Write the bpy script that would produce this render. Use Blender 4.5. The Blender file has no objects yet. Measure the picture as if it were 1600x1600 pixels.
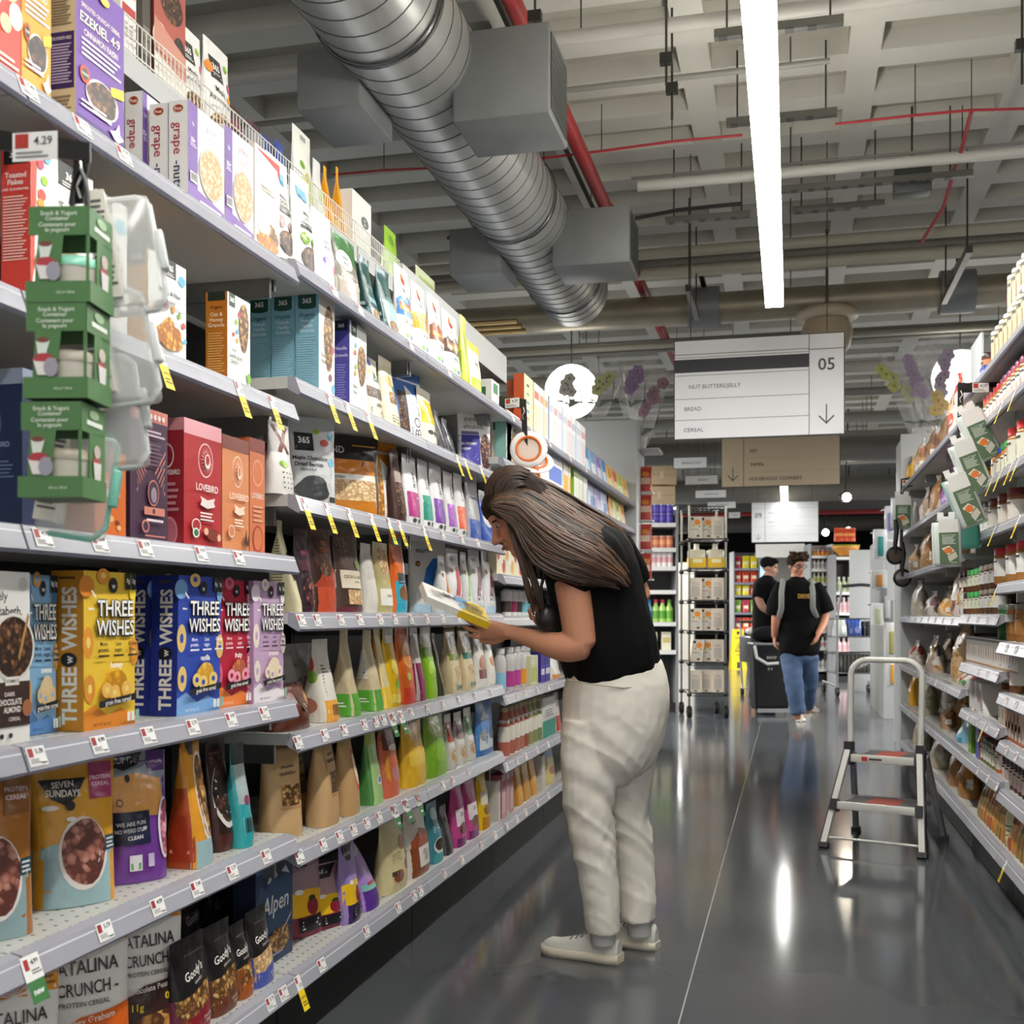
import bpy, bmesh, math, random
from mathutils import Vector, Matrix, noise
from mathutils.geometry import tessellate_polygon
random.seed(7)
SC = bpy.context.scene
COL = SC.collection
H = 1.08            # camera height
FP = 1780.0         # focal length in pixels of the 1600 px frame
YAW = math.radians(13.74)
SA, CA = math.sin(YAW), math.cos(YAW)
# ---------------------------------------------------------------- camera
cam = bpy.data.cameras.new('camera')
cam.sensor_width = 36.0
cam.lens = FP / 1600 * 36.0
cam.shift_y = 0.1
cam.clip_end = 200
cam.dof.use_dof = True
cam.dof.focus_distance = 3.4
cam.dof.aperture_fstop = 7.0
cam_o = bpy.data.objects.new('camera', cam)
COL.objects.link(cam_o)
cam_o.location = (0, 0, H)
cam_o.rotation_euler = (math.pi / 2, 0, YAW)
SC.camera = cam_o
# ---------------------------------------------------------------- world, exposure
w = bpy.data.worlds.new('ambient_fill'); SC.world = w
w.use_nodes = True
w.node_tree.nodes['Background'].inputs[0].default_value = (1, .97, .92, 1)
w.node_tree.nodes['Background'].inputs[1].default_value = 0.40  # even fill added for the unseen rest of the store
SC.view_settings.view_transform = 'Standard'
SC.view_settings.look = 'None'
SC.view_settings.gamma = 1
SC.view_settings.exposure = 1.08
SC.view_settings.use_curve_mapping = False
SC.cycles.use_denoising = True
SC.cycles.max_bounces = 7
SC.cycles.diffuse_bounces = 4
SC.cycles.glossy_bounces = 3
SC.cycles.transmission_bounces = 5
SC.cycles.transparent_max_bounces = 10
SC.cycles.caustics_reflective = False
SC.cycles.caustics_refractive = False
SC.cycles.sample_clamp_indirect = 4.0
ADDED_UPLIGHT = 14.0  # emission of the glow added on top of the fixtures
STRIP_POWER = 26.0   # emission of the aisle strip lights
def area(name, loc, sx, sy, power, col=(1, .98, .95), rot=(0, 0, 0)):
    l = bpy.data.lights.new(name, 'AREA'); l.shape = 'RECTANGLE'; l.size = sx; l.size_y = sy
    l.energy = power; l.color = col
    o = bpy.data.objects.new(name, l); COL.objects.link(o); o.location = loc; o.rotation_euler = rot
    return o
# unseen strip lights added over neighbouring aisles and the rest of the shop floor
for _n, _x, _y, _p in (('left', -3.4, 3.0, 130), ('left_far', -3.4, 9.0, 130), ('right', 2.9, 4.0, 110), ('right_far', 2.9, 9.0, 110), ('cross', -4.0, 12.0, 240), ('cross_far', 4.0, 13.0, 240), ('back_left', -4.0, 19.0, 420), ('back_right', 4.5, 18.0, 420), ('back_end', -2.5, 24.0, 110)):
    area('strip_light_' + _n, (_x, _y, 2.85), .12, 4.6, _p)
# ---------------------------------------------------------------- pixel -> place
def U(px): return (px - 800) / FP
def at_d(px, py, d):
    u = U(px)
    return Vector((d * (-SA + u * CA), d * (CA + u * SA), H + (960 - py) / FP * d))
def dX(px, X): return X / (-SA + U(px) * CA)
def on_X(px, py, X): return at_d(px, py, dX(px, X))
def on_Y(px, py, Y): return at_d(px, py, Y / (CA + U(px) * SA))
def on_Z(px, py, z): return at_d(px, py, (z - H) * FP / (960 - py))
def yX(px, X): return on_X(px, 0, X).y
# ---------------------------------------------------------------- materials
def lin(h):
    r = [int(h[i:i + 2], 16) / 255 for i in (0, 2, 4)]
    return tuple(c / 12.92 if c <= .04045 else ((c + .055) / 1.055) ** 2.4 for c in r) + (1,)
_M = {}
KIND = {'p': ('card', .5, 0), 'g': ('film', .28, 0), 'm': ('metal', .32, 1), 's': ('plastic', .4, 0), 'c': ('cloth', .9, 0), 'e': ('lit', .5, 0), 'k': ('skin', .5, 0)}
def mt(c, k='p', rough=None):
    """c: hex colour or a material; k: finish."""
    if not isinstance(c, str): return c
    key = (c, k, rough)
    if key in _M: return _M[key]
    nm, r, me = KIND[k]
    m = bpy.data.materials.new(nm + '_' + c.lower()); m.use_nodes = True
    nt = m.node_tree; b = nt.nodes['Principled BSDF']
    b.inputs['Base Color'].default_value = lin(c)
    b.inputs['Roughness'].default_value = rough if rough is not None else r
    b.inputs['Metallic'].default_value = me
    if k == 'k':
        b.inputs['Subsurface Weight'].default_value = .12
        b.inputs['Subsurface Radius'].default_value = (.01, .004, .002)
    if k == 'c':
        b.inputs['Specular IOR Level'].default_value = .15
        n = nt.nodes.new('ShaderNodeTexNoise'); n.inputs['Scale'].default_value = 900
        bp = nt.nodes.new('ShaderNodeBump'); bp.inputs['Strength'].default_value = .15; bp.inputs['Distance'].default_value = .001
        nt.links.new(n.outputs[0], bp.inputs['Height']); nt.links.new(bp.outputs[0], b.inputs['Normal'])
    if k == 'g':
        n = nt.nodes.new('ShaderNodeTexNoise'); n.inputs['Scale'].default_value = 38; n.inputs['Detail'].default_value = 1
        tc = nt.nodes.new('ShaderNodeTexCoord'); nt.links.new(tc.outputs['Object'], n.inputs['Vector'])
        bp = nt.nodes.new('ShaderNodeBump'); bp.inputs['Strength'].default_value = .25; bp.inputs['Distance'].default_value = .012
        nt.links.new(n.outputs[0], bp.inputs['Height']); nt.links.new(bp.outputs[0], b.inputs['Normal'])
    _M[key] = m
    return m
def lit(c, s):
    key = (c, 'lit', s)
    if key in _M: return _M[key]
    m = bpy.data.materials.new('lit_' + c.lower()); m.use_nodes = True; b = m.node_tree.nodes['Principled BSDF']
    b.inputs['Base Color'].default_value = lin(c); b.inputs['Emission Color'].default_value = lin(c); b.inputs['Emission Strength'].default_value = s
    _M[key] = m; return m
def food(c1, c2, c3, sc=110, rough=.45):
    key = ('food', c1, c2, c3, sc)
    if key in _M: return _M[key]
    m = bpy.data.materials.new('food_' + c2.lower()); m.use_nodes = True; nt = m.node_tree; b = nt.nodes['Principled BSDF']
    tc = nt.nodes.new('ShaderNodeTexCoord'); v = nt.nodes.new('ShaderNodeTexVoronoi'); v.inputs['Scale'].default_value = sc
    nt.links.new(tc.outputs['Object'], v.inputs['Vector'])
    sx = nt.nodes.new('ShaderNodeSeparateColor'); nt.links.new(v.outputs['Color'], sx.inputs[0])
    ma = nt.nodes.new('ShaderNodeMath'); ma.operation = 'SUBTRACT'
    ml = nt.nodes.new('ShaderNodeMath'); ml.operation = 'MULTIPLY'; ml.inputs[1].default_value = .75
    nt.links.new(v.outputs['Distance'], ml.inputs[0]); nt.links.new(sx.outputs[0], ma.inputs[0]); nt.links.new(ml.outputs[0], ma.inputs[1])
    r = nt.nodes.new('ShaderNodeValToRGB'); r.color_ramp.elements[0].color = lin(c1); r.color_ramp.elements[0].position = 0
    r.color_ramp.elements[1].color = lin(c3); r.color_ramp.elements[1].position = .8
    e = r.color_ramp.elements.new(.35); e.color = lin(c2)
    nt.links.new(ma.outputs[0], r.inputs[0]); nt.links.new(r.outputs[0], b.inputs['Base Color']); b.inputs['Roughness'].default_value = rough
    _M[key] = m; return m
def clear(c='FFFFFF', a=.25, rough=.08, key='film'):
    k = ('clear', c, a, rough)
    if k in _M: return _M[k]
    m = bpy.data.materials.new('clear_' + key); m.use_nodes = True; nt = m.node_tree; b = nt.nodes['Principled BSDF']
    b.inputs['Base Color'].default_value = lin(c); b.inputs['Roughness'].default_value = rough; b.inputs['Alpha'].default_value = a
    b.inputs['Specular IOR Level'].default_value = .8
    n = nt.nodes.new('ShaderNodeTexNoise'); n.inputs['Scale'].default_value = 25
    bp = nt.nodes.new('ShaderNodeBump'); bp.inputs['Strength'].default_value = .3 if key == 'cellophane' else .02; bp.inputs['Distance'].default_value = .02
    nt.links.new(n.outputs[0], bp.inputs['Height']); nt.links.new(bp.outputs[0], b.inputs['Normal'])
    _M[k] = m; return m
GRAN = food('5A3A1C', 'A87838', 'E0BE80')
GRAN_D = food('2A1810', '5C3A22', '9A6E44')
COCOA = food('1E120D', '40261A', '6B4430')
LOOPS = food('5E2F28', '9A5E50', 'C89080', 75)
OATS = food('B89060', 'D8B888', 'F0DEB8', 130)
HONEY = food('A8641C', 'D89A34', 'F2CC70', 90)
PINKF = food('8A4058', 'C87890', 'F0C8C8', 90)
BERRY = food('301820', '6A3438', 'B88A60', 100)
BREADM = food('6E4420', '8E5E30', 'B0803F', 30)
# ---------------------------------------------------------------- mesh builder
class MB:
    def __init__(s): s.v = []; s.f = []; s.m = []; s.sm = []; s.mats = []; s.T = None
    def mi(s, mat):
        if isinstance(mat, str): mat = mt(mat)
        if mat not in s.mats: s.mats.append(mat)
        return s.mats.index(mat)
    def add(s, vs, fs, mat, smooth=False):
        o = len(s.v)
        if s.T is not None: vs = [s.T @ Vector(v) for v in vs]
        s.v += [tuple(v) for v in vs]
        i = s.mi(mat)
        for f in fs: s.f.append([o + a for a in f]); s.m.append(i); s.sm.append(smooth)
    def quad(s, a, b, c, d, mat): s.add([a, b, c, d], [(0, 1, 2, 3)], mat)
    def box(s, x0, y0, z0, x1, y1, z1, mat, bev=0):
        if bev:
            bm = bmesh.new(); bmesh.ops.create_cube(bm, size=1)
            for v in bm.verts: v.co = Vector(((x0 + x1) / 2 + v.co.x * (x1 - x0), (y0 + y1) / 2 + v.co.y * (y1 - y0), (z0 + z1) / 2 + v.co.z * (z1 - z0)))
            bmesh.ops.bevel(bm, geom=bm.edges[:], offset=bev, segments=2, affect='EDGES', profile=.5)
            s.add([v.co.copy() for v in bm.verts], [[v.index for v in f.verts] for f in bm.faces], mat, True); bm.free(); return
        p = [(x, y, z) for z in (z0, z1) for x, y in ((x0, y0), (x1, y0), (x1, y1), (x0, y1))]
        s.add(p, [(3, 2, 1, 0), (4, 5, 6, 7), (0, 1, 5, 4), (1, 2, 6, 5), (2, 3, 7, 6), (3, 0, 4, 7)], mat)
    def rings(s, rings, mat, close=True, caps=True, smooth=True):
        n = len(rings[0]); vs = [v for r in rings for v in r]; fs = []
        for i in range(len(rings) - 1):
            for j in range(n if close else n - 1):
                k = (j + 1) % n
                fs.append((i * n + j, i * n + k, (i + 1) * n + k, (i + 1) * n + j))
        s.add(vs, fs, mat, smooth)
        if caps and close:
            s.add(rings[0], [tuple(range(n - 1, -1, -1))], mat); s.add(rings[-1], [tuple(range(n))], mat)
    def tube(s, pts, r, mat, n=8, caps=True, flat=1.0):
        pts = [Vector(p) for p in pts]; rs = r if isinstance(r, (list, tuple)) else [r] * len(pts)
        t0 = (pts[1] - pts[0]).normalized(); up = Vector((0, 0, 1)) if abs(t0.z) < .9 else Vector((1, 0, 0))
        nx = t0.cross(up).normalized(); rg = []
        for i, p in enumerate(pts):
            t = ((pts[min(i + 1, len(pts) - 1)] - p).normalized() + (p - pts[max(i - 1, 0)]).normalized())
            t = t.normalized() if t.length > 1e-6 else t0
            nx = (nx - t * nx.dot(t)); nx = nx.normalized() if nx.length > 1e-6 else t.orthogonal().normalized()
            ny = t.cross(nx)
            rg.append([p + nx * (rs[i] * math.cos(2 * math.pi * j / n)) + ny * (rs[i] * flat * math.sin(2 * math.pi * j / n)) for j in range(n)])
        s.rings(rg, mat, True, caps)
    def lathe(s, prof, mat, n=16, c=(0, 0, 0), smooth=True, caps=True):
        s.rings([[(c[0] + r * math.cos(2 * math.pi * j / n), c[1] + r * math.sin(2 * math.pi * j / n), c[2] + z) for j in range(n)] for r, z in prof], mat, True, caps, smooth)
    def cyl(s, c, r, h, mat, n=16): s.lathe([(r, 0), (r, h)], mat, n, c, True)
    def ball(s, c, r, mat, n=12, sc=(1, 1, 1)):
        rg = []
        for i in range(1, n):
            a = math.pi * i / n
            rg.append([(c[0] + sc[0] * r * math.sin(a) * math.cos(2 * math.pi * j / n), c[1] + sc[1] * r * math.sin(a) * math.sin(2 * math.pi * j / n), c[2] - sc[2] * r * math.cos(a)) for j in range(n)])
        s.rings(rg, mat, True, True)
    def build(s, name, parent=None, loc=None, rz=0, data_only=False):
        me = bpy.data.meshes.new(name); me.from_pydata(s.v, [], s.f)
        for m in s.mats: me.materials.append(m)
        me.polygons.foreach_set('material_index', s.m); me.polygons.foreach_set('use_smooth', s.sm); me.update()
        if data_only: return me
        return ob(name, me, parent, loc, rz)
def ob(name, me, parent=None, loc=None, rz=0):
    o = bpy.data.objects.new(name, me); COL.objects.link(o)
    if parent is not None: o.parent = parent
    if loc is not None: o.location = loc
    if rz: o.rotation_euler = (0, 0, rz)
    return o
def tag(o, label, cat, group=None, kind=None):
    o['label'] = label; o['category'] = cat
    if group: o['group'] = group
    if kind: o['kind'] = kind
    return o
def thing(name, label, cat, loc=(0, 0, 0), rz=0, group=None):
    o = bpy.data.objects.new(name, None); COL.objects.link(o); o.empty_display_size = .05
    o.location = loc; o.rotation_euler = (0, 0, rz)
    return tag(o, label, cat, group)
def struct(name, mb, label=None):
    o = mb.build(name); o['kind'] = 'structure'
    if label: o['label'] = label
    return o
def dup(root, loc, rz=None, label=None, group=None, scale=None):
    r = root.copy(); COL.objects.link(r); r.location = loc
    if rz is not None: r.rotation_euler = (0, 0, rz)
    if scale: r.scale = scale
    if label: r['label'] = label
    if group: r['group'] = group
    for ch in list(root.children):
        c = ch.copy(); COL.objects.link(c); c.parent = r
        for g in ch.children:
            d = g.copy(); COL.objects.link(d); d.parent = c
    return r
# ---------------------------------------------------------------- lettering and printed shapes
_TX = {}
def text2d(t, bold=.0, shear=.0):
    key = (t, bold, shear)
    if key in _TX: return _TX[key]
    cu = bpy.data.curves.new('lettering', 'FONT'); cu.body = t; cu.size = 1; cu.resolution_u = 2; cu.offset = bold; cu.shear = shear
    o = bpy.data.objects.new('lettering', cu)
    me = bpy.data.meshes.new_from_object(o)
    vs = [(v.co.x, v.co.y) for v in me.vertices]; fs = [tuple(p.vertices) for p in me.polygons]
    bpy.data.objects.remove(o); bpy.data.curves.remove(cu); bpy.data.meshes.remove(me)
    if not vs: _TX[key] = ([], [], 1); return _TX[key]
    x0, x1 = min(v[0] for v in vs), max(v[0] for v in vs); hh = .73
    cx = (x0 + x1) / 2; vs = [((x - cx) / hh, (y - .365) / hh) for x, y in vs]
    _TX[key] = (vs, fs, (x1 - x0) / hh); return _TX[key]
def deco(mb, dec, F, asp, fin='p'):
    """Prints DEC on a face. F(a, b, off) -> point for a, b in 0..1; asp = width / height of the face."""
    k = 0
    for e in dec:
        k += 1; off = .0003 + k * .00022; c = e[0]
        if c == 'r':
            x0, y0, x1, y1, m = e[1:6]; nx = max(1, int(abs(x1 - x0) * 10)); ny = max(1, int(abs(y1 - y0) * 14))
            vs = [F(x0 + (x1 - x0) * i / nx, y0 + (y1 - y0) * j / ny, off) for j in range(ny + 1) for i in range(nx + 1)]
            mb.add(vs, [(j * (nx + 1) + i, j * (nx + 1) + i + 1, (j + 1) * (nx + 1) + i + 1, (j + 1) * (nx + 1) + i) for j in range(ny) for i in range(nx)], mt(m, fin), True)
        elif c in 'eE':
            cx, cy, rx, ry, m = e[1:6]; n = 20; nr = 1 if max(rx, ry) < .1 else 3; vs = [F(cx, cy, off)]; fs = []
            wob = e[6] if len(e) > 6 else 0
            for q in range(1, nr + 1):
                for j in range(n):
                    a = 2 * math.pi * j / n; rr = q / nr * (1 + wob * (math.sin(3 * a + cx * 9) + .6 * math.sin(5 * a + cy * 20)))
                    vs.append(F(cx + rx * rr * math.cos(a), cy + ry * rr * math.sin(a), off))
            for j in range(n):
                fs.append((0, 1 + j, 1 + (j + 1) % n))
                for q in range(nr - 1): fs.append((1 + q * n + j, 1 + (q + 1) * n + j, 1 + (q + 1) * n + (j + 1) % n, 1 + q * n + (j + 1) % n))
            mb.add(vs, fs, mt(m, fin), True)
        elif c == 'p':
            T = [tuple(Vector((*e[1][i], 0)) for i in t) for t in tessellate_polygon([[Vector((x, y, 0)) for x, y in e[1]]])]; vs = []
            while T:
                t = T.pop(); l = [(t[i] - t[(i + 1) % 3]).length for i in range(3)]; i = l.index(max(l))
                if fin == 'p' or l[i] < .12: vs += t
                else: m_ = (t[i] + t[(i + 1) % 3]) / 2; T += [(t[i], m_, t[(i + 2) % 3]), (m_, t[(i + 1) % 3], t[(i + 2) % 3])]
            mb.add([F(v.x, v.y, off) for v in vs], [(i, i + 1, i + 2) for i in range(0, len(vs), 3)], mt(e[2], fin), True)
        elif c == 't':
            s, cx, cy, hh, m = e[1:6]; mw = e[6] if len(e) > 6 else 9; bold = e[7] if len(e) > 7 else .012; rot = e[8] if len(e) > 8 else 0; sh = e[9] if len(e) > 9 else 0
            vs, fs, wd = text2d(s, bold, sh); sx = hh / asp
            if rot in (90, -90):
                lx = hh; g = 1 if rot > 0 else -1     # lettering that runs along the height; hh is then in face widths
                sy = hh * asp
                if wd * sy > mw: sy = mw / wd
                mb.add([F(cx - g * y * lx, cy + g * x * sy, off) for x, y in vs], fs, mt(m, fin))
            else:
                if wd * sx > mw: sx = mw / wd
                ca, sa = math.cos(math.radians(rot)), math.sin(math.radians(rot))
                mb.add([F(cx + (x * ca) * sx - y * sa * hh / asp, cy + y * ca * hh + x * sa * sx * asp, off) for x, y in vs], fs, mt(m, fin))
        elif c == 'l':
            x0, y0, x1, y1, n, m = e[1:7]
            for i in range(n):
                yy = y0 + (y1 - y0) * (i + .5) / n; hh = abs(y1 - y0) / n * .24; ln = 1 - .25 * ((i * 37) % 10) / 10
                mb.add([F(x0, yy - hh, off), F(x0 + (x1 - x0) * ln, yy - hh, off), F(x0 + (x1 - x0) * ln, yy + hh, off), F(x0, yy + hh, off)], [(0, 1, 2, 3)], mt(m, fin))
        elif c == 'b':                                                  # bar code
            x0, y0, x1, y1 = e[1:5]
            mb.add([F(x0, y0, off), F(x1, y0, off), F(x1, y1, off), F(x0, y1, off)], [(0, 1, 2, 3)], mt('F2F2EE', fin))
            for i in range(12):
                a = x0 + (x1 - x0) * (.06 + .075 * i); b2 = a + (x1 - x0) * (.02 + .02 * ((i * 7) % 3))
                mb.add([F(a, y0 + (y1 - y0) * .15, off + .0002), F(b2, y0 + (y1 - y0) * .15, off + .0002), F(b2, y1 - (y1 - y0) * .08, off + .0002), F(a, y1 - (y1 - y0) * .08, off + .0002)], [(0, 1, 2, 3)], mt('1A1A1A', fin))
# ---------------------------------------------------------------- packages: origin at the base centre of the FRONT face, front towards local -Y
def box_mesh(w, d, h, cf, cs=None, ct=None, F=(), N=(), near=-1, lean=0):
    mb = MB(); cs = cs or cf; ct = ct or cs; X = w / 2
    def L(x, y, z): return Vector((x + lean * z, y, z))
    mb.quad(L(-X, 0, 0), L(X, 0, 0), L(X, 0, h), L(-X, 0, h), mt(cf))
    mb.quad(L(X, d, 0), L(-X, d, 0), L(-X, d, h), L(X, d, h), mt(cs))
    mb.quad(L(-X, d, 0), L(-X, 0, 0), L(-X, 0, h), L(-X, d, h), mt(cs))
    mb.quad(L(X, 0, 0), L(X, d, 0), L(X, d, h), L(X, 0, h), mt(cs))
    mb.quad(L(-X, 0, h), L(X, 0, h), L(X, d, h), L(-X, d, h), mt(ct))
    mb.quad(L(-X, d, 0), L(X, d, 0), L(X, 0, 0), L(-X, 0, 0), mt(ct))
    deco(mb, F, lambda a, b, o: L((a - .5) * w, -o, b * h), w / h)
    if near < 0: deco(mb, N, lambda a, b, o: L(-X - o, d * (1 - a), b * h), d / h)
    else: deco(mb, N, lambda a, b, o: L(X + o, d * a, b * h), d / h)
    return mb
def bag_mesh(w, d, h, c, cs=None, F=(), N=(), near=-1, p=2.4, e=1.5, top=.92, fin='g', bands=(), sway=0, taper=.0, crump=.004, seed=0, crown=None):
    """A pouch or gusset bag; the base centre of its front stays at the origin."""
    mb = MB(); NF = 12; cs = cs or c
    def D(t):
        if t >= top: return .003
        q = (1 - (t / top) ** e); return max(.003, d * q * (1 if t > .1 else .9 + t))
    def W(t): return w * (1 - taper * t) * (1 - .03 * math.sin(math.pi * min(1, t * 1.1)))
    def P(t): return 2 + (p - 2) * max(0, 1 - t / top)
    def pos(s, q, t, o=0):
        """s across -1..1, q -1 front / +1 back."""
        pp = P(t); ss = min(.9999, abs(s)); y = D(t) / 2 * (1 - ss ** pp) ** (1 / pp)
        x = s * W(t) / 2; z = t * h
        n = noise.noise(Vector((x * 22 + seed, z * 16, q * 3 + seed))) * crump * math.sin(math.pi * min(1, max(.0, t)))
        return Vector((x, q * (y + o) + n + d / 2 + sway * t * t, z))
    T = [0, .02, .06, .12, .2, .3, .4, .5, .6, .7, .78, .85, .9, top, .96, 1.0]
    rg = []; side = []
    for t in T:
        r = []
        for j in range(2 * NF):
            a = math.pi * 2 * j / (2 * NF); pp = P(t)
            cx = math.copysign(abs(math.cos(a)) ** (2 / pp), math.cos(a)); q = -1 if math.sin(a) < 0 else 1
            r.append(pos(cx, q if abs(math.sin(a)) > 1e-6 else -1, t))
        rg.append(r)
    n = 2 * NF; o0 = len(mb.v); mb.v += [tuple(v) for r in rg for v in r]
    for i in range(len(T) - 1):
        tm = (T[i] + T[i + 1]) / 2; col = c
        for b0, b1, bc in bands:
            if b0 <= tm < b1: col = bc
        for j in range(n):
            k = (j + 1) % n; am = math.pi * 2 * (j + .5) / n
            issd = abs(math.sin(am)) ** (2 / max(2, p)) < (.80 if p > 3 else 0) and tm < top * .97
            mb.f.append([o0 + i * n + j, o0 + i * n + k, o0 + (i + 1) * n + k, o0 + (i + 1) * n + j]); mb.m.append(mb.mi(mt(cs if issd else col, fin))); mb.sm.append(True)
    mb.add(rg[0], [tuple(range(n - 1, -1, -1))], mt(c, fin))
    mb.add(rg[-1], [tuple(range(n))], mt(crown or c, fin))
    deco(mb, F, lambda a, b, o: pos((a - .5) * 1.96, -1, min(1, max(0, b)), o), w / h, fin)
    if N:
        def S(a, b, o):
            t = min(1, max(0, b)); yy = (a - .5) * 1.9; pp = P(t)
            x = near * (W(t) / 2 * (1 - min(.999, abs(yy)) ** pp) ** (1 / pp) + o)
            return Vector((x, near * yy * D(t) / 2 + d / 2 + sway * t * t, t * h))
        deco(mb, N, S, d / h, fin)
    return mb
def put(mb, name, label, cat, X, Y, Z, rz, group=None):
    o = mb.build(name, None, (X, Y, Z), rz)
    return tag(o, label, cat, group)
LR, RR = math.pi / 2, -math.pi / 2
# ================================================================ the building
def bump_mat(name, c, rough, noise_sc, strength, c2=None, mix=.5, metal=0, spec=.5, rr=0):
    m = bpy.data.materials.new(name); m.use_nodes = True; nt = m.node_tree; b = nt.nodes['Principled BSDF']
    tc = nt.nodes.new('ShaderNodeTexCoord'); n = nt.nodes.new('ShaderNodeTexNoise'); n.inputs['Scale'].default_value = noise_sc; n.inputs['Detail'].default_value = 6
    nt.links.new(tc.outputs['Object'], n.inputs['Vector'])
    b.inputs['Roughness'].default_value = rough; b.inputs['Metallic'].default_value = metal; b.inputs['Specular IOR Level'].default_value = spec
    r = nt.nodes.new('ShaderNodeValToRGB'); r.color_ramp.elements[0].color = lin(c); r.color_ramp.elements[1].color = lin(c2 or c)
    r.color_ramp.elements[0].position = .5 - mix / 2; r.color_ramp.elements[1].position = .5 + mix / 2
    nt.links.new(n.outputs[0], r.inputs[0]); nt.links.new(r.outputs[0], b.inputs['Base Color'])
    if strength:
        bp = nt.nodes.new('ShaderNodeBump'); bp.inputs['Strength'].default_value = strength; bp.inputs['Distance'].default_value = .01
        nt.links.new(n.outputs[0], bp.inputs['Height']); nt.links.new(bp.outputs[0], b.inputs['Normal'])
    if rr:
        mr = nt.nodes.new('ShaderNodeMapRange'); mr.inputs['To Min'].default_value = rough - rr; mr.inputs['To Max'].default_value = rough + rr
        nt.links.new(n.outputs[0], mr.inputs['Value']); nt.links.new(mr.outputs[0], b.inputs['Roughness'])
    return m
FLOORM = bump_mat('polished_concrete', '494C50', .12, 1.1, 0, '575A5D', .5, 0, .5, .05)
nt = FLOORM.node_tree      # a pale saw-cut joint along the aisle
tc = nt.nodes.new('ShaderNodeTexCoord'); sp = nt.nodes.new('ShaderNodeSeparateXYZ'); nt.links.new(tc.outputs['Object'], sp.inputs[0])
ax = nt.nodes.new('ShaderNodeMath'); ax.operation = 'ADD'; ax.inputs[1].default_value = .287; nt.links.new(sp.outputs[0], ax.inputs[0])
ab = nt.nodes.new('ShaderNodeMath'); ab.operation = 'ABSOLUTE'; nt.links.new(ax.outputs[0], ab.inputs[0])
lt = nt.nodes.new('ShaderNodeMath'); lt.operation = 'LESS_THAN'; lt.inputs[1].default_value = .0022; nt.links.new(ab.outputs[0], lt.inputs[0])
mx = nt.nodes.new('ShaderNodeMixRGB'); mx.inputs[2].default_value = lin('A8A8A4'); nt.links.new(lt.outputs[0], mx.inputs[0])
bs = nt.nodes['Principled BSDF']; old = bs.inputs['Base Color'].links[0].from_socket
nt.links.new(old, mx.inputs[1]); nt.links.new(mx.outputs[0], bs.inputs['Base Color'])
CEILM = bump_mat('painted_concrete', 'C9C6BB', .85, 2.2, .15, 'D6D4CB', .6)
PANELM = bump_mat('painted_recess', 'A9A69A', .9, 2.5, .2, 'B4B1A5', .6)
GALV = bump_mat('galvanised_steel', 'B4B5B2', .34, 5, .04, 'C6C7C4', .5, .62)
GALV2 = bump_mat('galvanised_sheet', '7C7E7E', .5, 4, .05, '8A8C8C', .5, .35)
mb = MB(); mb.box(-13, -3, -.2, 12, 34, 0, FLOORM); struct('floor', mb)
CZ = 4.13
mb = MB()
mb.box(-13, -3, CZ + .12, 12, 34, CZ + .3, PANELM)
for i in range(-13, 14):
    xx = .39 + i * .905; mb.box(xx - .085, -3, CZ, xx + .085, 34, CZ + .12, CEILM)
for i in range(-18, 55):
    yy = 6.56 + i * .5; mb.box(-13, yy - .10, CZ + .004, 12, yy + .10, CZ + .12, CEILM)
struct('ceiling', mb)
WALLM = bump_mat('wall_paint', '8C8A85', .8, 3, .05, '9A9892', .6)
DARKW = bump_mat('dark_wall_paint', '33312F', .7, 3, .05, '3C3A37', .6)
mb = MB(); mb.box(-13, 34, 0, 12, 34.2, CZ + .3, DARKW); struct('wall_far', mb)
mb = MB(); mb.box(-13.2, -3, 0, -13, 34, CZ + .3, WALLM); struct('wall_left', mb)
mb = MB(); mb.box(12, -3, 0, 12.2, 34, CZ + .3, WALLM); struct('wall_right', mb)
# ---------------------------------------------------------------- spiral duct
DX, DZ, DR = -1.58, 3.50, .263
d_ = thing('spiral_air_duct', 'round silver spiral air duct running above the left shelves', 'air duct', (DX, 0, DZ))
NN = 40; STEP = .122
mb = MB(); mb.rings([[(r * math.cos(2 * math.pi * j / NN), y, r * math.sin(2 * math.pi * j / NN)) for j in range(NN)] for y, r in ((-1, DR), (2, DR), (5, DR), (8.39, DR), (8.40, DR), (8.41, DR - .03))], GALV, True, True)
mb.build('duct_tube', d_)
mb = MB(); n_ = int(9.3 / STEP * NN); hx = []
for i in range(n_):
    a_ = 2 * math.pi * i / NN; y_ = -.98 + STEP * i / NN
    hx.append([((DR + o_) * math.cos(a_), y_ + q_, (DR + o_) * math.sin(a_)) for q_, o_ in ((0, .0), (.001, .0025), (.005, .0025), (.006, .0))])
mb.rings(hx, mt('4A4B4A', 's'), False, False)
mb.build('spiral_seam', d_)
for y0 in (1.6, 4.2, 6.4, 8.0):
    mb = MB()
    mb.rings([[(r * math.cos(2 * math.pi * j / NN), y, r * math.sin(2 * math.pi * j / NN)) for j in range(NN)] for y, r in ((y0, DR + .007), (y0, DR + .012), (y0 + .03, DR + .012), (y0 + .03, DR + .007))], mt('6A6C6C', 'm'), True, False)
    mb.build('hanger_band', d_)
    mb = MB(); mb.tube([(.20, y0 + .015, .18), (.20, y0 + .015, CZ - DZ)], .004, mt('4A4A48', 'm'), 6); mb.build('hanger_rod', d_)
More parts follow.
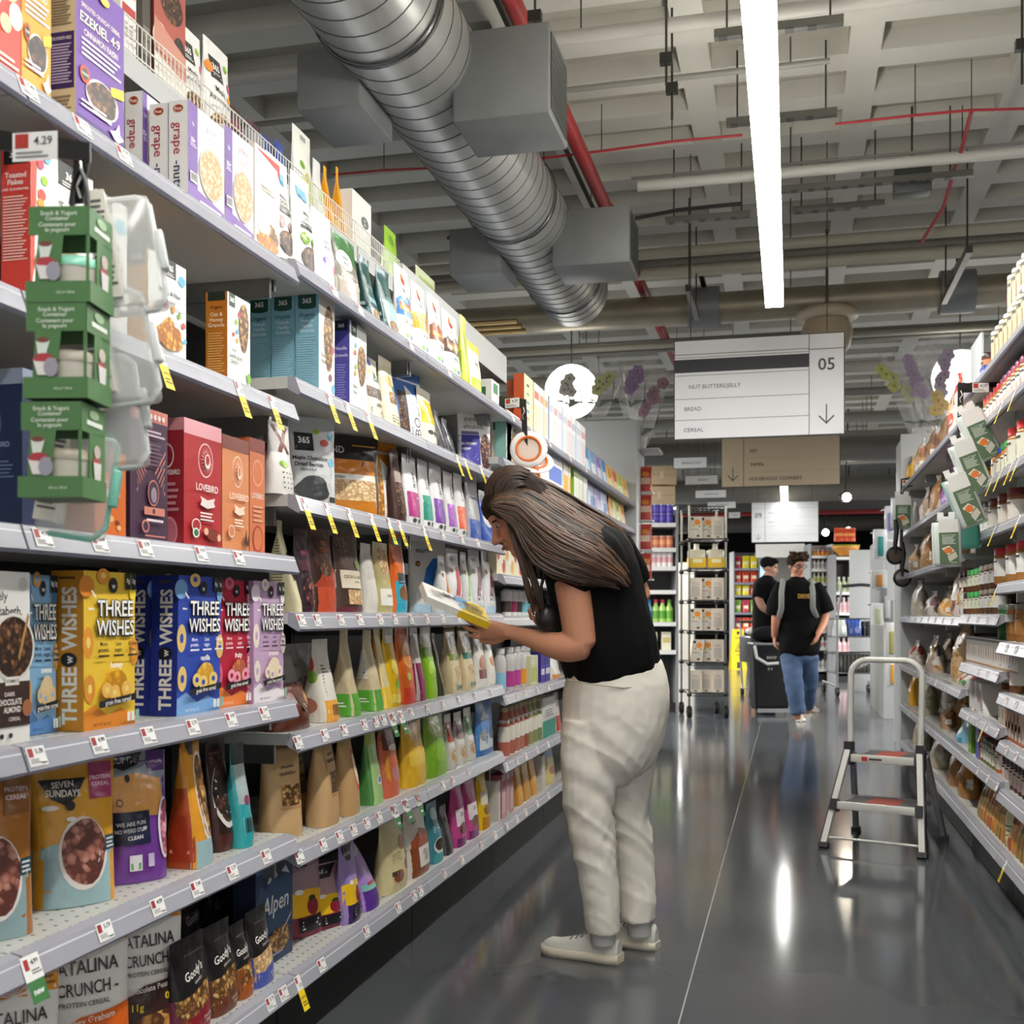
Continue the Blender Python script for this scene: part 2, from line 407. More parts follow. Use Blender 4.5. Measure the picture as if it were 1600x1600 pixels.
def diffuser(lab, x0, x1, y0, y1, z0, z1, side):
    t = MB(); a, b, c = (x1 - x0) / 2, (y1 - y0) / 2, z1 - z0
    t.box(-a, -b, 0, a, b, c, GALV2, .006); t = t.build('air_diffuser', d_, ((x0 + x1) / 2 - DX, (y0 + y1) / 2, z0 - DZ)); t['label'] = lab
    a, b, c = (x1 - x0) / 2, (y1 - y0) / 2, z1 - z0
    mb = MB(); xs = a * side
    mb.box(min(xs, xs + .004 * side), -b + .03, .03, max(xs, xs + .004 * side), b - .03, c - .03, mt('3C3E3E', 's'))
    for i in range(9): mb.box(min(xs, xs + .005 * side), -b + .032, .03 + (c - .06) * (i + .3) / 9, max(xs, xs + .005 * side), b - .032, .03 + (c - .06) * (i + .55) / 9, mt('6F7272', 'm'))
    mb.build('grille', t)
diffuser('grey sheet metal vent box nearer the camera, on the aisle side of the duct', DX + .18, -.98, 4.66, 5.06, 3.18, 3.56, 1)
diffuser('grey sheet metal vent box nearer the camera, on the shelf side of the duct', -2.0, DX - .14, 4.4, 4.8, 3.18, 3.42, -1)
diffuser('grey sheet metal vent box at the far end of the duct, aisle side', DX + .18, -.93, 6.75, 7.15, 3.18, 3.52, 1)
diffuser('grey sheet metal vent box at the far end of the duct, shelf side', -2.05, DX - .14, 6.75, 7.15, 3.18, 3.46, -1)
# ---------------------------------------------------------------- pipes, cables and struts under the slab
def pipe(name, lab, px, py, z, x0, x1, r, c, k='s', grp='pipes across the ceiling', cat='pipe'):
    p = on_Z(px, py, z); mb = MB(); mb.tube([(x0, 0, 0), ((x0 + x1) / 2, 0, 0), (x1, 0, 0)], r, mt(c, k), 10)
    for q in range(int(x0) + 1, int(x1) + 1, 2): mb.cyl((q, 0, r * .6), .004, CZ - z - r * .6, mt('55554F', 'm'), 6)
    return tag(mb.build(name, None, (0, p.y, z)), lab, cat, grp)
pipe('water_pipe', 'pale painted pipe crossing the ceiling nearest the camera', 1010, 44, 3.92, -6, 4, .035, 'B6B4AC')
pipe('conduit_pipe', 'thin grey conduit crossing just behind the nearer vent box', 1000, 128, 3.98, -5, .2, .016, '8C8A82')
pipe('water_pipe', 'thick white pipe crossing above the second light segment', 1030, 288, 3.82, -.95, 5, .034, 'C9C7BF')
pipe('conduit_pipe', 'thin conduit running just before the thick white pipe', 1030, 275, 3.9, -1.0, 5, .010, '94928A')
for i, (px, py, z, x0, x1, r, c) in enumerate(((1000, 398, 3.8, -9, 9, .04, 'A9A493'), (1000, 412, 3.86, -9, 9, .03, '7E7A6E'), (1000, 428, 3.8, -9, 9, .05, 'BDB8A6'), (1000, 506, 3.65, -9, 9, .03, '8F8A7C'), (1000, 535, 3.7, -9, 9, .022, '75736A'), (950, 552, 3.7, -9, 9, .02, '7A7870'), (1380, 520, 3.66, -9, 9, .03, '9C978A'), (1000, 590, 3.6, -9, 9, .06, 'A5A198'), (1380, 610, 3.65, -9, 9, .05, '85837B'), (1380, 650, 3.6, -10, 10, .07, '8E8C85'), (1380, 680, 3.5, -10, 10, .08, '9A9890'), (1050, 700, 3.55, -10, 10, .06, '7D7B75'), (1380, 715, 3.5, -10, 10, .09, 'AAA79E'))):
    pipe('ceiling_pipe', 'grey pipe crossing the ceiling beyond the end of the strip light, number %d' % (i + 1) if 0 else ('grey pipe crossing the ceiling beyond the duct, %s one counted from the duct end' % ('first second third fourth fifth sixth seventh eighth ninth tenth eleventh twelfth thirteenth'.split()[i])), px, py, z, x0, x1, r, c)
# big round cross duct with collars
p = on_Z(1150, 478, 3.62)
t = thing('cross_air_duct', 'large dull metal duct crossing the ceiling behind the hanging aisle sign', 'air duct', (0, p.y, 3.62))
mb = MB(); mb.tube([(-9, 0, 0), (0, 0, 0), (9, 0, 0)], .12, bump_mat('dull_duct', '8C8474', .42, 4, .05, 'A69C88', .5, .5), 16); mb.build('duct_tube', t)
for x in (on_Y(1100, 470, p.y).x, on_Y(1495, 440, p.y).x, -4.2):
    mb = MB(); mb.tube([(x - .13, 0, 0), (x + .13, 0, 0)], .17, GALV2, 16); mb.build('collar', t)
    mb = MB(); mb.box(x - .02, -.3, .17, x + .02, .3, .2, mt('4C4B47', 'm')); mb.cyl((x, 0, .17), .006, CZ - 3.79, mt('4C4B47', 'm'), 6); mb.build('hanger_strut', t)
# copper pipes on both sides
for lab, px, py, x0, x1 in (('copper pipes running beside the duct collar, above the nut butter shelves', 1560, 447, 3.05, 8), ('copper pipes crossing above the left shelves behind the round duct', 880, 497, -9, -2.1)):
    for i in range(3):
        q = on_Z(px, py + i * 8, 3.40); mb = MB(); mb.tube([(x0, 0, 0), (x1, 0, 0)], .022, mt('B59A6C', 'm'), 8)
        tag(mb.build('copper_pipe', None, (0, q.y, 3.40)), lab, 'pipe', lab)
# red sprinkler main and thin red lines
mb = MB(); mb.tube([(0, 2.0, 0), (0, 6, 0), (0, 14, 0)], .045, mt('9C2A2C', 's'), 10)
for y in (3.2, 5.5, 7.6): mb.tube([(0, y, 0), (0, y + .06, 0)], .055, mt('8A2224', 's'), 10)
tag(mb.build('sprinkler_pipe', None, (-1.20, 0, 3.80)), 'thick red sprinkler pipe running along the aisle beside the duct', 'pipe')
def redline(lab, pts, z, r=.008):
    P = [on_Z(a, b, z) for a, b in pts]; mb = MB(); mb.tube(P, r, mt('A82830', 's'), 8)
    for q in P[1:-1]: mb.cyl((q.x, q.y, q.z), .003, CZ - z, mt('5A5A55', 'm'), 6)
    tag(mb.build('red_cable', None), lab, 'cable', None)
redline('thin red cable crossing the ceiling between the duct and the strip light', [(800, 253), (940, 236), (1050, 221), (1160, 211)], 3.85)
redline('thin red cable crossing the ceiling to the right of the strip light', [(1305, 194), (1430, 180), (1518, 172), (1640, 169)], 3.85)
redline('short thin red cable left of the round duct above the basket shelf', [(520, 273), (600, 266), (690, 262)], 3.85)
P = [on_Z(1518, 173, 3.85), on_Z(1503, 232, 3.85), on_Z(1490, 268, 3.8), on_Z(1474, 325, 3.75), on_Z(1440, 378, 3.7)]
mb = MB(); mb.tube(P, .012, mt('A82830', 's'), 8); tag(mb.build('red_cable'), 'red cable dropping away from the crossing red cable, above the right shelves', 'cable')
mb = MB(); mb.tube([on_Z(a, b, 3.8) for a, b in ((700, 372), (770, 348), (830, 348), (900, 352), (985, 343), (1060, 328), (1160, 318))], .014, mt('3A3935', 's'), 8)
tag(mb.build('black_cable'), 'bundle of black cables slung across the ceiling behind the duct', 'cable')
mb = MB(); mb.tube([(0, 3.0, 0), (.02, 5, .0), (-.01, 9, 0)], .016, mt('4A483F', 's'), 8)
tag(mb.build('dark_cable', None, (-1.33, 0, 3.9)), 'dark cable running along the ceiling beside the red sprinkler pipe', 'cable')
def strut(lab, xa, xb, py, z):
    a = on_Z(xa, py, z); b = on_Z(xb, py, z); y = a.y; b = on_Y(xb, py, y)
    t = thing('ceiling_strut', lab, 'support', ((a.x + b.x) / 2, y, z), 0, 'slotted steel struts hung under the slab'); L = abs(b.x - a.x) / 2
    mb = MB(); mb.box(-L, -.02, 0, L, .02, .04, mt('7C7C78', 'm'))
    for i in range(int(L * 20)): mb.box(-L + .02 + i * .1, -.021, -.001, -L + .06 + i * .1, .021, .004, mt('3A3A38', 's'))
    mb.build('slotted_channel', t)
    for q in (-L * .8, L * .8):
        mb = MB(); mb.cyl((q, 0, .03), .005, CZ - z, mt('5A5A55', 'm'), 6); mb.build('threaded_rod', t)
strut('slotted strut across the near light segment, nearest the camera', 1116, 1318, 62, 3.75)
strut('slotted strut above the joint of the strip light', 1135, 1308, 198, 3.75)
strut('slotted strut just past the thick white pipe, left of the light', 1040, 1172, 350, 3.65)
strut('slotted strut just past the junction box, right of the light', 1238, 1382, 334, 3.65)
strut('slotted strut above the junction box', 1180, 1520, 305, 3.72)
q = on_Z(1425, 290, 3.74); mb = MB(); mb.box(-.11, -.06, -.06, .11, .06, .09, mt('4E524E', 's'), .006); mb.cyl((.0, 0, .09), .006, .4, mt('5A5A55', 'm'), 6)
tag(mb.build('junction_box', None, q), 'dark grey electrical junction box hung above the right side', 'junction box')
for lab, pts in (('long slanted strut rail running towards the camera above the right shelves', ((1515, 395), (1488, 475))), ('slanted strut rail beside the duct collar left of the light', ((1075, 455), (1100, 500)))):
    a = on_Z(*pts[0], 3.42); b = on_Z(*pts[1], 3.42); mb = MB(); d = Vector((0, b.y - a.y, 0))
    mb.box(-.02, 0, 0, .02, d.y, .05, mt('54524C', 'm')); mb.cyl((0, .1, .05), .006, CZ - 3.47, mt('54524C', 'm'), 6); mb.cyl((0, d.y - .1, .05), .006, CZ - 3.47, mt('54524C', 'm'), 6)
    tag(mb.build('strut_rail', None, a), lab, 'support')
for lab, px, yt, yb in (('hanger rod with a metal bracket left of the strip light, third bay of the ceiling', 1041, 58, 130), ('hanger rod with a spring clip left of the strip light', 1050, 95, 185), ('hanger rod hanging down near the top of the picture beside the duct', 836, 8, 50), ('hanger rod at the edge of the ceiling above the right shelves', 1597, 20, 125)):
    a = on_Z(px, (yt + yb) / 2, 3.72); mb = MB(); hh = (yb - yt) / FP * 6; mb.cyl((0, 0, -hh / 2), .006, CZ - 3.72 + hh / 2, mt('55554F', 'm'), 6); mb.box(-.03, -.02, -.02 , .03, .02, .03, mt('4A4A46', 'm'))
    tag(mb.build('hanger_rod', None, a), lab, 'support')
# beige security camera dome behind the sign
q = on_Z(1292, 498, 3.42)
t = thing('dome_camera', 'beige dome camera hung behind the top of the white aisle sign', 'camera', (q.x, q.y, q.z))
mb = MB(); mb.lathe([(.02, .07), (.2, .07), (.24, .04), (.24, .0), (.14, -.02)], mt('C8B8A0', 's'), 20); mb.cyl((0, 0, .07), .012, CZ - q.z - .07, mt('8A867C', 'm'), 8); mb.build('mount', t)
mb = MB(); mb.lathe([(.17, -.02), (.2, -.1), (.18, -.22), (.11, -.33), (.02, -.36)], mt('B9A88E', 's'), 20); mb.build('dome', t)
# ---------------------------------------------------------------- strip light of this aisle
LZ = 2.80
for i, (y0, y1) in enumerate(((-.6, 1.82), (1.84, 4.25), (4.27, 6.55), (14.2, 16.6), (16.7, 19.1))):
    t = thing('strip_light', ('white linear strip light overhead, out of the top of the frame', 'white linear strip light segment nearest the camera, above the aisle', 'white linear strip light segment ending near the aisle sign', 'far white strip light hidden behind the hanging signs', 'farthest white strip light over the aisle')[i], 'ceiling light', (-.088, (y0 + y1) / 2, LZ), 0, None)
    L = (y1 - y0) / 2
    mb = MB(); mb.box(-.05, -L, .02, .05, L, .08, mt('E4E4E0', 's')); mb.build('housing', t)
    mb = MB(); mb.box(-.047, -L + .004, 0, .047, L - .004, .0199, lit('FFFDF6', STRIP_POWER if i < 3 else 9.0)); mb.build('diffuser', t)
    mb = MB(); mb.box(-.04, -L + .004, .0805, .04, L - .004, .09, lit('FFFAF0', ADDED_UPLIGHT if i < 3 else 3.0)); mb.build('added_uplight', t)  # glowing top strip added to brighten the ceiling
    for q in (-L * .7, L * .7):
        mb = MB(); mb.cyl((0, q, .09), .003, CZ - LZ - .09, mt('77777A', 'm'), 6); mb.build('hanger_wire', t)
# ================================================================ shelving
K = 1.08
XL, XR = -1.0875 * K, .713 * K
SHELFM = bump_mat('shelf_enamel', 'C4C4C0', .38, 3, 0, 'CCCCC8', .5)
RAILM = mt('A4A5AF', 's', .25)
DARKM = mt('0A0A0A', 's', .6)
GREYM = mt('8E918F', 's')
def perf():
    m = bpy.data.materials.new('perforated_deck'); m.use_nodes = True; nt = m.node_tree; b = nt.nodes['Principled BSDF']
    tc = nt.nodes.new('ShaderNodeTexCoord'); vm = nt.nodes.new('ShaderNodeVectorMath'); vm.operation = 'SCALE'; vm.inputs['Scale'].default_value = 1 / .03
    fr = nt.nodes.new('ShaderNodeVectorMath'); fr.operation = 'FRACTION'; sb = nt.nodes.new('ShaderNodeVectorMath'); sb.operation = 'SUBTRACT'; sb.inputs[1].default_value = (.5, .5, 0)
    ml = nt.nodes.new('ShaderNodeVectorMath'); ml.operation = 'MULTIPLY'; ml.inputs[1].default_value = (1, 1, 0)
    ln = nt.nodes.new('ShaderNodeVectorMath'); ln.operation = 'LENGTH'; lt = nt.nodes.new('ShaderNodeMath'); lt.operation = 'LESS_THAN'; lt.inputs[1].default_value = .13
    nt.links.new(tc.outputs['Object'], vm.inputs[0]); nt.links.new(vm.outputs[0], fr.inputs[0]); nt.links.new(fr.outputs[0], sb.inputs[0]); nt.links.new(sb.outputs[0], ml.inputs[0]); nt.links.new(ml.outputs[0], ln.inputs[0]); nt.links.new(ln.outputs['Value'], lt.inputs[0])
    mx = nt.nodes.new('ShaderNodeMixRGB'); mx.inputs[1].default_value = lin('C4C4C0'); mx.inputs[2].default_value = lin('3A3A38'); nt.links.new(lt.outputs[0], mx.inputs[0]); nt.links.new(mx.outputs[0], b.inputs['Base Color']); b.inputs['Roughness'].default_value = .35
    return m
PERF = perf()
def bay(name, lab, side, y0, y1, levels, depth=.52, zt=2.26, grp='shelving bays', backc='1E1E1E', top=True, xf=None, rail_gap=0):
    """One gondola bay; side -1: its front faces +X (left of the aisle), +1: faces -X."""
    X = (XL if side < 0 else XR) if xf is None else xf; g = -side
    t = thing(name, lab, 'shelving unit', (X, (y0 + y1) / 2, 0), 0, grp); L = (y1 - y0) / 2 - .003
    def bx(mb, a, b, y0, y1, z0, z1, m, bev=0): mb.box(min(side * a, side * b), y0, z0, max(side * a, side * b), y1, z1, m, bev)
    mb = MB(); bx(mb, depth - .02, depth, -L, L, 0, zt, mt(backc, 's')); mb.build('back_panel', t)
    for q in (-L, L - .02):
        mb = MB(); bx(mb, depth - .06, depth - .021, q, q + .02, 0, zt, mt('4A4B4B', 'm')); mb.build('upright', t)
    mb = MB(); bx(mb, .04, depth - .07, -L, L, .002, levels[-1] - .045, DARKM); mb.build('kick_plate', t)
    for i, z in enumerate(levels):
        base = i == len(levels) - 1
        mb = MB(); bx(mb, .012, depth - .065, -L, L, z - .028, z, PERF if z < 1.0 else SHELFM)
        if not base:
            for q in (-L + .004, L - .016): bx(mb, .05, depth - .07, q, q + .012, z - .075, z - .028, mt('A8A9A7', 'm'))
        s = mb.build('shelf', t)
        mb = MB()    # slanted price rail; pale lip line paints a highlight on it
        pf = [(.012, z + .002), (-.008, z - .002), (-.022, z - .040), (-.016, z - .046), (.012, z - .030)]
        a = [(side * x, -L, zz) for x, zz in pf]; b = [(side * x, L, zz) for x, zz in pf]
        mb.rings([a, b], RAILM, True, True, False)
        mb.add([(side * -.0075, -L, z - .004), (side * -.0075, L, z - .004), (side * -.0125, L, z - .013), (side * -.0125, -L, z - .013)], [(0, 1, 2, 3)], mt('CFCFD8', 's'))
        mb.add([(side * -.0223, -L, z - .0405), (side * -.0223, L, z - .0405), (side * -.0178, L, z - .0455), (side * -.0178, -L, z - .0455)], [(0, 1, 2, 3)], mt('8C8CA0', 's'))
        mb.build('price_rail', s)
    return t
LV1 = [z * K for z in (1.779, 1.471, 1.131, .81, .508, .192)]
LV2 = [z * K for z in (1.80, 1.535, 1.27, 1.004, .731, .473, .192)]
LV3 = [z * K for z in (1.80, 1.61, 1.374, 1.157, .992, .687, .426, .192)]
BL = [y * K for y in (.487, 1.43, 2.366, 3.31, 4.263, 5.222, 6.18, 7.14, 8.10)]
LVL = [LV1, LV1, LV2, LV2, LV3, LV3, LV3, LV3]
nm = ('bay nearest the camera', 'with the red and blue cereal boxes', 'third bay, starting at the step in the shelf heights', 'fourth bay, where the woman reaches', 'fifth bay, behind the woman', 'sixth bay behind the woman', 'seventh bay, before the last one', 'last bay, against the grey end panel')
for i in range(8): bay('shelving_bay', 'white metal cereal shelving, ' + nm[i], -1, BL[i], BL[i + 1], LVL[i], grp='cereal shelving bays', backc='1A1A1A' if i < 4 else '3A3C3E')
BRY = [y * K for y in (2.40, 3.35, 4.25, 5.16, 6.07, 6.97, 7.87)]
RVA = [z * K for z in (1.92, 1.73, 1.50, 1.318, 1.11, .905, .73, .565, .395, .18)]
RVB = [z * K for z in (1.92, 1.73, 1.50, 1.318, 1.0, .80, .605, .418, .18)]
RVC = [z * K for z in (1.834, 1.53, 1.26, .99, .68, .42, .18)]
nm = ('nut butter bay nearest the camera', 'nut butter bay with red lidded jars', 'nut butter bay behind the step ladder', 'bread bay next to the jars', 'middle bread bay', 'last bread bay, at the far end')
for i in range(6): bay('shelving_bay', 'white metal shelving unit, ' + nm[i], 1, BRY[i], BRY[i + 1], (RVA, RVA, RVB, RVC, RVC, RVC)[i], grp='nut butter and bread shelving bays', backc='222222', zt=(2.3, 2.3, 2.1, 2.02, 2.02, 2.02)[i])
# end panels of both gondolas
q0, q1 = on_Y(915, 655, BL[-1] + .01), on_Y(991, 655, BL[-1] + .01)
mb = MB(); mb.box(XL - .56, 0, 0, XL + .02, .03, q1.z, mt('C3C6C5', 's'), .003)
tag(mb.build('end_panel', None, (0, BL[-1] + .012, 0)), 'tall plain grey end panel closing the cereal shelves', 'panel')
mb = MB(); mb.box(XR - .01, 0, 0, XR + .56, .03, 2.36, mt('C6C9C9', 's'), .003)
tag(mb.build('end_panel', None, (0, BRY[-1] + .012, 0)), 'tall plain grey end panel closing the bread shelves', 'panel')
# wire basket shelf on top of the cereal bays
XT = -1.5 * .939; ZT = H + 1.31 * .939
def basket(y0, y1, lab):
    t = thing('wire_basket_shelf', lab, 'shelf', (XT, (y0 + y1) / 2, ZT), 0, 'top wire basket shelves'); L = (y1 - y0) / 2 - .004
    mb = MB(); mb.box(-.33, -L, -.028, 0, L, 0, SHELFM); mb.box(-.0045, -L, -.055, .003, L, -.001, mt('B4B6B6', 's')); mb.build('deck', t)
    mb = MB()
    for q in (.012, .045, .085): mb.tube([(-.006, -L, q), (-.006, L, q)], .0022, mt('E6E4DC', 's'), 5)
    n = int(2 * L / .0175)
    for i in range(n + 1):
        y = -L + 2 * L * i / n; mb.tube([(-.006, y, .0), (-.006, y, .085)], .0014, mt('E6E4DC', 's'), 4)
    mb.build('wire_fence', t)
basket(BL[1], BL[2], 'white wire fronted top shelf above the white and purple nugget boxes')
basket(BL[2], BL[3], 'white wire fronted top shelf holding bagged granola and orange packs')
basket(BL[0], BL[1], 'white wire fronted top shelf nearest the camera')
basket(BL[3], BL[3] + .45, 'short end of the white wire fronted top shelf')
mb = MB(); mb.box(-.33, 0, -.03, .0, BL[5] - BL[3] - .46, 0, SHELFM); mb.box(-.02, 0, -.034, .003, BL[5] - BL[3] - .46, .10, mt('C9CCCB', 's')); tag(mb.build('top_shelf_panel', None, (XT, BL[3] + .455, ZT - .02)), 'plain light grey fascia of the top shelf past the wire basket', 'panel')
mb = MB(); mb.box(-.02, 0, -.12, 0, BL[7] - BL[5], .02, mt('BFC2C1', 's')); tag(mb.build('top_shelf_panel', None, (XL - .50, BL[5] + .1, 2.36)), 'grey header board above the last cereal bays', 'panel')
# ---------------------------------------------------------------- price tags
def tag_mesh(kind):
    mb = MB(); w, h = .045, .032
    if kind == 'yellow':
        mb.quad((-.016, 0, -.085), (.016, 0, -.085), (.016, 0, -.035), (-.016, 0, -.035), mt('F2D21E')); mb.quad((-.016, 0, -.035), (.016, 0, -.035), (.016, 0, 0), (-.016, 0, 0), mt('F0F0EE'))
        deco(mb, [('r', .1, .8, .4, .97, 'A8404A'), ('t', 'LOW PRICE', .5, .38, .07, '4A4010', .8, .02), ('l', .15, .12, .9, .28, 2, '6A5A10'), ('l', .45, .66, .95, .78, 2, '888888')], lambda a, b, o: Vector(((a - .5) * .032, -o, -.085 + .085 * b)), .38)
    elif kind == 'green':
        mb.quad((-.02, 0, -.075), (.02, 0, -.075), (.02, 0, -.04), (-.02, 0, -.04), mt('3E7A44')); mb.quad((-.022, 0, -.04), (.022, 0, -.04), (.022, 0, 0), (-.022, 0, 0), mt('F0F0EE'))
        deco(mb, [('t', 'new', .5, .24, .14, 'F4F4F0', .7, .03), ('r', .1, .7, .34, .93, 'A83038'), ('t', '6.99', .7, .85, .1, '333333'), ('l', .4, .58, .95, .7, 2, '777777')], lambda a, b, o: Vector(((a - .5) * .042, -o, -.075 + .075 * b)), .56)
    else:
        mb.quad((-w / 2, 0, -h), (w / 2, 0, -h), (w / 2, 0, 0), (-w / 2, 0, 0), mt('F1F1F0'))
        pr = {'white': '4.99', 'white2': '7.49', 'white3': '5.79'}[kind]
        deco(mb, [('r', .07, .48, .33, .92, 'A83A44'), ('t', pr, .68, .76, .26, '3A3A3A', .5), ('l', .1, .14, .62, .40, 3, '9A9A9A'), ('r', .62, .1, .92, .17, '555555')], lambda a, b, o: Vector(((a - .5) * w, -o, -h + h * b)), w / h)
    return mb.build('price_tag', data_only=True)
TAGM = {k: tag_mesh(k) for k in ('white', 'white2', 'white3', 'yellow', 'green')}
def tags(side, z, pxs, kind, lab, grp):
    X = (XL if side < 0 else XR) + (-side) * .0105
    for i, px in enumerate(pxs):
        k = kind if kind != 'white' else ('white', 'white2', 'white3')[(i * 7 + int(z * 10)) % 3]
        o = bpy.data.objects.new('price_tag', TAGM[k]); COL.objects.link(o)
        o.location = (X, yX(px, X), z - .004); o.rotation_euler = (math.radians(-20) , 0, LR if side < 0 else RR)
        tag(o, lab, 'price tag', grp)
A_ = 'white price tag, '
tags(-1, LV1[0], (40, 125, 190), 'white', A_ + 'under the red, yellow and purple boxes', 'tags top rail near')
tags(-1, LV1[1], (246, 370, 422), 'yellow', 'white and yellow low price tag below the orange and white crunch box', 'yellow tags second rail near')
tags(-1, LV1[2], (63, 152, 223, 311, 370), 'white', A_ + 'below the red and orange bird emblem boxes', 'tags third rail near')
tags(-1, LV1[3], (53, 151, 228, 298, 358, 410), 'white', A_ + 'below the yellow and blue spelled cereal boxes', 'tags fourth rail near')
tags(-1, LV1[4], (160, 243, 304, 360, 413), 'white', A_ + 'below the yellow and purple bowl pouches', 'tags fifth rail near')
tags(-1, LV1[4], (44,), 'green', 'white price tag with a green new flag under it, low on the near rail', None)
tags(-1, LV1[5], (463,), 'yellow', 'single yellow low price tag hanging from the lowest rail', None)
tags(-1, LV1[5], (420, 440, 500), 'white', A_ + 'lowest, below the black granola pouches', 'tags base rail near')
tags(-1, LV2[0], (520, 560, 640, 700), 'white', A_ + 'under the white and blue granola bags at the top', 'tags top rail far')
tags(-1, LV2[1], (512, 540, 573, 712, 725, 750, 768), 'yellow', 'yellow low price tag hanging under the blue granola boxes', 'yellow tags second rail')
tags(-1, LV2[2], (473, 508, 543, 578, 605, 622, 660), 'yellow', 'yellow low price tag hanging under the black and orange pouch', 'yellow tags third rail')
tags(-1, LV2[2], (690, 720, 745), 'white', A_ + 'right of the yellow tags, under the white and pink pouches', 'tags third rail far')
tags(-1, LV2[3], (468, 493, 530, 560, 592, 615, 640, 665, 690, 715), 'white', A_ + 'at camera height, under the blue numeral pouch', 'tags fourth rail far')
tags(-1, LV2[4], (463, 505, 535, 567, 585, 597, 612, 640, 665, 690, 715, 740, 765), 'white', A_ + 'under the green and tan slim bags', 'tags fifth rail far')
tags(-1, LV2[5], (465, 502, 528, 550, 571, 590, 612, 630, 650, 690, 706, 730), 'white', A_ + 'under the brown paper bags', 'tags sixth rail far')
tags(-1, LV2[5], (614, 632, 650), 'green', 'white tag with a small green flag hanging over the brown and cream bags', 'green flags low rail')
tags(-1, LV2[6], (570, 620, 645, 655, 692, 720, 750, 772), 'white', A_ + 'lowest, past the purple pouch', 'tags base rail far')
tags(-1, LV2[4], (609, 624), 'green', 'white tag with a green flag over the orange and yellow pouches', 'green flags mid rail')
for i, z in enumerate(LV3[:3]): tags(-1, z, (800, 830, 858, 890, 915)[i:], 'white', A_ + ('of the orange bound boxes', 'behind the hanging orange ringed lids', 'just above the woman')[i], 'tags behind woman %d' % i)
for i, z in enumerate(LV3[5:]): tags(-1, z, (790, 806, 820, 838, 855), 'white', A_ + ('below the drink bottles', 'below the cooking sauces', 'lowest, beside the white trousers')[i], 'tags past step %d' % i)
tags(1, RVA[1], (1588, 1567), 'yellow', 'yellow price tag under the red lidded jars near the top', 'yellow tags jar rail')
tags(1, RVA[2], (1592, 1582, 1565, 1552), 'yellow', 'yellow price tag hanging under the blue and green lidded jars', 'yellow tags second jar rail')
tags(1, RVA[3], (1594, 1556), 'yellow', 'yellow price tag under the dark jars beside the mint food container', 'yellow tags third jar rail')
tags(1, RVA[4], (1560,), 'yellow', 'single yellow price tag right of the stacked small jars', None)
tags(1, RVA[-1], (1573,), 'yellow', 'single yellow price tag on the lowest right rail', None)
tags(1, RVB[6], (1540,), 'yellow', 'single yellow price tag above the green jars', None)
for i, z in enumerate(RVC[3:6]): tags(1, z, ((1422, 1432, 1441, 1452, 1463, 1475, 1490), (1436, 1446, 1455, 1464, 1480), (1422, 1440, 1452))[i], 'white', A_ + ('at eye level under the bread', 'below the sliced sandwich bread', 'below the green wrapped bread')[i], 'bread tags %d' % i)
for i, z in enumerate(RVB[4:8]): tags(1, z, (1515, 1530, 1545, 1560)[i % 2:], 'white', A_ + ('below the stacked small jars', 'below the row of white cartons', 'below the slanted white carton', 'below the jam jars')[i], 'jar tags %d' % i)
for i, z in enumerate((RVA[5], RVA[6], RVA[7])): tags(1, z, (1575, 1590), 'white', A_ + ('above the green jars on the right edge', 'below the green jars on the right edge', 'below the striped cartons on the right edge')[i], 'edge tags %d' % i)
# ================================================================ packages on the cereal side
XF = XL - .02
def geo(z, xn, xf, yt, h, X):
    Y0, Y1 = yX(xn, X), yX(xf, X)
    if h is None: h = on_X(xn, yt, X).z - z
    return Y0, Y1, h
def finish(mb, nm, lab, cat, X, yc, z, rz, rows, d, grp, rowlab):
    o = put(mb, nm, lab, cat, X, yc, z + .001, rz, grp if rows > 1 else grp)
    for i in range(1, rows):
        c = o.copy(); COL.objects.link(c); c.location = (X - i * (d + .004), yc + .004 * i, z + .001)
        c['label'] = rowlab or lab
        if grp: c['group'] = grp
        elif rowlab is None: o['group'] = lab; c['group'] = lab
    return o
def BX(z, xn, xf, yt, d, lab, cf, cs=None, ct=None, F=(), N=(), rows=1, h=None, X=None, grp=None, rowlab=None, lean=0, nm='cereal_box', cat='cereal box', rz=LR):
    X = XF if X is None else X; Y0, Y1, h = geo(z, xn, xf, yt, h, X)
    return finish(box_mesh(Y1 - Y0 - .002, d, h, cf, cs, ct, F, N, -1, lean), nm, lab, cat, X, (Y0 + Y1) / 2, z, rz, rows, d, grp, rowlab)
def BG(z, xn, xf, yt, d, lab, c, cs=None, F=(), N=(), rows=1, h=None, X=None, grp=None, rowlab=None, nm='granola_bag', cat='bag', rot=0, w=None, **k):
    if rot:                                   # turned towards the camera: keep its far edge behind the rail
        w = w or abs(yX(xf, XF) - yX(xn, XF)) * .8
        X = min(XF if X is None else X, XF - w / 2 * math.sin(math.radians(rot)) - .012); xn = xf = (xn + xf) / 2
    X = XF if X is None else X; Y0, Y1, h = geo(z, xn, xf, yt, h, X)
    w = w or (Y1 - Y0 - .002)
    return finish(bag_mesh(w, d, h, c, cs, F, N, -1, seed=int(xn), **k), nm, lab, cat, X, (Y0 + Y1) / 2, z, LR - math.radians(rot), rows, d, grp, rowlab)
B365 = [('r', .4, .86, .75, 1, '2A2A2A'), ('e', .575, .86, .175, .035, '2A2A2A'), ('t', '365', .575, .925, .05, 'F4F4F0', .28, .03), ('l', .46, .85, .7, .885, 2, 'E0E0DC')]
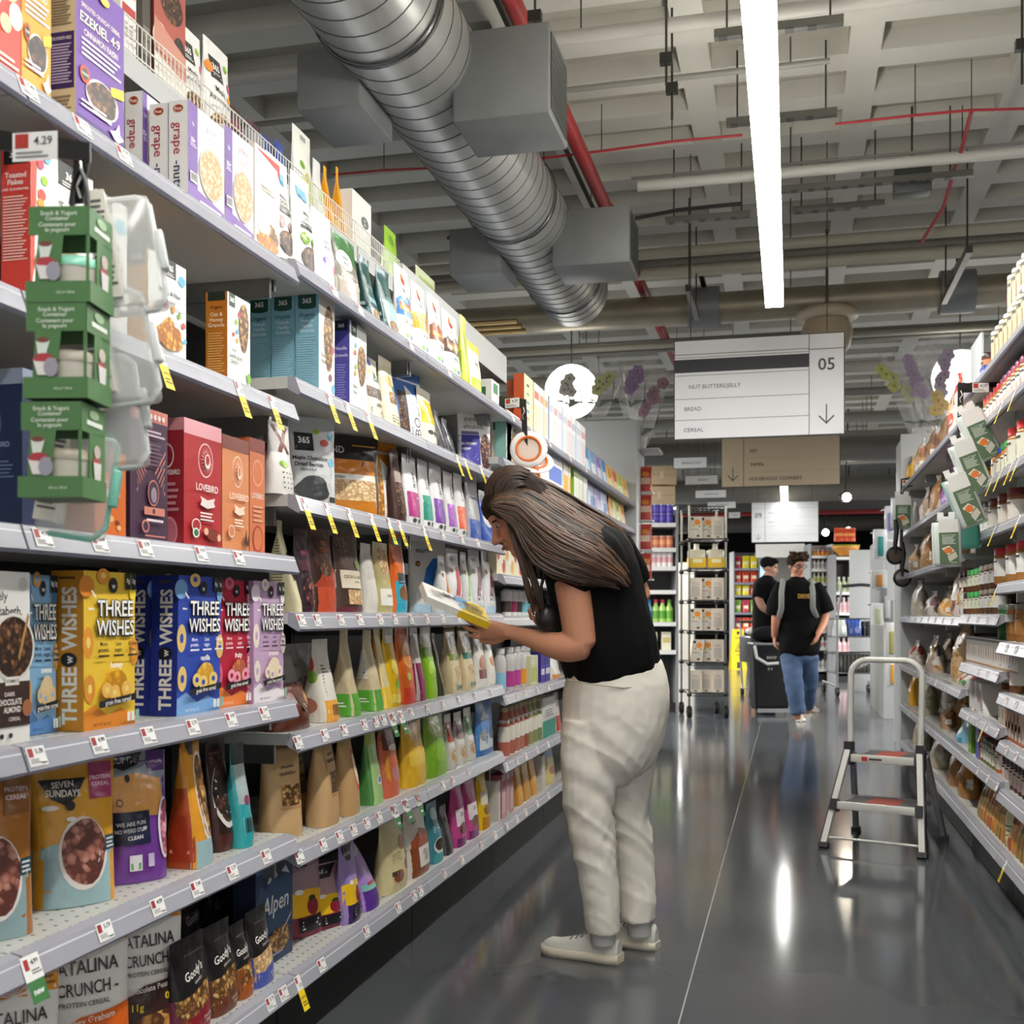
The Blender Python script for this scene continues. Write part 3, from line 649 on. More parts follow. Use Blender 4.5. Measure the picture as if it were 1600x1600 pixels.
LEAF = [('e', .12, .42, .05, .03, 'E8A020'), ('e', .25, .47, .05, .035, '8CB83C'), ('e', .42, .52, .04, .035, 'C83C3C'), ('e', .62, .5, .04, .04, 'E89030'), ('e', .78, .46, .045, .03, '7CB040'), ('e', .9, .38, .05, .03, 'D84A4A'), ('e', .1, .24, .05, .025, '68B8DC'), ('e', .93, .22, .05, .025, '68B8DC')]
z = LV1[0]
BX(z, -60, 33, 0, .06, 'red cereal box with pale beans, at the photo edge on the top shelf', 'D8443C', 'C03830', F=[('r', 0, .75, 1, 1, 'F2E8E0'), ('e', .8, .5, .16, .09, 'F0D8A0'), ('e', .6, .62, .2, .08, 'E8C890'), ('e', .9, .35, .12, .07, 'F4EEE6'), ('e', .72, .28, .1, .05, 'E8CFA0'), ('e', .5, .4, .14, .07, 'F0DDB8'), ('l', .5, .06, .95, .12, 2, 'F2D8C8')], h=.30)
EZ = lambda bg, fl, pic: [('t', 'EZEKIEL 4:9', .5, .72, .065, '1E1420', .84, .03), ('t', 'EZEKIEL 4:9', .49, .724, .065, 'F6F2EA', .84, .012), ('t', 'SPROUTED CRUNCHY CEREAL', .5, .80, .03, 'F0E8DC', .8), ('t', fl, .5, .635, .042, 'F4EEE4', .7), ('l', .1, .47, .92, .6, 4, 'E6DCE8'), ('E', .52, .27, .34, .12, 'E8E2DA'), ('E', .52, .275, .31, .105, pic, .05), ('e', .16, .36, .1, .055, 'C8482E'), ('e', .16, .36, .065, .035, '22402E'), ('t', 'ORGANIC', .16, .36, .018, 'F0F0E8', .14), ('p', [(.68, .40), (.97, .44), (.97, .37), (.7, .345)], 'F0DA2A'), ('l', .08, .14, .7, .2, 2, 'E6DCE8'), ('p', [(.66, .11), (.78, .13), (.86, .19), (.88, .12), (.97, .1), (.84, .06), (.76, .07)], 'F4F2F4'), ('e', .55, .93, .1, .03, 'E8D45C')]
BX(z, 33, 80, 0, .055, 'golden yellow cereal box with a dark almond cluster picture, between the red and purple boxes', 'D9A12C', 'C08A20', F=EZ('D9A12C', 'ALMOND', COCOA), h=.265)
BX(z, 118, 194, 0, .055, 'purple cereal box with raisin flakes and a tan side panel, tallest on the top shelf', '6A3E9C', 'DCC8A4', F=[('r', 0, 0, 1, .09, '4A2A78')] + EZ('', 'CINNAMON RAISIN', GRAN_D) + [('t', 'NET WT 16 OZ', .5, .035, .022, 'D8C8E8', .6)], N=[('r', .06, .24, .94, .6, '3E2862'), ('l', .14, .27, .86, .53, 14, 'C8B8D8'), ('t', 'THE SEVENTH VERSE', .5, .56, .022, 'EEE4F0', .7), ('l', .15, .64, .85, .82, 10, '8A7860'), ('l', .15, .1, .85, .2, 4, '8A7860'), ('t', 'EZEKIEL 4:9', .5, .9, .05, '2A2018', .85, .02), ('r', 0, 0, 1, .06, '4A2A78')], h=.272)
GNF = [('r', 0, 0, .26, 1, '6C4A98'), ('p', [(0, 0), (1, 0), (1, .12), (0, .2)], '7A58A4'), ('t', '7g', .13, .8, .03, 'F0E8F4', .2), ('t', '52g', .13, .64, .04, 'F4EEF6', .22, .03), ('l', .05, .57, .22, .61, 2, 'D8C8E4'), ('t', 'grape', .64, .88, .075, 'A89CAC', .62, .0), ('t', '-nuts', .64, .77, .075, 'A89CAC', .6, .0), ('E', .63, .42, .35, .26, 'BDB4AE'), ('E', .63, .42, .32, .235, OATS), ('b', .04, .22, .22, .32), ('l', .3, .06, .9, .1, 1, 'E0D4E8')]
GNN = [('e', .5, .92, .28, .04, 'C8A050'), ('e', .5, .92, .24, .034, 'A02830'), ('t', 'Post', .5, .92, .03, 'F4ECE0', .4, .02), ('t', 'grape', .52, .63, .5, 'A83440', .34, .005, -90), ('t', '-nuts', .52, .27, .5, '2A3054', .34, .005, -90)]
BX(z, 293, 350, 155, .043, 'white boxed nuggets cereal with a purple stripe, its spine spelling grape, nearest of its row', 'F0EEEC', 'EDEBEA', 'EFEDEC', F=GNF, N=GNN, rows=2, grp='white and purple nugget boxes', rowlab='white nugget cereal box standing behind the purple striped one, only its spine showing')
BX(z, 350.5, 396, 193, .043, 'second white and purple nugget cereal box, right of the one showing its spine', 'F0EEEC', 'EDEBEA', F=GNF, N=GNN, rows=2, rowlab='white nugget box hidden in the back row of the top shelf', grp='white and purple nugget boxes')
BX(z, 222, 250, 222, .04, 'low white nugget cereal box deep in the shelf beside the purple box', 'F0EEEC', 'EDEBEA', N=GNN, X=XF - .10, h=.235, rows=2, rowlab='low white box at the back of the shelf beside the purple box', grp='white and purple nugget boxes', F=GNF)
BX(z, 398, 437, 222, .045, 'white box with a red top edge and golden clusters, last of the nearest top row', 'F0ECE8', 'E4DCD6', F=[('p', [(0, .97), (1, .97), (1, .8), (.9, .9)], 'C0302C'), ('E', .55, .2, .4, .13, GRAN), ('E', .35, .28, .25, .12, 'EAE2D6'), ('E', .5, .12, .45, .08, HONEY), ('l', .2, .6, .8, .66, 2, 'C8B8A8')])
z = LV2[0]
def cac(lab, xn, xf, yt, c2, txt, dots):
    BG(z, xn, xf, yt, .06, lab, 'EEEDE9', F=[('t', txt[0], .5, .62, .035, '2A2A2A', .7, .02), ('t', txt[1], .5, .57, .035, '2A2A2A', .7, .02), ('t', 'GRANOLA', .5, .52, .035, '2A2A2A', .8, .02), ('r', .2, .76, .75, .88, '8CC4E4'), ('t', 'blue', .47, .84, .05, '3E86BC', .5, .01), ('t', 'STRIPES', .47, .78, .04, '3E86BC', .5, .02), ('r', .2, .46, .75, .49, '3A3A36'), ('e', .32, .36, .16, .06, dots), ('e', .72, .35, .13, .05, dots), ('t', '15', .32, .36, .03, 'F0F0EC', .16), ('E', .5, .17, .34, .12, GRAN_D, .05), ('r', .15, .0, .85, .05, 'D8D6D0')], p=2.2, e=2.2, crump=.008)
cac('white granola bag with brown dots on the top shelf', 432, 466, 232, 'x', ('WHOLE', 'CACAO'), '6A3A34')
cac('white granola bag with green dots, right of the brown dotted bag', 470, 499, 262, 'x', ('MAPLE', 'OLIVE'), '7CA82C')
BG(z, 502, 532, 320, .06, 'white granola bag with a lilac dot on the top shelf', 'EBEAEC', F=[('t', 'BERRY', .5, .62, .04, '6A5AA0', .7), ('e', .4, .36, .2, .06, '8A6CC0'), ('e', .75, .3, .15, .05, 'E07898'), ('t', 'MUESLI', .5, .55, .04, '4A4A50', .7), ('l', .2, .1, .8, .2, 3, '9A9AA0')], p=2.2, e=2.2, crump=.008)
BG(z, 536, 571, 355, .07, 'clear bag of granola with a dark green top and white round logo', '8A8478', F=[('r', 0, .62, 1, 1, '39703C'), ('e', .2, .9, .12, .05, '5AA04A'), ('e', .5, .84, .14, .05, '4A8C40'), ('E', .3, .62, .28, .14, 'F0F0EC'), ('t', 'better', .3, .66, .05, '26402A', .4, .02), ('t', '& co', .3, .58, .05, '26402A', .3, .02), ('r', .0, .0, 1, .36, 'B8AEA2'), ('t', 'CHOCOLATE', .5, .43, .05, 'F4F0EA', .8, .02), ('l', .1, .3, .9, .4, 2, 'E8E4DC')], p=2.4, e=2.4)
TEAL = [('r', 0, .0, 1, .22, 'D8DCDA'), ('r', .1, .3, .9, .38, '8CB4BC'), ('e', .5, .7, .3, .12, '2A5A4E'), ('l', .15, .5, .85, .58, 3, 'A8C8C8'), ('E', .5, .14, .35, .08, GRAN)]
BG(z, 583, 598, 395, .09, 'dark teal granola bag on the top shelf, first of two', '1E4E4C', '1A4442', F=TEAL, N=[('r', .2, .25, .8, .3, 'B8CCCC'), ('r', 0, 0, 1, .2, '3A6A78')], p=6, e=1.2)
BG(z, 608, 628, 410, .09, 'dark teal granola bag on the top shelf, second of two, with a paler front', '22565A', '1E4C50', F=TEAL + [('r', 0, .22, 1, .5, 'A8C0C4')], N=[('r', .2, .25, .8, .3, 'B8CCCC'), ('r', 0, 0, 1, .2, '4A7A88')], p=6, e=1.2)
def mtn(lab, xn, xf, yt, a, b, txt):
    BG(z, xn, xf, yt, .06, lab, 'F0EFEB', F=[('e', .45, .82, .12, .05, 'C84828'), ('p', [(.45, .96), (.33, .84), (.57, .84)], 'E08830'), ('t', 'GR', .4, .7, .05, '4A3A34', .4, .01), ('p', [(0, .55), (.18, .62), (.35, .57), (.55, .63), (.75, .57), (1, .6), (1, .36), (0, .36)], a), ('r', 0, .48, 1, .53, b), ('r', 0, .43, 1, .48, 'E8B040'), ('r', .06, .06, .94, .36, 'F2F0EA'), ('t', txt, .5, .29, .05, '2A2A2E', .8, .02), ('l', .15, .18, .85, .25, 2, '8A8A8A'), ('e', .35, .12, .1, .03, '9ACA6A'), ('e', .6, .12, .1, .03, '6AA0C8')], p=2.3, e=2.4, crump=.007)
mtn('white granola pouch with blue and orange mountain bands', 629, 651, 408, '3E88CC', 'D86A30', 'ORIGINAL')
mtn('white granola pouch with yellow mountain bands, second of its kind', 655, 675, 436, 'F0B43A', 'E88C2C', 'LEMON')
mtn('white granola pouch with brown mountain bands, third of its kind', 680, 699, 455, '8A5230', 'C8502C', 'COCO')
mtn('white granola pouch with a dark brown hill, last of its kind', 702, 725, 480, '5A3A2A', 'D07038', 'VANILLA')
BG(z, 728, 737, 490, .05, 'slim lime yellow snack bag edge on the top shelf', 'C8D23C', 'D4DC50', F=[('r', 0, .8, 1, 1, 'E8E060')], p=5, e=1.2, N=[('r', .3, .2, .7, .5, '8CB83C')])
BG(z, 739, 757, 530, .05, 'white and lime bag with a yellow top on the top shelf', 'EDEDD8', F=[('r', 0, .86, 1, 1, 'E4CF3C'), ('t', "JUDE'S", .5, .6, .06, '4A5A20', .8, .02), ('r', 0, 0, 1, .3, 'B8D038'), ('e', .5, .16, .3, .1, 'D8E070')], p=2.4, e=2.2)
BX(z, 768, 780, 590, .07, 'small white carton with a green square, at the end of the top shelf', 'EDEAE2', 'E8E6DE', F=[('r', .2, .5, .8, .9, '3A7A4A')], N=[('r', .25, .35, .65, .7, '2F6A44')], nm='carton', cat='carton', h=.105)
# ---- bags on the wire basket shelf
XB = XT - .02
def BB(xn, xf, yt, d, lab, c, cs=None, **k): BG(ZT, xn, xf, yt, d, lab, c, cs, X=XB, **k)
BX(ZT, 188, 213, 0, .05, 'white box with a red line behind the wire fence', 'EEEAE6', 'E6E0DA', F=[('r', .1, .42, .95, .5, 'B8403A'), ('t', 'GLUTEN', .5, .62, .06, 'C87060', .8), ('E', .6, .85, .3, .12, GRAN), ('l', .1, .2, .9, .3, 3, 'B0A8A0')], X=XB, h=.24)
BX(ZT, 222, 235, 0, .05, 'dark grey box between the white box and the granola photo box behind the wire', '4A443E', '5A544C', F=[('r', .1, .2, .9, .5, '7A746A')], X=XB, h=.22)
BX(ZT, 240, 290, 0, .05, 'box with a red brown granola photo behind the wire fence', 'B0584A', '6A3026', F=[('E', .55, .82, .36, .16, GRAN_D), ('r', 0, .0, 1, .3, 'EBE4DC'), ('E', .8, .45, .2, .14, COCOA), ('E', .2, .42, .25, .16, 'D8B8A4'), ('p', [(0, .3), (1, .2), (1, .45), (0, .6)], 'C88A78')], X=XB, h=.26)
P365 = lambda a, b: [('r', .15, .60, .6, .84, '2A2A2A'), ('t', '365', .375, .74, .07, 'F4F4F0', .36, .03), ('l', .22, .63, .54, .68, 2, 'D8D8D4'), ('t', a, .42, .5, .06, '2A2A2A', .6, .01), ('t', b, .45, .4, .06, '2A2A2A', .8, .01), ('e', .82, .82, .08, .04, '9CC83C'), ('e', .86, .62, .07, .05, 'D06888'), ('e', .8, .48, .07, .04, 'F0A030'), ('E', .4, .14, .38, .12, GRAN, .06)]
BB(291, 329, 25, .06, 'white pouch with coloured leaves in the wire basket, left of the pair', 'EEEDEA', F=P365('Maple', 'Almond Butter'), p=2.2, e=1.8)
BB(333, 372, 50, .06, 'white pouch with orange and green leaves in the wire basket, right of the pair', 'EEEDEA', F=P365('Maple', 'Almond Butter') + [('e', .1, .7, .12, .06, 'F09040')], p=2.2, e=1.8)
BB(374, 393, 157, .07, "dark maroon bag standing in the wire basket", "3E1C26", F=[("r", 0, .5, 1, .7, "7A3A4A")])
BB(402, 424, 180, .07, 'crumpled silver and dark foil bag in the wire basket', '8E8C90', F=[('r', .2, .2, .8, .5, '2C2C34'), ('r', 0, .8, 1, 1, '4A3038')], crump=.02, p=2.4)
BB(428, 442, 206, .08, 'dark blue granola bag in the wire basket, first of two', '2A3E8A', '1E2C66', F=[('r', .1, .4, .9, .7, '3E5AB0')], p=5, e=1.1)
BB(447, 462, 214, .08, 'dark blue granola bag in the wire basket, second of two', '2C4494', '1C2A60', F=[('r', .1, .3, .9, .6, '1A2040')], p=5, e=1.1)
BB(468, 496, 190, .05, 'tall white bag with a green leaf and lime waves in the wire basket', 'EDEFE6', F=[('p', [(0, 0), (1, 0), (1, .35), (.6, .5), (0, .3)], 'C4D878'), ('e', .35, .55, .14, .05, '7CB040'), ('e', .5, .4, .1, .05, 'E0A050'), ('r', .4, .88, .7, .94, 'A0A8A0')], p=2.2, e=1.6)
BB(500, 512, 245, .05, 'thin pale bag behind the wire, left of the orange bags', 'E8E8E6', F=[('r', .2, .3, .8, .5, 'C4D878')], p=2.4)
for i, (a, b, yt) in enumerate(((513, 517, 262), (522, 527, 257), (541, 545, 258))):
    BB(a, b, yt, .075, 'narrow orange snack bag in the wire basket, %s of three' % ('first', 'second', 'third')[i], 'E8A018', 'E49A14', p=6, e=1.0, F=[('r', 0, .1, 1, .4, 'F0C040')], N=[('r', .2, .1, .8, .3, 'F2D060')])
BX(ZT, 550, 580, 294, .05, 'plain white box with a round grey seal in the wire basket', 'ECEAE4', 'E8E6E0', F=[('e', .66, .6, .2, .1, '6A6A6A'), ('t', 'EAT', .66, .635, .035, 'EAEAEA', .25, .02), ('t', 'DAY', .66, .565, .035, 'EAEAEA', .25, .02)], X=XB)
BB(612, 630, 350, .06, 'lime green leaf printed bag sticking up at the end of the wire basket', '9CC83C', F=[('e', .5, .8, .2, .1, '6AA030')], p=2.2, e=1.6)
BB(660, 690, 412, .06, 'pale green bag just above the top fascia', 'D8E0B8', F=[('r', .1, .6, .9, .8, 'B0C878')], p=2.2, e=1.6)
# ---- second shelf
z = LV1[1]
TF = [('p', [(0, 1), (.1, 1), (.05, .2), (0, 0)], 'D85040'), ('r', .42, .84, .8, 1, '3A3A3A'), ('t', '365', .61, .92, .05, 'F4F4F0', .3, .03), ('l', .48, .845, .76, .88, 2, 'E0E0DC'), ('e', .2, .8, .05, .03, '9CC83C'), ('e', .16, .7, .06, .035, 'D84A3C'), ('e', .14, .9, .05, .04, 'D84A6A'), ('e', .24, .95, .05, .03, '68B8DC'), ('e', .14, .64, .05, .03, 'F0A030'), ('t', 'Toasted', .62, .70, .06, '2A2A2A', .6, .01), ('t', 'Flakes', .58, .62, .06, '2A2A2A', .5, .01), ('E', .5, .25, .42, .2, HONEY, .05)]
BX(z, 47, 146, 222, .055, 'white flakes box with a red spine, behind the hanging green snack boxes', 'EEEDE9', 'D2423A', F=TF, N=[('r', .1, .87, .9, 1, '1E1E1E'), ('t', '365', .5, .935, .045, 'F4F4F0', .6, .03), ('t', 'Toasted', .5, .80, .035, 'F6ECE6', .8, .02), ('t', 'Flakes', .5, .755, .035, 'F6ECE6', .7, .02), ('t', 'with Strawberries', .5, .71, .02, 'F6ECE6', .9, .01), ('l', .08, .25, .92, .67, 22, 'EEC0B4')])
BX(z, 149, 199, 295, .055, 'white boxed flakes with a blue seal, left of the orange spined crunch box', 'EEEDE9', 'D8D6CE', F=[('r', .12, .78, .5, 1, '4A4A4A'), ('t', '365', .31, .9, .055, 'F4F4F0', .3, .03), ('e', .78, .82, .16, .06, '7CC4DC'), ('t', 'Protein', .5, .66, .05, '2A2A2A', .7), ('l', .1, .5, .9, .56, 2, 'AAAAAA')])
BX(z, 231, 291, 388, .05, 'white crunch cereal box with coloured leaves over clusters and an orange spine', 'F0EFEC', 'D8941C', F=[('r', .40, .82, .72, 1, '2A2A2A'), ('t', '365', .56, .92, .06, 'F4F4F0', .26, .03), ('l', .45, .83, .67, .87, 2, 'E0E0DC'), ('e', .87, .84, .1, .055, '6AB4D4'), ('t', 'Protein & Fiber', .55, .66, .05, '1E1E1E', .72, .01), ('t', 'Crunch', .55, .57, .05, '1E1E1E', .4, .01), ('l', .2, .5, .9, .54, 2, 'B8B8B4')] + LEAF + [('E', .5, .2, .38, .13, HONEY, .1), ('E', .5, .3, .15, .1, HONEY, .06), ('l', .1, .02, .6, .05, 1, '8A8A8A')], N=[('r', .1, .85, .9, 1, '2A2A2A'), ('t', '365', .5, .93, .06, 'F4F4F0', .6, .03), ('t', 'Protein', .5, .72, .05, 'F8EED8', .8), ('t', 'Fiber', .5, .64, .05, 'F8EED8', .6), ('t', 'Crunch', .5, .56, .05, 'F8EED8', .8), ('l', .1, .3, .9, .45, 6, 'F0D8A0')])
BX(z, 355, 391, 455, .052, 'honey granola box with an orange brown spine, left of the blue boxes', 'EFEEE6', 'B8701C', F=[('r', .06, .85, .32, 1, '24402C'), ('t', '365', .19, .93, .05, 'F4F4F0', .24, .03), ('E', .7, .68, .22, .28, GRAN, .04), ('e', .36, .7, .07, .03, '8CB83C'), ('e', .5, .8, .06, .03, 'C84A3C'), ('e', .24, .55, .05, .025, 'C83C3C'), ('e', .4, .5, .05, .03, 'E8A030'), ('e', .4, .6, .05, .03, '68B8DC'), ('t', 'Organic', .26, .38, .03, '3A3A3A', .4), ('t', 'Oat & Honey', .34, .31, .04, '2A2A2A', .6), ('t', 'Granola', .28, .25, .04, '2A2A2A', .45), ('e', .9, .12, .09, .06, '7CB83C')], N=[('r', .1, .9, .9, 1, '1E2A20'), ('t', 'Organic', .5, .83, .035, '2A1808', .8), ('t', 'Oat &', .5, .75, .045, 'F8E8C8', .7), ('t', 'Honey', .5, .69, .045, 'F8E8C8', .8), ('t', 'Granola', .5, .63, .045, 'F8E8C8', .85), ('l', .12, .1, .88, .55, 16, 'DCA860')])
z = LV2[1]
BX(z, 498, 523, 458, .066, 'light blue granola box with a cream front, frontmost of the three blue boxes', 'ECEAE0', '84BCD0', '9CCCDC', F=[('E', .6, .6, .3, .34, GRAN, .05), ('t', 'French', .3, .4, .04, '6A5A48', .5), ('t', 'Vanilla', .3, .34, .04, '6A5A48', .5), ('e', .85, .5, .1, .04, 'B8506A'), ('e', .7, .2, .1, .04, '8A4A6A'), ('e', .9, .1, .09, .05, '6AB4D8')], N=[('r', .12, .86, .88, 1, '1E4A42'), ('e', .5, .865, .38, .02, '1E4A42'), ('t', '365', .5, .93, .05, 'F4F4F0', .64, .03), ('t', 'Organic', .5, .79, .04, '1E3A48', .8, .005, 0, .2), ('t', 'French', .5, .73, .036, 'E8F4F8', .7), ('t', 'Vanilla', .5, .68, .036, 'E8F4F8', .7), ('t', 'Granola', .5, .63, .036, 'E8F4F8', .75), ('l', .08, .1, .92, .58, 20, 'A4D0E0')], rows=3, grp='light blue granola boxes', rowlab='light blue granola box standing in the rows behind the frontmost blue box')
BX(z, 546, 573, 500, .05, 'granola box with a violet spine and small coloured leaves, right of the blue boxes', 'EDECE4', '5A50A8', F=[('r', .1, .84, .4, 1, '24402C'), ('t', '365', .25, .92, .05, 'F4F4F0', .26, .03), ('E', .7, .55, .24, .24, GRAN, .05), ('e', .3, .66, .08, .03, 'D86A3A'), ('e', .35, .5, .08, .03, '8CB83C'), ('e', .35, .75, .06, .03, '68B8DC'), ('e', .3, .42, .06, .03, 'C8A030'), ('t', 'Raisin', .3, .27, .04, '2A2A2A', .5), ('t', 'Bran', .3, .2, .04, '2A2A2A', .4)], N=[('r', .1, .88, .9, 1, '1E2A3A'), ('t', '365', .5, .94, .04, 'F4F4F0', .6, .03), ('t', 'Vanilla', .5, .68, .04, 'F0ECF8', .8), ('t', 'Granola', .5, .6, .04, 'F0ECF8', .8), ('l', .2, .1, .8, .5, 14, '9A90D8')])
BG(z, 575, 607, 545, .08, 'cream granola bag printed with violet blueberries', 'E9E4CE', F=[('e', .15, .88, .2, .09, '4A4690'), ('e', .55, .93, .16, .07, '55509A'), ('e', .3, .72, .15, .06, 'B8A870'), ('e', .1, .6, .2, .06, '5A54A8'), ('p', [(.5, .62), (.65, .78), (.85, .62)], '4A7A6A'), ('r', .15, .34, .85, .5, GRAN_D), ('r', .1, .5, .9, .6, 'DCD4C8'), ('t', 'BLUEBERRY', .6, .24, .04, '2A2A2E', .6, .02), ('l', .2, .08, .85, .18, 3, '9A9484')], p=2.4, e=2.2)
BG(z, 611, 631, 553, .085, 'slim beige bag with an oat window left of the clear blue pouch', 'E8DFBE', 'EAE4CC', F=[('e', .45, .68, .25, .09, 'E8A848'), ('e', .75, .58, .14, .05, '4A7A4A'), ('r', .25, .36, .85, .52, GRAN), ('l', .2, .08, .8, .2, 3, '8A8470')], p=4, e=1.4)
def bola(zz, xn, xf, yt, c, lab, win, rot=14):
    BG(zz, xn, xf, yt, .08, lab, c, F=[('r', 0, .04, .34, .7, win), ('p', [(.34, .04), (.9, .04), (.95, .5), (.36, .8)], 'F4F3F0'), ('t', 'BOLA', .62, .36, .26, '1E1E22', .5, .0, 90), ('r', 0, .85, 1, .88, 'C8D0D8'), ('t', 'Granola', .4, .12, .1, '3A3A3A', .2, 0, 90)], p=2.3, e=2.0, rot=rot)
bola(z, 632, 666, 580, '3A6CB8', 'clear pouch of brown clusters with a blue top and vertical black lettering', GRAN_D)
BG(z, 670, 691, 602, .09, 'cream pouch with a bright yellow panel right of the blue topped pouch', 'E6E0CC', F=[('r', .05, .4, .95, .8, 'F0CC1C'), ('l', .15, .5, .85, .74, 4, 'B8941C'), ('e', .3, .24, .12, .04, '3A3A3A'), ('e', .6, .24, .12, .04, '3A3A3A')], p=2.4, e=1.6)
for i, (a, b, yt) in enumerate(((696, 703, 640), (708, 716, 652))): BG(z, a, b, yt, .09, 'dark charcoal bag left of the white and violet blueberry pouch, %s' % ('further left one' if i == 0 else 'touching the pouch'), '34343A', '5E5E62', p=5, e=1.2, N=[('r', .2, .3, .8, .5, '8A8A8E')])
X0 = XF
BG(z, 722, 768, 628, .07, 'white pouch with a violet block and granola picture, turned towards the camera', 'EEEDEA', X=X0, w=.152, rot=52, F=[('t', 'purely', .42, .78, .065, '2A2A30', .56, .004), ('t', 'elizabeth.', .48, .67, .065, '2A2A30', .74, .004), ('r', 0, .14, .62, .55, '3A34A0'), ('r', .08, .555, .6, .6, '6A6A90'), ('t', 'BLUEBERRY', .3, .43, .035, 'F0EEF8', .46, .03), ('t', 'HEMP', .22, .36, .035, 'F0EEF8', .3, .03), ('l', .1, .2, .56, .3, 3, 'A8A4DC'), ('E', .82, .33, .2, .24, BERRY, .06)], p=2.3, e=2.0)
BX(z, 792, 812, 640, .07, 'white granola box with a green square, right of the white and violet pouch', 'ECEAE2', 'E6E4DA', F=[('E', .6, .5, .3, .3, GRAN)], N=[('r', .1, .72, .4, .9, '24603C'), ('l', .3, .2, .7, .6, 8, 'B8B4A0')], rows=1)
# ---- third shelf
z = LV1[2]
BX(z, 34, 100, 575, .075, 'navy cereal box with a wing emblem at the photo edge, behind the hanging green boxes', '1E2E52', '1C2A4C', '7A8498', N=[('r', 0, .9, 1, 1, '8A94A8'), ('e', .3, .65, .2, .1, '4A5A80'), ('e', .3, .65, .17, .08, '1C2A4C'), ('t', 'LOVEBIRD', .4, .52, .035, '8A98B8', .6), ('l', .2, .3, .8, .42, 5, '5A6A90'), ('e', .2, .08, .1, .03, 'C8D0C8')], F=[('r', 0, .9, 1, 1, '8A94A8')])
LBF = lambda c, c2, em: [('r', 0, .88, 1, 1, c2), ('e', .56, .70, .2, .14, em), ('e', .56, .70, .185, .13, c)] + [('p', [(.56 + .165 * math.cos(a), .70 + .115 * math.sin(a)), (.56 + .08 * math.cos(a + .06), .70 + .06 * math.sin(a + .06)), (.56 + .08 * math.cos(a - .06), .70 + .06 * math.sin(a - .06))], em) for a in [i * 2 * math.pi / 18 for i in range(18)]] + [('e', .56, .69, .08, .06, em), ('e', .56, .70, .05, .04, c), ('t', 'LOVEBIRD', .55, .475, .058, em, .72, .02), ('p', [(.36, .40), (.55, .375), (.76, .40), (.72, .365), (.76, .33), (.55, .305), (.36, .33), (.40, .365)], em), ('l', .36, .2, .72, .28, 3, em), ('e', .25, .16, .12, .055, em), ('e', .25, .16, .1, .045, c)]
BX(z, 147, 197, 700, .06, 'orange cereal box with loop shapes, half hidden behind the clear hanging containers', 'D86C28', 'C05C20', F=[('t', 'LOVEBIRD', .55, .62, .06, 'F6E8DC', .7, .02), ('p', [(.35, .56), (.8, .54), (.8, .47), (.35, .45)], 'F6E8DC'), ('e', .5, .2, .1, .04, 'F0C080'), ('e', .7, .16, .08, .03, '8A4020'), ('e', .4, .13, .07, .03, 'F0C080'), ('e', .75, .1, .07, .03, 'F0C080')])
WING = [('p', [(.5 + sg * (.12 + .05 * i), .52 - .03 * i), (.5 + sg * (.40 - .012 * i), .70 - .062 * i), (.5 + sg * (.40 - .012 * i), .682 - .062 * i), (.5 + sg * (.12 + .05 * i) * .98, .5 - .03 * i)], 'D88878') for sg in (-1, 1) for i in range(6)]
BX(z, 203, 262, 630, .06, 'dark purple cereal box with a pink wing drawing and a pink top band', '4A3048', '3E283C', 'D88878', F=[('r', 0, .905, 1, 1, 'CF7E72')] + [('e', .2 + .11 * i, .945, .04, .022, 'F0DCD6') for i in range(7)] + WING + [('e', .55, .36, .15, .1, 'D88878'), ('e', .55, .36, .135, .09, '4A3048'), ('e', .56, .345, .08, .06, '9A8A98'), ('r', .3, .19, .85, .25, 'D88878'), ('e', .55, .22, .04, .02, '6A3A48'), ('l', .25, .78, .85, .84, 2, 'C8B4C4'), ('l', .3, .56, .8, .74, 6, '6E5068'), ('l', .35, .13, .8, .17, 1, 'E8D8E0'), ('e', .32, .1, .1, .05, 'D88878'), ('e', .32, .1, .07, .035, '4A3048'), ('l', .3, .02, .85, .04, 1, 'D88878')])
BX(z, 287, 346, 652, .055, 'red cereal box with a white bird emblem, between the purple and peach boxes', 'B62C34', '96222C', 'D8949C', F=LBF('B62C34', 'E8A8B0', 'F2E4E0') + [('e', .24, .1, .09, .04, 'EEF0EA'), ('e', .24, .1, .06, .028, '3A7A4A'), ('E', .68, .1, .16, .05, '8A3828'), ('e', .5, .12, .06, .03, 'E8C0A0'), ('e', .85, .08, .05, .03, 'E8C0A0')], N=[('r', 0, .9, 1, 1, 'D08890'), ('e', .3, .7, .3, .1, 'E0C8C8'), ('e', .3, .7, .26, .085, '96222C'), ('t', 'LOVEBIRD', .45, .57, .04, 'E8D4D4', .8), ('l', .1, .25, .8, .5, 5, 'C88890'), ('e', .4, .1, .36, .12, 'D88A98'), ('e', .4, .1, .3, .1, 'C06A78')])
BX(z, 347, 389, 678, .055, 'peach cereal box with a pale bird emblem, right of the red box', 'DF9060', 'CF8050', F=LBF('DF9060', '8A5248', 'F8E4D0') + [('p', [(.7, .05), (.8, .2), (.85, .06)], '5A3A2A'), ('p', [(.8, .04), (.9, .16), (.93, .05)], '5A3A2A')])
BX(z, 390, 414, 683, .055, 'salmon orange cereal box closing the emblem box row', 'D87E54', 'C87048', F=[('r', 0, .88, 1, 1, '8A4840'), ('e', .5, .7, .36, .12, 'E8A080'), ('e', .5, .7, .3, .1, 'D87E54'), ('t', 'LOVEBIRD', .5, .5, .05, 'F4DCCC', .8, .02), ('e', .5, .12, .34, .12, 'B84A38'), ('e', .5, .12, .28, .1, 'D87E54'), ('l', .2, .26, .8, .42, 4, 'E8A888')])
z = LV2[2]
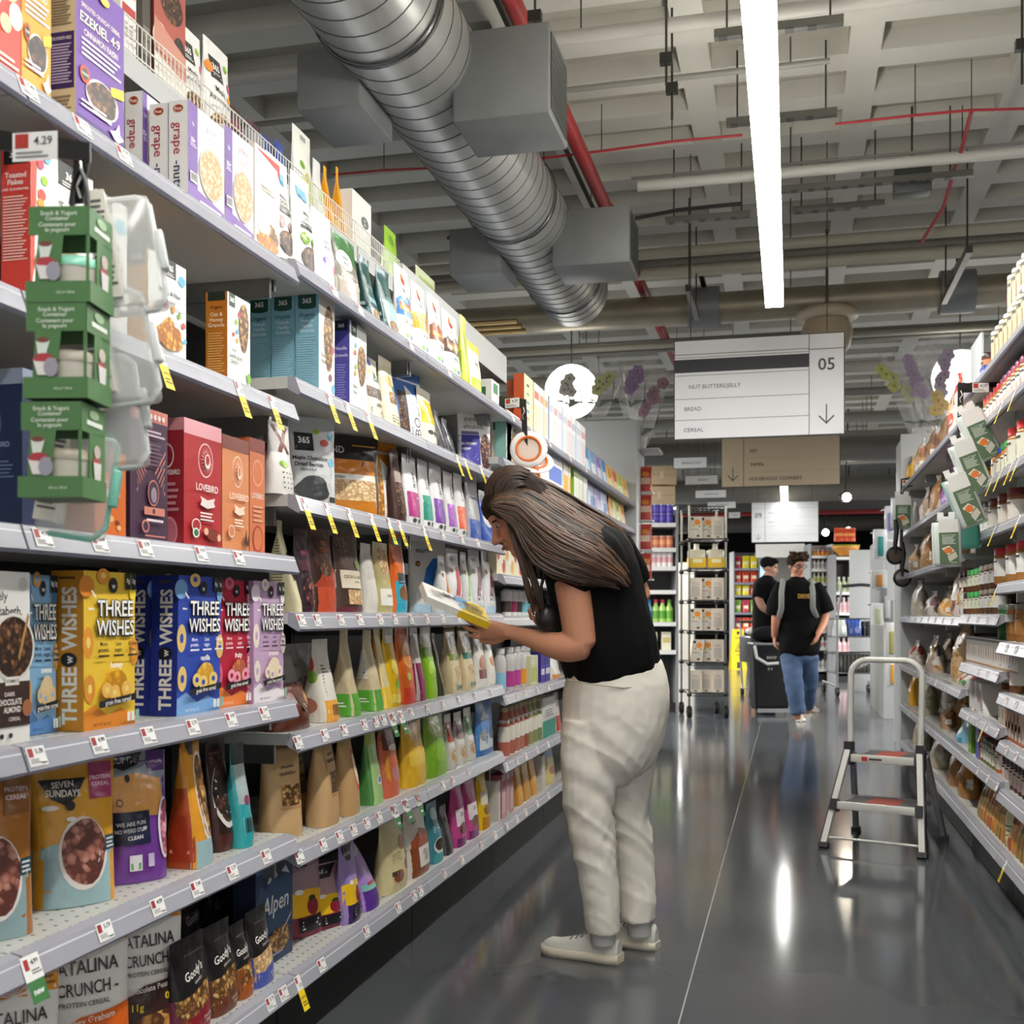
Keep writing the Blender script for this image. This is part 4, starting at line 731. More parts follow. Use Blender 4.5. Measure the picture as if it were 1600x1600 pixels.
WX = [('p', [(.1, .96), (.28, .96), (.8, .58), (.62, .58)], '6A3028'), ('p', [(.72, .96), (.9, .96), (.38, .58), (.2, .58)], '7A3A30'), ('e', .35, .42, .16, .05, '8CB83C'), ('t', 'chia', .7, .62, .05, '3A3A3A', .4)] + [('e', .25 + .13 * (i % 5), .3 - .07 * (i // 5), .025, .011, '2A2A2E') for i in range(20)]
BG(z, 408, 428, 655, .06, 'dark bag with a cinnamon stick print, half hidden beside the salmon box', '3E3A36', F=WX, X=XF - .06, h=.2, p=2.4)
BG(z, 436, 468, 655, .06, 'white bag with crossed cinnamon sticks and seeds', 'E9E5E0', F=WX, p=2.3, e=2.0)
BG(z, 474, 515, 650, .07, 'grey silver granola pouch with a dark leaf shape, turned to the camera', 'C9CBCC', X=X0, w=.14, rot=42, F=[('r', .1, .62, .5, .82, '26262A'), ('t', '365', .3, .74, .07, 'F4F4F0', .34, .03), ('e', .58, .84, .08, .03, '9CC83C'), ('e', .75, .72, .1, .04, 'C84A3C'), ('e', .9, .8, .06, .05, '68B8DC'), ('e', .88, .5, .06, .05, '68B8DC'), ('t', 'Maple Chocolate', .42, .54, .045, '1E1E22', .76, .02), ('t', 'Dried Berries', .38, .47, .045, '1E1E22', .62, .02), ('t', 'GRANOLA', .35, .41, .03, '2A2A2E', .44, .01), ('E', .44, .2, .36, .14, '3A3A3E', .08), ('r', .8, .06, .96, .12, '3A3A3A')], p=2.3, e=2.0)
BG(z, 524, 584, 678, .085, 'large black pouch with an orange lower half and oat window', '1E1C1C', X=X0, w=.21, rot=40, F=[('r', 0, .52, 1, .7, 'C87820'), ('r', 0, .44, 1, .52, 'E8E4DA'), ('t', 'PROTEIN', .25, .48, .035, '2A2A2A', .3, .02), ('r', 0, .2, 1, .45, OATS), ('r', 0, 0, 1, .2, 'C07820'), ('t', 'KIND', .24, .82, .09, 'E8E8E8', .5, .01), ('l', .55, .86, .95, .9, 1, 'D0A040')], p=2.3, e=2.0)
bola(z, 595, 624, 690, 'D88A1C', 'amber pouch with vertical black lettering, right of the large black pouch', HONEY, 26)
BG(z, 627, 640, 700, .08, 'narrow brown nut bag between the amber pouch and the pink one', '4A2E28', F=[('r', .1, .1, .9, .5, GRAN_D), ('r', .1, .55, .9, .7, 'A89890')], p=3, e=1.6)
for i, (a, b, yt, c, nm_) in enumerate(((643, 664, 708, 'B83C88', 'magenta'), (667, 682, 716, '2E9A84', 'teal'), (685, 703, 722, '8048A8', 'violet'), (706, 720, 735, 'A868C0', 'lilac'), (722, 735, 738, 'E06A48', 'coral'))):
    BG(z, a, b, yt, .07, 'white topped pouch with a %s lower panel' % nm_, 'E6E6E6', F=[('r', 0, .12, 1, .48, c), ('t', 'RISE', .5, .66, .16, '4A4A50', .25, .01, 90), ('l', .1, .3, .9, .44, 2, 'F0E8F0'), ('e', .3, .07, .1, .03, '4A4A4A'), ('e', .6, .07, .1, .03, '4A4A4A')], p=2.3, e=1.8, crump=.006)
BG(z, 739, 758, 735, .07, 'silver grey pouch with a dark line, last before the step in the shelves', 'A8A8AA', F=[('r', .1, .6, .9, .64, '4A4A50'), ('r', 0, 0, 1, .3, '2C50A8')], p=2.3)
BG(z, 760, 776, 765, .07, 'blue and white pouch beside the reading woman', '2E58B8', F=[('e', .5, .5, .4, .2, 'E8ECF2'), ('r', 0, .8, 1, 1, 'D8DCE4')], p=2.3, X=XF - .0)
# ---- fourth shelf
z = LV1[3]
BX(z, -22, 47, 892, .06, 'white cereal box with a chocolate bowl and dark brown lower panel, at photo edge', 'EDEBE6', 'E0DED8', F=[('t', 'purely', .22, .86, .055, '26262A', .7, .004), ('t', 'elizabeth.', .44, .775, .055, '26262A', .95, .004), ('e', .84, .93, .1, .04, 'D0CEC8'), ('E', .6, .56, .5, .2, 'E2DED6'), ('E', .6, .56, .46, .18, GRAN_D), ('p', [(.7, .5), (.74, .48), (.97, .74), (.93, .76)], 'B88A4A'), ('r', 0, .1, .98, .36, '3A2420'), ('r', .4, .34, .72, .39, 'E8E4DC'), ('t', 'VITAMIN D', .56, .365, .02, '3A2420', .3, .01), ('t', 'DARK', .5, .29, .025, 'F0E8E0', .3), ('t', 'CHOCOLATE', .5, .245, .035, 'F0E8E0', .55, .02), ('t', 'ALMOND', .55, .2, .035, 'F0E8E0', .4, .02), ('t', 'CEREAL', .6, .145, .022, 'F0E8E0', .3), ('E', .9, .2, .12, .05, 'A86A4A'), ('e', .3, .05, .05, .016, '2A2A2A'), ('e', .5, .05, .05, .016, '2A2A2A')])
def TW(bg, wave, dk, ring, fl, cap, pic, spine, txt='1E1E1E', wave2=None):
    F = [('p', [(0, 0), (1, 0), (1, .06), (.7, .12), (.45, .08), (.2, .16), (0, .12)], wave), ('e', .08, .55, .1, .1, ring), ('e', .08, .55, .04, .035, bg), ('e', .97, .48, .09, .09, ring), ('e', .97, .48, .035, .03, bg), ('e', .1, .26, .1, .09, ring), ('e', .1, .26, .04, .03, bg), ('e', .04, .9, .14, .07, wave), ('e', .35, .97, .12, .05, ring), ('e', .35, .975, .05, .02, bg), ('e', .93, .9, .07, .1, wave2 or wave), ('e', .54, .915, .085, .05, '1A1A1E'), ('t', 'w', .54, .912, .035, 'F4F4F4', .1, .03), ('r', .78, .89, .88, 1, '1E1E22'), ('r', .89, .89, .99, 1, '1E1E22'), ('t', '8g', .83, .95, .03, 'F4F4F4', .08, .02), ('t', '3g', .94, .95, .03, 'F4F4F4', .08, .02)]
    for dx, dy, c in ((.014, -.008, '141418'), (-.01, -.004, '141418'), (0, .004, '141418'), (0, 0, 'FBFAF6')):
        F += [('t', 'THREE', .56 + dx, .77 + dy, .105, c, .70, .028 if c != 'FBFAF6' else .018), ('t', 'WISHES', .56 + dx, .645 + dy, .10, c, .74, .028 if c != 'FBFAF6' else .018)]
    F += [('p', [(.04, .77), (.14, .765), (.14, .755), (.04, .755)], 'F8F6EE'), ('p', [(.1, .88), (.18, .84), (.165, .83), (.09, .87)], 'F8F6EE')]
    for i, (a, b2) in enumerate((('More', 'protein.'), ('Less', 'sugar.'), ('Gluten', 'free.'))):
        F += [('t', a, .32 + i * .28, .54, .027, cap, .2, .02), ('t', b2, .32 + i * .28, .502, .027, cap, .24, .02), ('l', .22 + i * .28, .45, .42 + i * .28, .475, 1, cap)]
    F += [('t', fl, .55, .405, .04, 'FBF6F0', .34, .03), ('E', .56, .27, .2, .1, pic[0], .05), ('e', .36, .245, .1, .05, pic[1]), ('e', .36, .245, .04, .02, bg), ('e', .74, .245, .1, .05, pic[1]), ('e', .74, .245, .04, .02, bg), ('e', .5, .225, .1, .05, pic[1]), ('e', .5, .225, .04, .02, bg)]
    F += [('p', [(.2, .135), (.93, .165), (.93, .21), (.2, .18)], '1A1A1E'), ('t', 'grain free cereal', .565, .172, .032, 'F8F8F4', .66, .01, 3), ('t', 'NET WT 8.6 OZ', .25, .035, .02, dk, .34), ('r', .74, .03, .8, .09, 'EDEDE8'), ('r', .82, .03, .88, .09, 'EDEDE8'), ('r', .9, .03, .98, .1, '8AB0A0')]
    N = [('t', 'THREE', .55, .22, .46, 'F8F4EA', .36, .03, 90), ('t', 'WISHES', .55, .70, .46, 'F8F4EA', .40, .03, 90), ('e', .55, .445, .26, .045, '1A1A1E'), ('t', 'w', .55, .445, .25, 'F4F4F4', .05, .02, 90), ('l', .25, .94, .75, .97, 1, '5A4020')]
    return dict(F=F, N=N)
BX(z, 38, 88, 898, .06, 'light blue cereal box half hidden between the white and the yellow boxes', '8CBCE0', '4A7AB8', X=XF - .05, lean=0, **TW('8CBCE0', '5A8CC8', '26407A', 'E0A860', 'unsweetened', '1E2A4A', ('E8D0A0', 'E8C890'), ''))
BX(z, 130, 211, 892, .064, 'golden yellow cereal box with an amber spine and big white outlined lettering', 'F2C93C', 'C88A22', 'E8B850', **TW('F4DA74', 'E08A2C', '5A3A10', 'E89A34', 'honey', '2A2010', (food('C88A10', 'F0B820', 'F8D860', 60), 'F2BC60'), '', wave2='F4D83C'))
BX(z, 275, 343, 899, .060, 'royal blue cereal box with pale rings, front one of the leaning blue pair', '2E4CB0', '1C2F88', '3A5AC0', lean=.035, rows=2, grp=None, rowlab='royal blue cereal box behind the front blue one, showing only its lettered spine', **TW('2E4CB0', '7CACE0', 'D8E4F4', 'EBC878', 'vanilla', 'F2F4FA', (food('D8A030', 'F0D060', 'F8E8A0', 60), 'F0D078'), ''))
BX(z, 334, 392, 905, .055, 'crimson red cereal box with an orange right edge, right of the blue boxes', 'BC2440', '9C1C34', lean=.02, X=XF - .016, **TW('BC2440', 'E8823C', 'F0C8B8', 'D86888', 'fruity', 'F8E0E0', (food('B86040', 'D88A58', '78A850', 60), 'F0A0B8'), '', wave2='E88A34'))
BX(z, 396, 443, 908, .05, 'lilac cereal box with white rings, last of the outlined lettering row', 'C9A9CC', 'B892BC', **TW('C9A9CC', 'F0E8EE', '5A3A5A', 'F2E6D8', 'cinnamon', '4A2A4A', ('F0DCC0', 'F4E4C8'), ''))
z = LV2[3]
BG(z, 470, 478, 812, .13, 'tall cream bag standing edge on, first on the eye level shelf', 'DCD4AE', 'D6CEA6', N=[('l', .3, .3, .75, .8, 16, '7A7460'), ('e', .4, .08, .3, .04, '4A4A3A')], F=[('E', .5, .5, .4, .16, GRAN_D)], p=6, e=1.0)
BG(z, 478, 500, 825, .07, 'maroon bag with a magenta word and clear lower half', '34202A', F=[('t', 'NUTTY', .55, .72, .06, 'B83C78', .7, .02), ('E', .5, .25, .4, .18, BERRY), ('r', .1, .5, .9, .62, '5A3040')], p=2.4, e=2)
BG(z, 502, 535, 822, .075, 'dark brown crunch bag with orange lettering and an orange base', '3A1E18', F=[('t', 'nice', .6, .84, .08, 'E8824A', .6, .01), ('t', 'CRUNCH', .6, .74, .06, 'E8824A', .7, .01), ('r', 0, 0, 1, .3, 'C04E30'), ('p', [(0, .3), (1, .3), (.9, .55), (.2, .45)], 'A84028'), ('E', .4, .5, .24, .08, GRAN_D)], p=2.5, e=2)
BG(z, 540, 577, 828, .08, 'clear coconut granola bag with a cream label band', '4A3830', F=[('r', 0, .7, 1, .98, GRAN_D), ('r', 0, .3, 1, .52, 'E0D4BE'), ('t', 'COCONUT & CASHEW', .5, .44, .04, '5A3028', .9, .02), ('t', 'GRANOLA', .6, .38, .025, '8A7A68', .5), ('r', .2, .1, .8, .28, OATS), ('e', .75, .6, .15, .06, '7A8A4A'), ('r', 0, 0, 1, .07, '6A2A38')], p=2.4, e=2)
BG(z, 580, 596, 848, .07, 'white bag side with a long facts panel, right of the coconut bag', 'DAD6CC', F=[('l', .2, .1, .9, .85, 24, '7A7870')], p=2.6, e=2.2)
BG(z, 598, 621, 846, .07, 'olive and white granola bag with an oval window', 'B9AE7A', F=[('E', .5, .74, .36, .2, OATS), ('r', .1, .1, .95, .34, 'EDEAE2'), ('t', 'ORIGINAL', .5, .24, .035, '6A6A4A', .7), ('e', .6, .44, .12, .06, 'C8A840')], p=2.4, e=2)
BG(z, 624, 643, 832, .07, 'orange and turquoise bag between the olive bag and the blue numeral pouch', 'E06A20', F=[('r', 0, 0, 1, .4, '38A8C4'), ('r', .2, .36, .8, .5, '1E2A34'), ('E', .5, .25, .3, .1, '8A5A30'), ('r', .1, .85, .9, .95, '38A8C4'), ('p', [(.6, .5), (1, .4), (1, .8), (.75, .8)], 'EDEDED')], p=2.4, e=1.8)
def four(xn, xf, yt, c, lab, w=None, rot=0):
    BG(z, xn, xf, yt, .075, lab, 'DEDFDF', w=w, rot=rot, X=X0 if rot else None, F=[('p', [(.18, .2), (.42, .6), (.62, .74), (.95, .74), (.95, .2)], c), ('p', [(.5, .28), (.68, .28), (.68, .5)], 'E8E8E8'), ('t', "KELLY'S", .36, .84, .045, '2A2A2A', .44, .02), ('t', 'FOUR FUN', .55, .22, .11, 'F4F6F8', .86, .03), ('r', 0, 0, 1, .12, 'B8D4E8'), ('E', .2, .66, .07, .04, GRAN)], p=2.3, e=1.9)
four(656, 694, 842, '3478C8', 'white pouch with a large blue numeral above the held packet', .16, 40)
for i, (a, b, yt, c, nm_) in enumerate(((699, 709, 868, 'E08A3C', 'orange'), (711, 730, 856, 'C03848', 'red'), (733, 742, 862, '7CB83C', 'green'), (745, 762, 858, '6A1E3C', 'maroon'), (765, 780, 860, '5A1838', 'plum'))): four(a, b, yt, c, 'white numeral pouch with a %s panel, beside the reading woman' % nm_)
# ---- fifth shelf
z = LV1[4]
SS = lambda bg, pic, bot, flag: [('r', 0, 0, 1, .34, bot), ('p', [(0, .34), (1, .34), (1, .42), (.8, .46), (.5, .4), (.2, .44), (0, .4)], bot), ('E', .56, .36, .31, .25, 'E6E0DA'), ('E', .57, .37, .28, .225, pic, .03), ('p', [(.06, .87), (.64, .87), (.52, .75), (.38, .69), (.2, .74)], '17171B'), ('t', 'SEVEN', .35, .835, .04, 'EFE9DF', .32, .02, 2), ('t', 'SUNDAYS', .35, .775, .048, 'EFE9DF', .42, .02, -3), ('r', .68, .72, .97, .97, flag), ('t', 'OAT', .82, .91, .028, 'F4DCE4', .2), ('t', 'PROTEIN', .82, .865, .028, 'F4DCE4', .26), ('t', 'CEREAL', .82, .82, .028, 'F4DCE4', .24), ('e', .18, .68, .1, .018, 'F4F0EA'), ('e', .42, .6, .06, .015, 'F4F0EA'), ('e', .42, .69, .06, .035, '17171B'), ('r', .84, .36, .99, .46, '2C4450'), ('l', .86, .37, .98, .45, 3, 'D8E0E0')]
X1 = XF
def SSB(xn, xf, yt, lab, c, F, w, rot, X=None, h=None, cs=None, **k): return BG(z, xn, xf, yt, .085, lab, c, cs, X=X if X is not None else X1, w=w, rot=rot, F=F, h=h, nm='cereal_pouch', cat='cereal pouch', p=2.6, e=2.2, top=.95, **k)
SSB(-30, 2, 1205, 'brown and pale blue cereal pouch cut by the photo edge, on the pierced lower shelf', 'A86A28', SS('', LOOPS, '8EA8AC', '8A5A28') , .145, 40, X=XF - .02)
SSB(40, 74, 1215, 'shaded cereal pouch standing behind, left of the yellow bowl pouch', 'A06A24', SS('', COCOA, '7E999C', '8A3050'), .15, 30, X=XF - .16, h=.26)
SSB(92, 158, 1190, 'orange yellow cereal pouch with a bowl of pink rings and a dark bowl logo', 'DDA02C', SS('', LOOPS, '9DBCC2', 'A83C6C'), .15, 38)
SSB(198, 246, 1178, 'purple cereal pouch with a peach panel, showing its side beside the yellow bowl pouch', '6E3A92', [('r', 0, .62, 1, 1, '8E9AA6'), ('p', [(.0, .8), (.5, .84), (.9, .78), (.9, .5), (0, .52)], 'E8A85C'), ('p', [(.05, 1), (.62, 1), (.55, .9), (.3, .86), (.1, .9)], '1C1C22'), ('t', 'SUNS', .3, .94, .05, 'EDE8E0', .4, .02), ('r', .68, .84, .98, 1, '5A2E7A'), ('t', 'CEREAL', .82, .92, .03, 'EADCF0', .26), ('e', .35, .8, .04, .03, '1C1C22'), ('e', .2, .62, .05, .03, '2A2026'), ('e', .2, .62, .035, .02, 'E8A85C'), ('r', .02, .3, .66, .55, '1E2440'), ('t', 'WE ARE FUN', .35, .46, .03, 'F0EEF4', .46, .02, 3), ('t', 'NO WEIRD STUFF', .35, .41, .03, 'F0EEF4', .5, .02, 3), ('t', 'CLEAN', .4, .355, .03, 'F0EEF4', .3, .02, 3), ('E', .92, .4, .12, .24, 'E6DCE8'), ('E', .94, .4, .1, .22, PINKF), ('r', .3, .1, .5, .22, 'E4E0E8'), ('r', .32, .11, .48, .16, '6AA86A'), ('r', .6, .12, .7, .22, 'C8B8D8')], .13, 36)
BX(z, 268, 290, 1180, .06, 'black boxed cereal in the shade behind the purple pouch', '1E1C1E', '26221F', F=[('l', .2, .4, .8, .7, 5, '3A3A3A')], N=[('r', .05, .55, .95, .95, '3A1E18'), ('E', .5, .75, .3, .12, '5A2E28')], X=XF - .12, h=.24)
BX(z, 262, 275, 1188, .07, 'second dark box in the shade, beside the black one', '1A1A1C', '2A1A1A', X=XF - .22, h=.25, N=[('l', .2, .3, .8, .6, 6, '4A3030')])
BG(z, 309, 339, 1150, .085, 'orange cereal pouch with a dark orange side and a bowl of rings', 'E09A28', 'B24E20', F=[('E', .72, .52, .42, .34, 'E8E2D8'), ('E', .76, .53, .4, .31, food('5E3A1C', 'B8803C', 'E0B870', 75), .03), ('r', 0, 0, 1, .2, '9DBCC2'), ('p', [(.1, .98), (.6, .98), (.5, .84), (.3, .84)], '1C1C20')], N=[('r', .05, .05, .95, .4, 'A83A1C'), ('r', .15, .6, .85, .9, 'D08A30'), ('l', .2, .1, .8, .15, 1, 'E0A080')], nm='cereal_pouch', cat='cereal pouch', p=5, e=1.5, top=.96)
BG(z, 346, 376, 1160, .08, 'dark chocolate cereal pouch with a cocoa bowl', '2A1714', F=[('E', .5, .5, .46, .3, 'D8D0CC'), ('E', .5, .53, .43, .28, COCOA, .03), ('r', 0, 0, 1, .16, '4E241E'), ('l', .1, .78, .9, .9, 3, '5A3A34')], N=[('r', .1, .1, .9, .4, '3A1E1A')], nm='cereal_pouch', cat='cereal pouch', p=3, e=1.6, X=XF - .03)
BG(z, 384, 404, 1165, .08, 'turquoise and silver pouch with a bar code, last on the near lower shelf', '2FA3A8', '2A8E94', F=[('r', 0, .42, 1, .8, 'A8B8B8'), ('e', .5, .45, .2, .05, '8A3A5A'), ('b', .15, .12, .85, .3), ('r', 0, .8, 1, 1, '26383C')], nm='cereal_pouch', cat='cereal pouch', p=3, e=1.5)
z = LV2[4]
BG(z, 445, 508, 985, .08, 'matte grey hibiscus pouch standing behind the brown foil packet', '9C9A9A', F=[('t', 'HIBISCUS', .5, .72, .035, '5A5858', .5, .01), ('e', .6, .5, .16, .08, '5A1E30'), ('r', 0, .0, 1, .12, '8A8888')], X=XF - .08, h=.21, p=2.3)
BG(z, 450, 500, 1062, .10, 'brown foil packet slumped at the shelf edge', '5A2A1A', F=[('e', .55, .55, .2, .16, '3A1A10'), ('p', [(.75, .2), (.95, .3), (.95, .8), (.8, .7)], 'E09020'), ('t', 'NUTS', .6, .5, .08, 'F0D8C0', .3, .02)], crump=.03, p=2.4, e=2.6, top=.95, h=.115, nm='snack_packet', cat='snack packet')
BG(z, 514, 538, 1000, .10, 'white bag with an orange base and a facts panel, right of the brown foil packet', 'E2DED4', 'D8D2C4', F=[('r', 0, 0, 1, .26, 'EFA63A'), ('l', .2, .3, .9, .7, 10, '6A6A68'), ('b', .3, .05, .8, .22)], N=[('e', .3, .7, .4, .1, 'C84A3C'), ('e', .5, .55, .3, .08, '8CB83C'), ('e', .3, .2, .4, .1, 'A86A5A')], p=3.5, e=1.3)
def slim(zz, xn, xf, yt, d, lab, c, cs, base, F=(), N=(), **k): BG(zz, xn, xf, yt, d, lab, c, cs, F=list(F) + [('r', 0, 0, 1, .26, base)], N=list(N) + [('r', 0, 0, 1, .26, base), ('l', .25, .1, .75, .17, 2, 'F0F4EC')], p=6, e=1.05, **k)
slim(z, 556, 569, 985, .10, 'slim tan bag with a bright green base, left of the pair', 'C9B893', 'CBB894', '5CA838')
slim(z, 591, 604, 985, .10, 'slim tan bag with a bright green base and a facts panel, right of the pair', 'CFC09C', 'C9B893', '5CA838', N=[('r', .2, .4, .8, .75, 'E4E0D4'), ('l', .25, .42, .75, .73, 8, '8A8A80')])
slim(z, 607, 618, 978, .10, 'slim amber bag with a yellow base', 'E8D8A0', 'B87818', 'F0CC2C', N=[('r', .2, .3, .8, .6, 'E0CCA0')])
BG(z, 616, 632, 980, .08, 'shiny yellow snack bag with a lime, on the green based shelf', 'E8BC1C', 'D8A818', F=[('r', 0, .8, 1, 1, 'C8C8B8'), ('e', .5, .5, .3, .1, 'F4E060'), ('e', .5, .28, .2, .06, '8CB83C'), ('r', .1, .05, .9, .16, 'F0D860')], p=3, e=1.8)
BG(z, 635, 655, 975, .08, 'shiny orange snack bag with a fruit slice', 'DE6A1E', 'C85818', F=[('E', .55, .6, .4, .16, 'F0B050'), ('E', .55, .6, .3, .12, 'E88830'), ('e', .4, .34, .16, .05, 'C8C83C'), ('r', 0, 0, 1, .2, 'D8402C')], p=3, e=1.8)
BG(z, 659, 669, 978, .08, 'white and maroon slim bag beside the shiny orange bag', 'DCD6D4', 'D2CCCA', F=[('r', 0, .0, 1, .5, '8A2A58')], N=[('r', .2, .1, .8, .5, '9A3A68')], p=4, e=1.3)
BG(z, 673, 689, 978, .08, 'bright green snack bag with a white top', '8CC01E', '7CAC1C', F=[('r', 0, .7, 1, 1, 'E6E8DC'), ('e', .5, .4, .3, .12, 'A8D838')], N=[('r', 0, .75, 1, 1, 'E6E8DC')], p=4, e=1.4)
BG(z, 692, 698, 990, .09, 'dark slim bag in the shade right of the bright green bag', '3A3C24', '2E3020', p=5, e=1.2)
for i, (a, b) in enumerate(((710, 727), (731, 748))): BG(z, a, b, 978, .085, 'kraft paper bag with a %s band and seed photo' % ('olive' if i == 0 else 'dark green'), 'D9C8A0', 'C8B68E', F=[('E', .6, .78, .3, .1, '3A3A30'), ('r', 0, .48, 1, .58, '7A8A34' if i == 0 else '1E6A58'), ('e', .4, .34, .1, .04, '6A4A30'), ('E', .6, .3, .28, .1, OATS), ('e', .4, .08, .12, .04, '5A8AA0'), ('e', .7, .08, .12, .04, '8A7A40')], p=4, e=1.4, top=.97)
BG(z, 752, 766, 985, .07, 'white pouch with a pale brown picture near the held packet', 'E4E0DA', F=[('E', .5, .4, .36, .16, 'B8806A'), ('r', .1, .14, .9, .3, '8A5A58')], p=2.6)
BG(z, 769, 779, 990, .07, 'white pouch with an orange cup print near the held packet', 'E6E2DA', F=[('e', .5, .45, .3, .1, 'C88A3C')], p=2.6)
# ---- sixth shelf and the base deck
z = LV2[5]
KR = lambda lc, win: [('p', [(.25, .58), (.92, .62), (.92, .84), (.25, .8)], lc), ('t', 'GRANOLA', .58, .68, .035, '3A3420', .5, .03, 4), ('t', 'ORGANIC', .58, .75, .03, '3A3420', .4, .03, 4), ('r', .34, .34, .9, .56, win), ('r', .3, .3, .94, .33, 'B48A5C')]
KB = dict(p=3, e=2.2, top=.97, fin='p')
BG(z, 436, 468, 1163, .08, 'brown paper granola bag with a lime label and grain window, frontmost of its row', 'C6A273', 'B8905F', F=KR('C4C43C', GRAN), w=.115, rot=30, X=XF - .03, **KB)
BG(z, 462, 489, 1165, .08, 'brown paper granola bag behind the lime labelled one, with a darker window', 'C09A6A', 'B08858', F=KR('D8C8A0', GRAN_D), X=XF - .09, h=.24, **KB)
BG(z, 512, 538, 1145, .08, 'brown paper granola bag with a plum label', 'C4A070', 'B48C5C', F=KR('8A4A5C', GRAN_D), **KB)
BG(z, 549, 569, 1150, .085, 'brown paper bag with a red and cream round side label', 'BE9866', 'B89060', F=[('E', .7, .55, .26, .26, 'C8402C'), ('E', .7, .55, .2, .2, 'E8D8B0')], **KB)
BG(z, 587, 604, 1135, .075, 'pale green leafy bag with a white sticker on the lower middle shelf', 'A8CC84', '4E8A44', F=[('r', 0, .75, 1, 1, 'A8B43C'), ('e', .6, .3, .22, .06, 'F0F0EC'), ('e', .6, .3, .14, .04, '6A8AB8')], p=4, e=1.3)
BG(z, 609, 632, 1125, .08, 'coral red bag with a dark upper half', 'D26A4C', 'B8583C', F=[('r', 0, .6, 1, 1, '6A3428'), ('e', .6, .62, .3, .04, 'E8DCD0'), ('e', .5, .3, .2, .1, 'C88A8A'), ('p', [(.0, .3), (.2, .6), (.2, .2)], 'E0A030')], p=2.6, e=2)
BG(z, 644, 674, 1122, .08, 'sunny yellow bag with a red brown mark, beside the coral bag', 'E9B92A', 'D0A020', F=[('p', [(.2, .78), (.9, .88), (.9, .99), (.2, .93)], 'D8A01C'), ('t', 'KASHI', .5, .68, .07, 'B05A20', .5, .02), ('r', .1, .3, .9, .5, 'F0CC4C')], p=2.6, e=2)
BG(z, 678, 706, 1108, .08, 'leaf green bag with a pale green top', '7FB32C', '6E9C26', F=[('e', .5, .72, .4, .16, 'C8D890'), ('r', 0, .9, 1, 1, 'A8CC3C'), ('e', .5, .3, .3, .1, '94C43C'), ('r', .4, .85, .9, .93, '8CB83C')], p=2.6, e=2)
for i, (a, b, yt, c, nm_) in enumerate(((708, 718, 1118, 'B85A50', 'dusty red'), (722, 734, 1115, 'A08A88', 'grey rose'), (737, 748, 1108, '8CB890', 'sage green'))): BG(z, a, b, yt, .07, 'white pouch with a %s panel and snack photo' % nm_, 'DAD6CE', F=[('r', 0, .5, 1, .85, c), ('E', .5, .24, .35, .12, OATS), ('r', .1, .4, .9, .48, 'F0EEEA')], p=2.6)
BG(z, 751, 776, 1090, .05, 'blue and white pouch with round bowls, at the end of the lower middle shelf', '4E88C8', F=[('r', 0, .0, 1, .36, 'DEE4E8'), ('E', .3, .34, .22, .1, '9A9088'), ('E', .75, .34, .2, .1, '4A5A78'), ('r', 0, .0, 1, .1, '2C6CB0'), ('p', [(.1, .6), (.4, .75), (.7, .6)], 'C8DCF0')], p=2.4, e=2.2)
z = LV1[5]
CC = lambda fl, c2: [('p', [(.62, 1), (1, 1), (1, .84), (.7, .86)], 'E89A1C')] + [('p', [(.5 + .03 * math.cos(a), .84 + .012 * math.sin(a)), (.5 + .15 * math.cos(a + .09), .84 + .09 * math.sin(a + .09)), (.5 + .15 * math.cos(a - .09), .84 + .09 * math.sin(a - .09))], 'E08A20') for a in [math.pi * i / 8 for i in range(9)]] + [('t', 'CATALINA', .46, .72, .085, '262224', .82, .008), ('t', '- CRUNCH -', .46, .59, .08, '262224', .8, .008), ('t', 'PROTEIN CEREAL', .46, .5, .03, '4A4446', .6), ('p', [(0, .3), (.4, .42), (1, .46), (1, 0), (0, 0)], c2), ('t', fl, .5, .40, .04, 'F6EEE6', .66, .01, 5), ('l', .75, .88, .96, .95, 2, '8A5A10')]
X2 = XF
def CAT(xn, xf, yt, lab, fl, c2, w, rot, X=X2, **k): return BG(z, xn, xf, yt, .08, lab, 'E9E7E2', X=X, w=w, rot=rot, F=CC(fl, c2) + k.pop('extra', []), nm='cereal_pouch', cat='cereal pouch', p=2.4, e=2.2, top=.96, **k)
CAT(6, 44, 1520, 'white sunburst cereal pouch cut by the lower photo corner', 'Cinnamon', 'B8642C', .15, 45, X=XF - .04, h=.265)
CAT(106, 174, 1490, 'white sunburst cereal pouch with an orange swoosh, middle of the front three', 'Honey Graham', 'D8641C', .165, 42, h=.30, X=XF - .055)
CAT(210, 266, 1465, 'white sunburst cereal pouch with a dark chocolate swoosh, right of the front three', 'Chocolate Peanut', '3A211C', .15, 40, h=.29, X=XF - .05, extra=[('t', '11g', .3, .28, .05, 'E8C82C', .16, .02), ('t', '0g', .75, .33, .05, 'E8C82C', .14, .02), ('E', .6, .12, .36, .12, food('5A3018', 'C89048', 'E8C078', 45), .08)])
CAT(165, 222, 1450, 'shaded white sunburst pouch standing at the back', 'Maple', 'A8642C', .2, 30, X=XF - .22, h=.27)
CAT(130, 160, 1470, 'grey shaded sunburst pouch at the back, further left', 'Cocoa', '6A4A3C', .17, 30, X=XF - .27, h=.25)
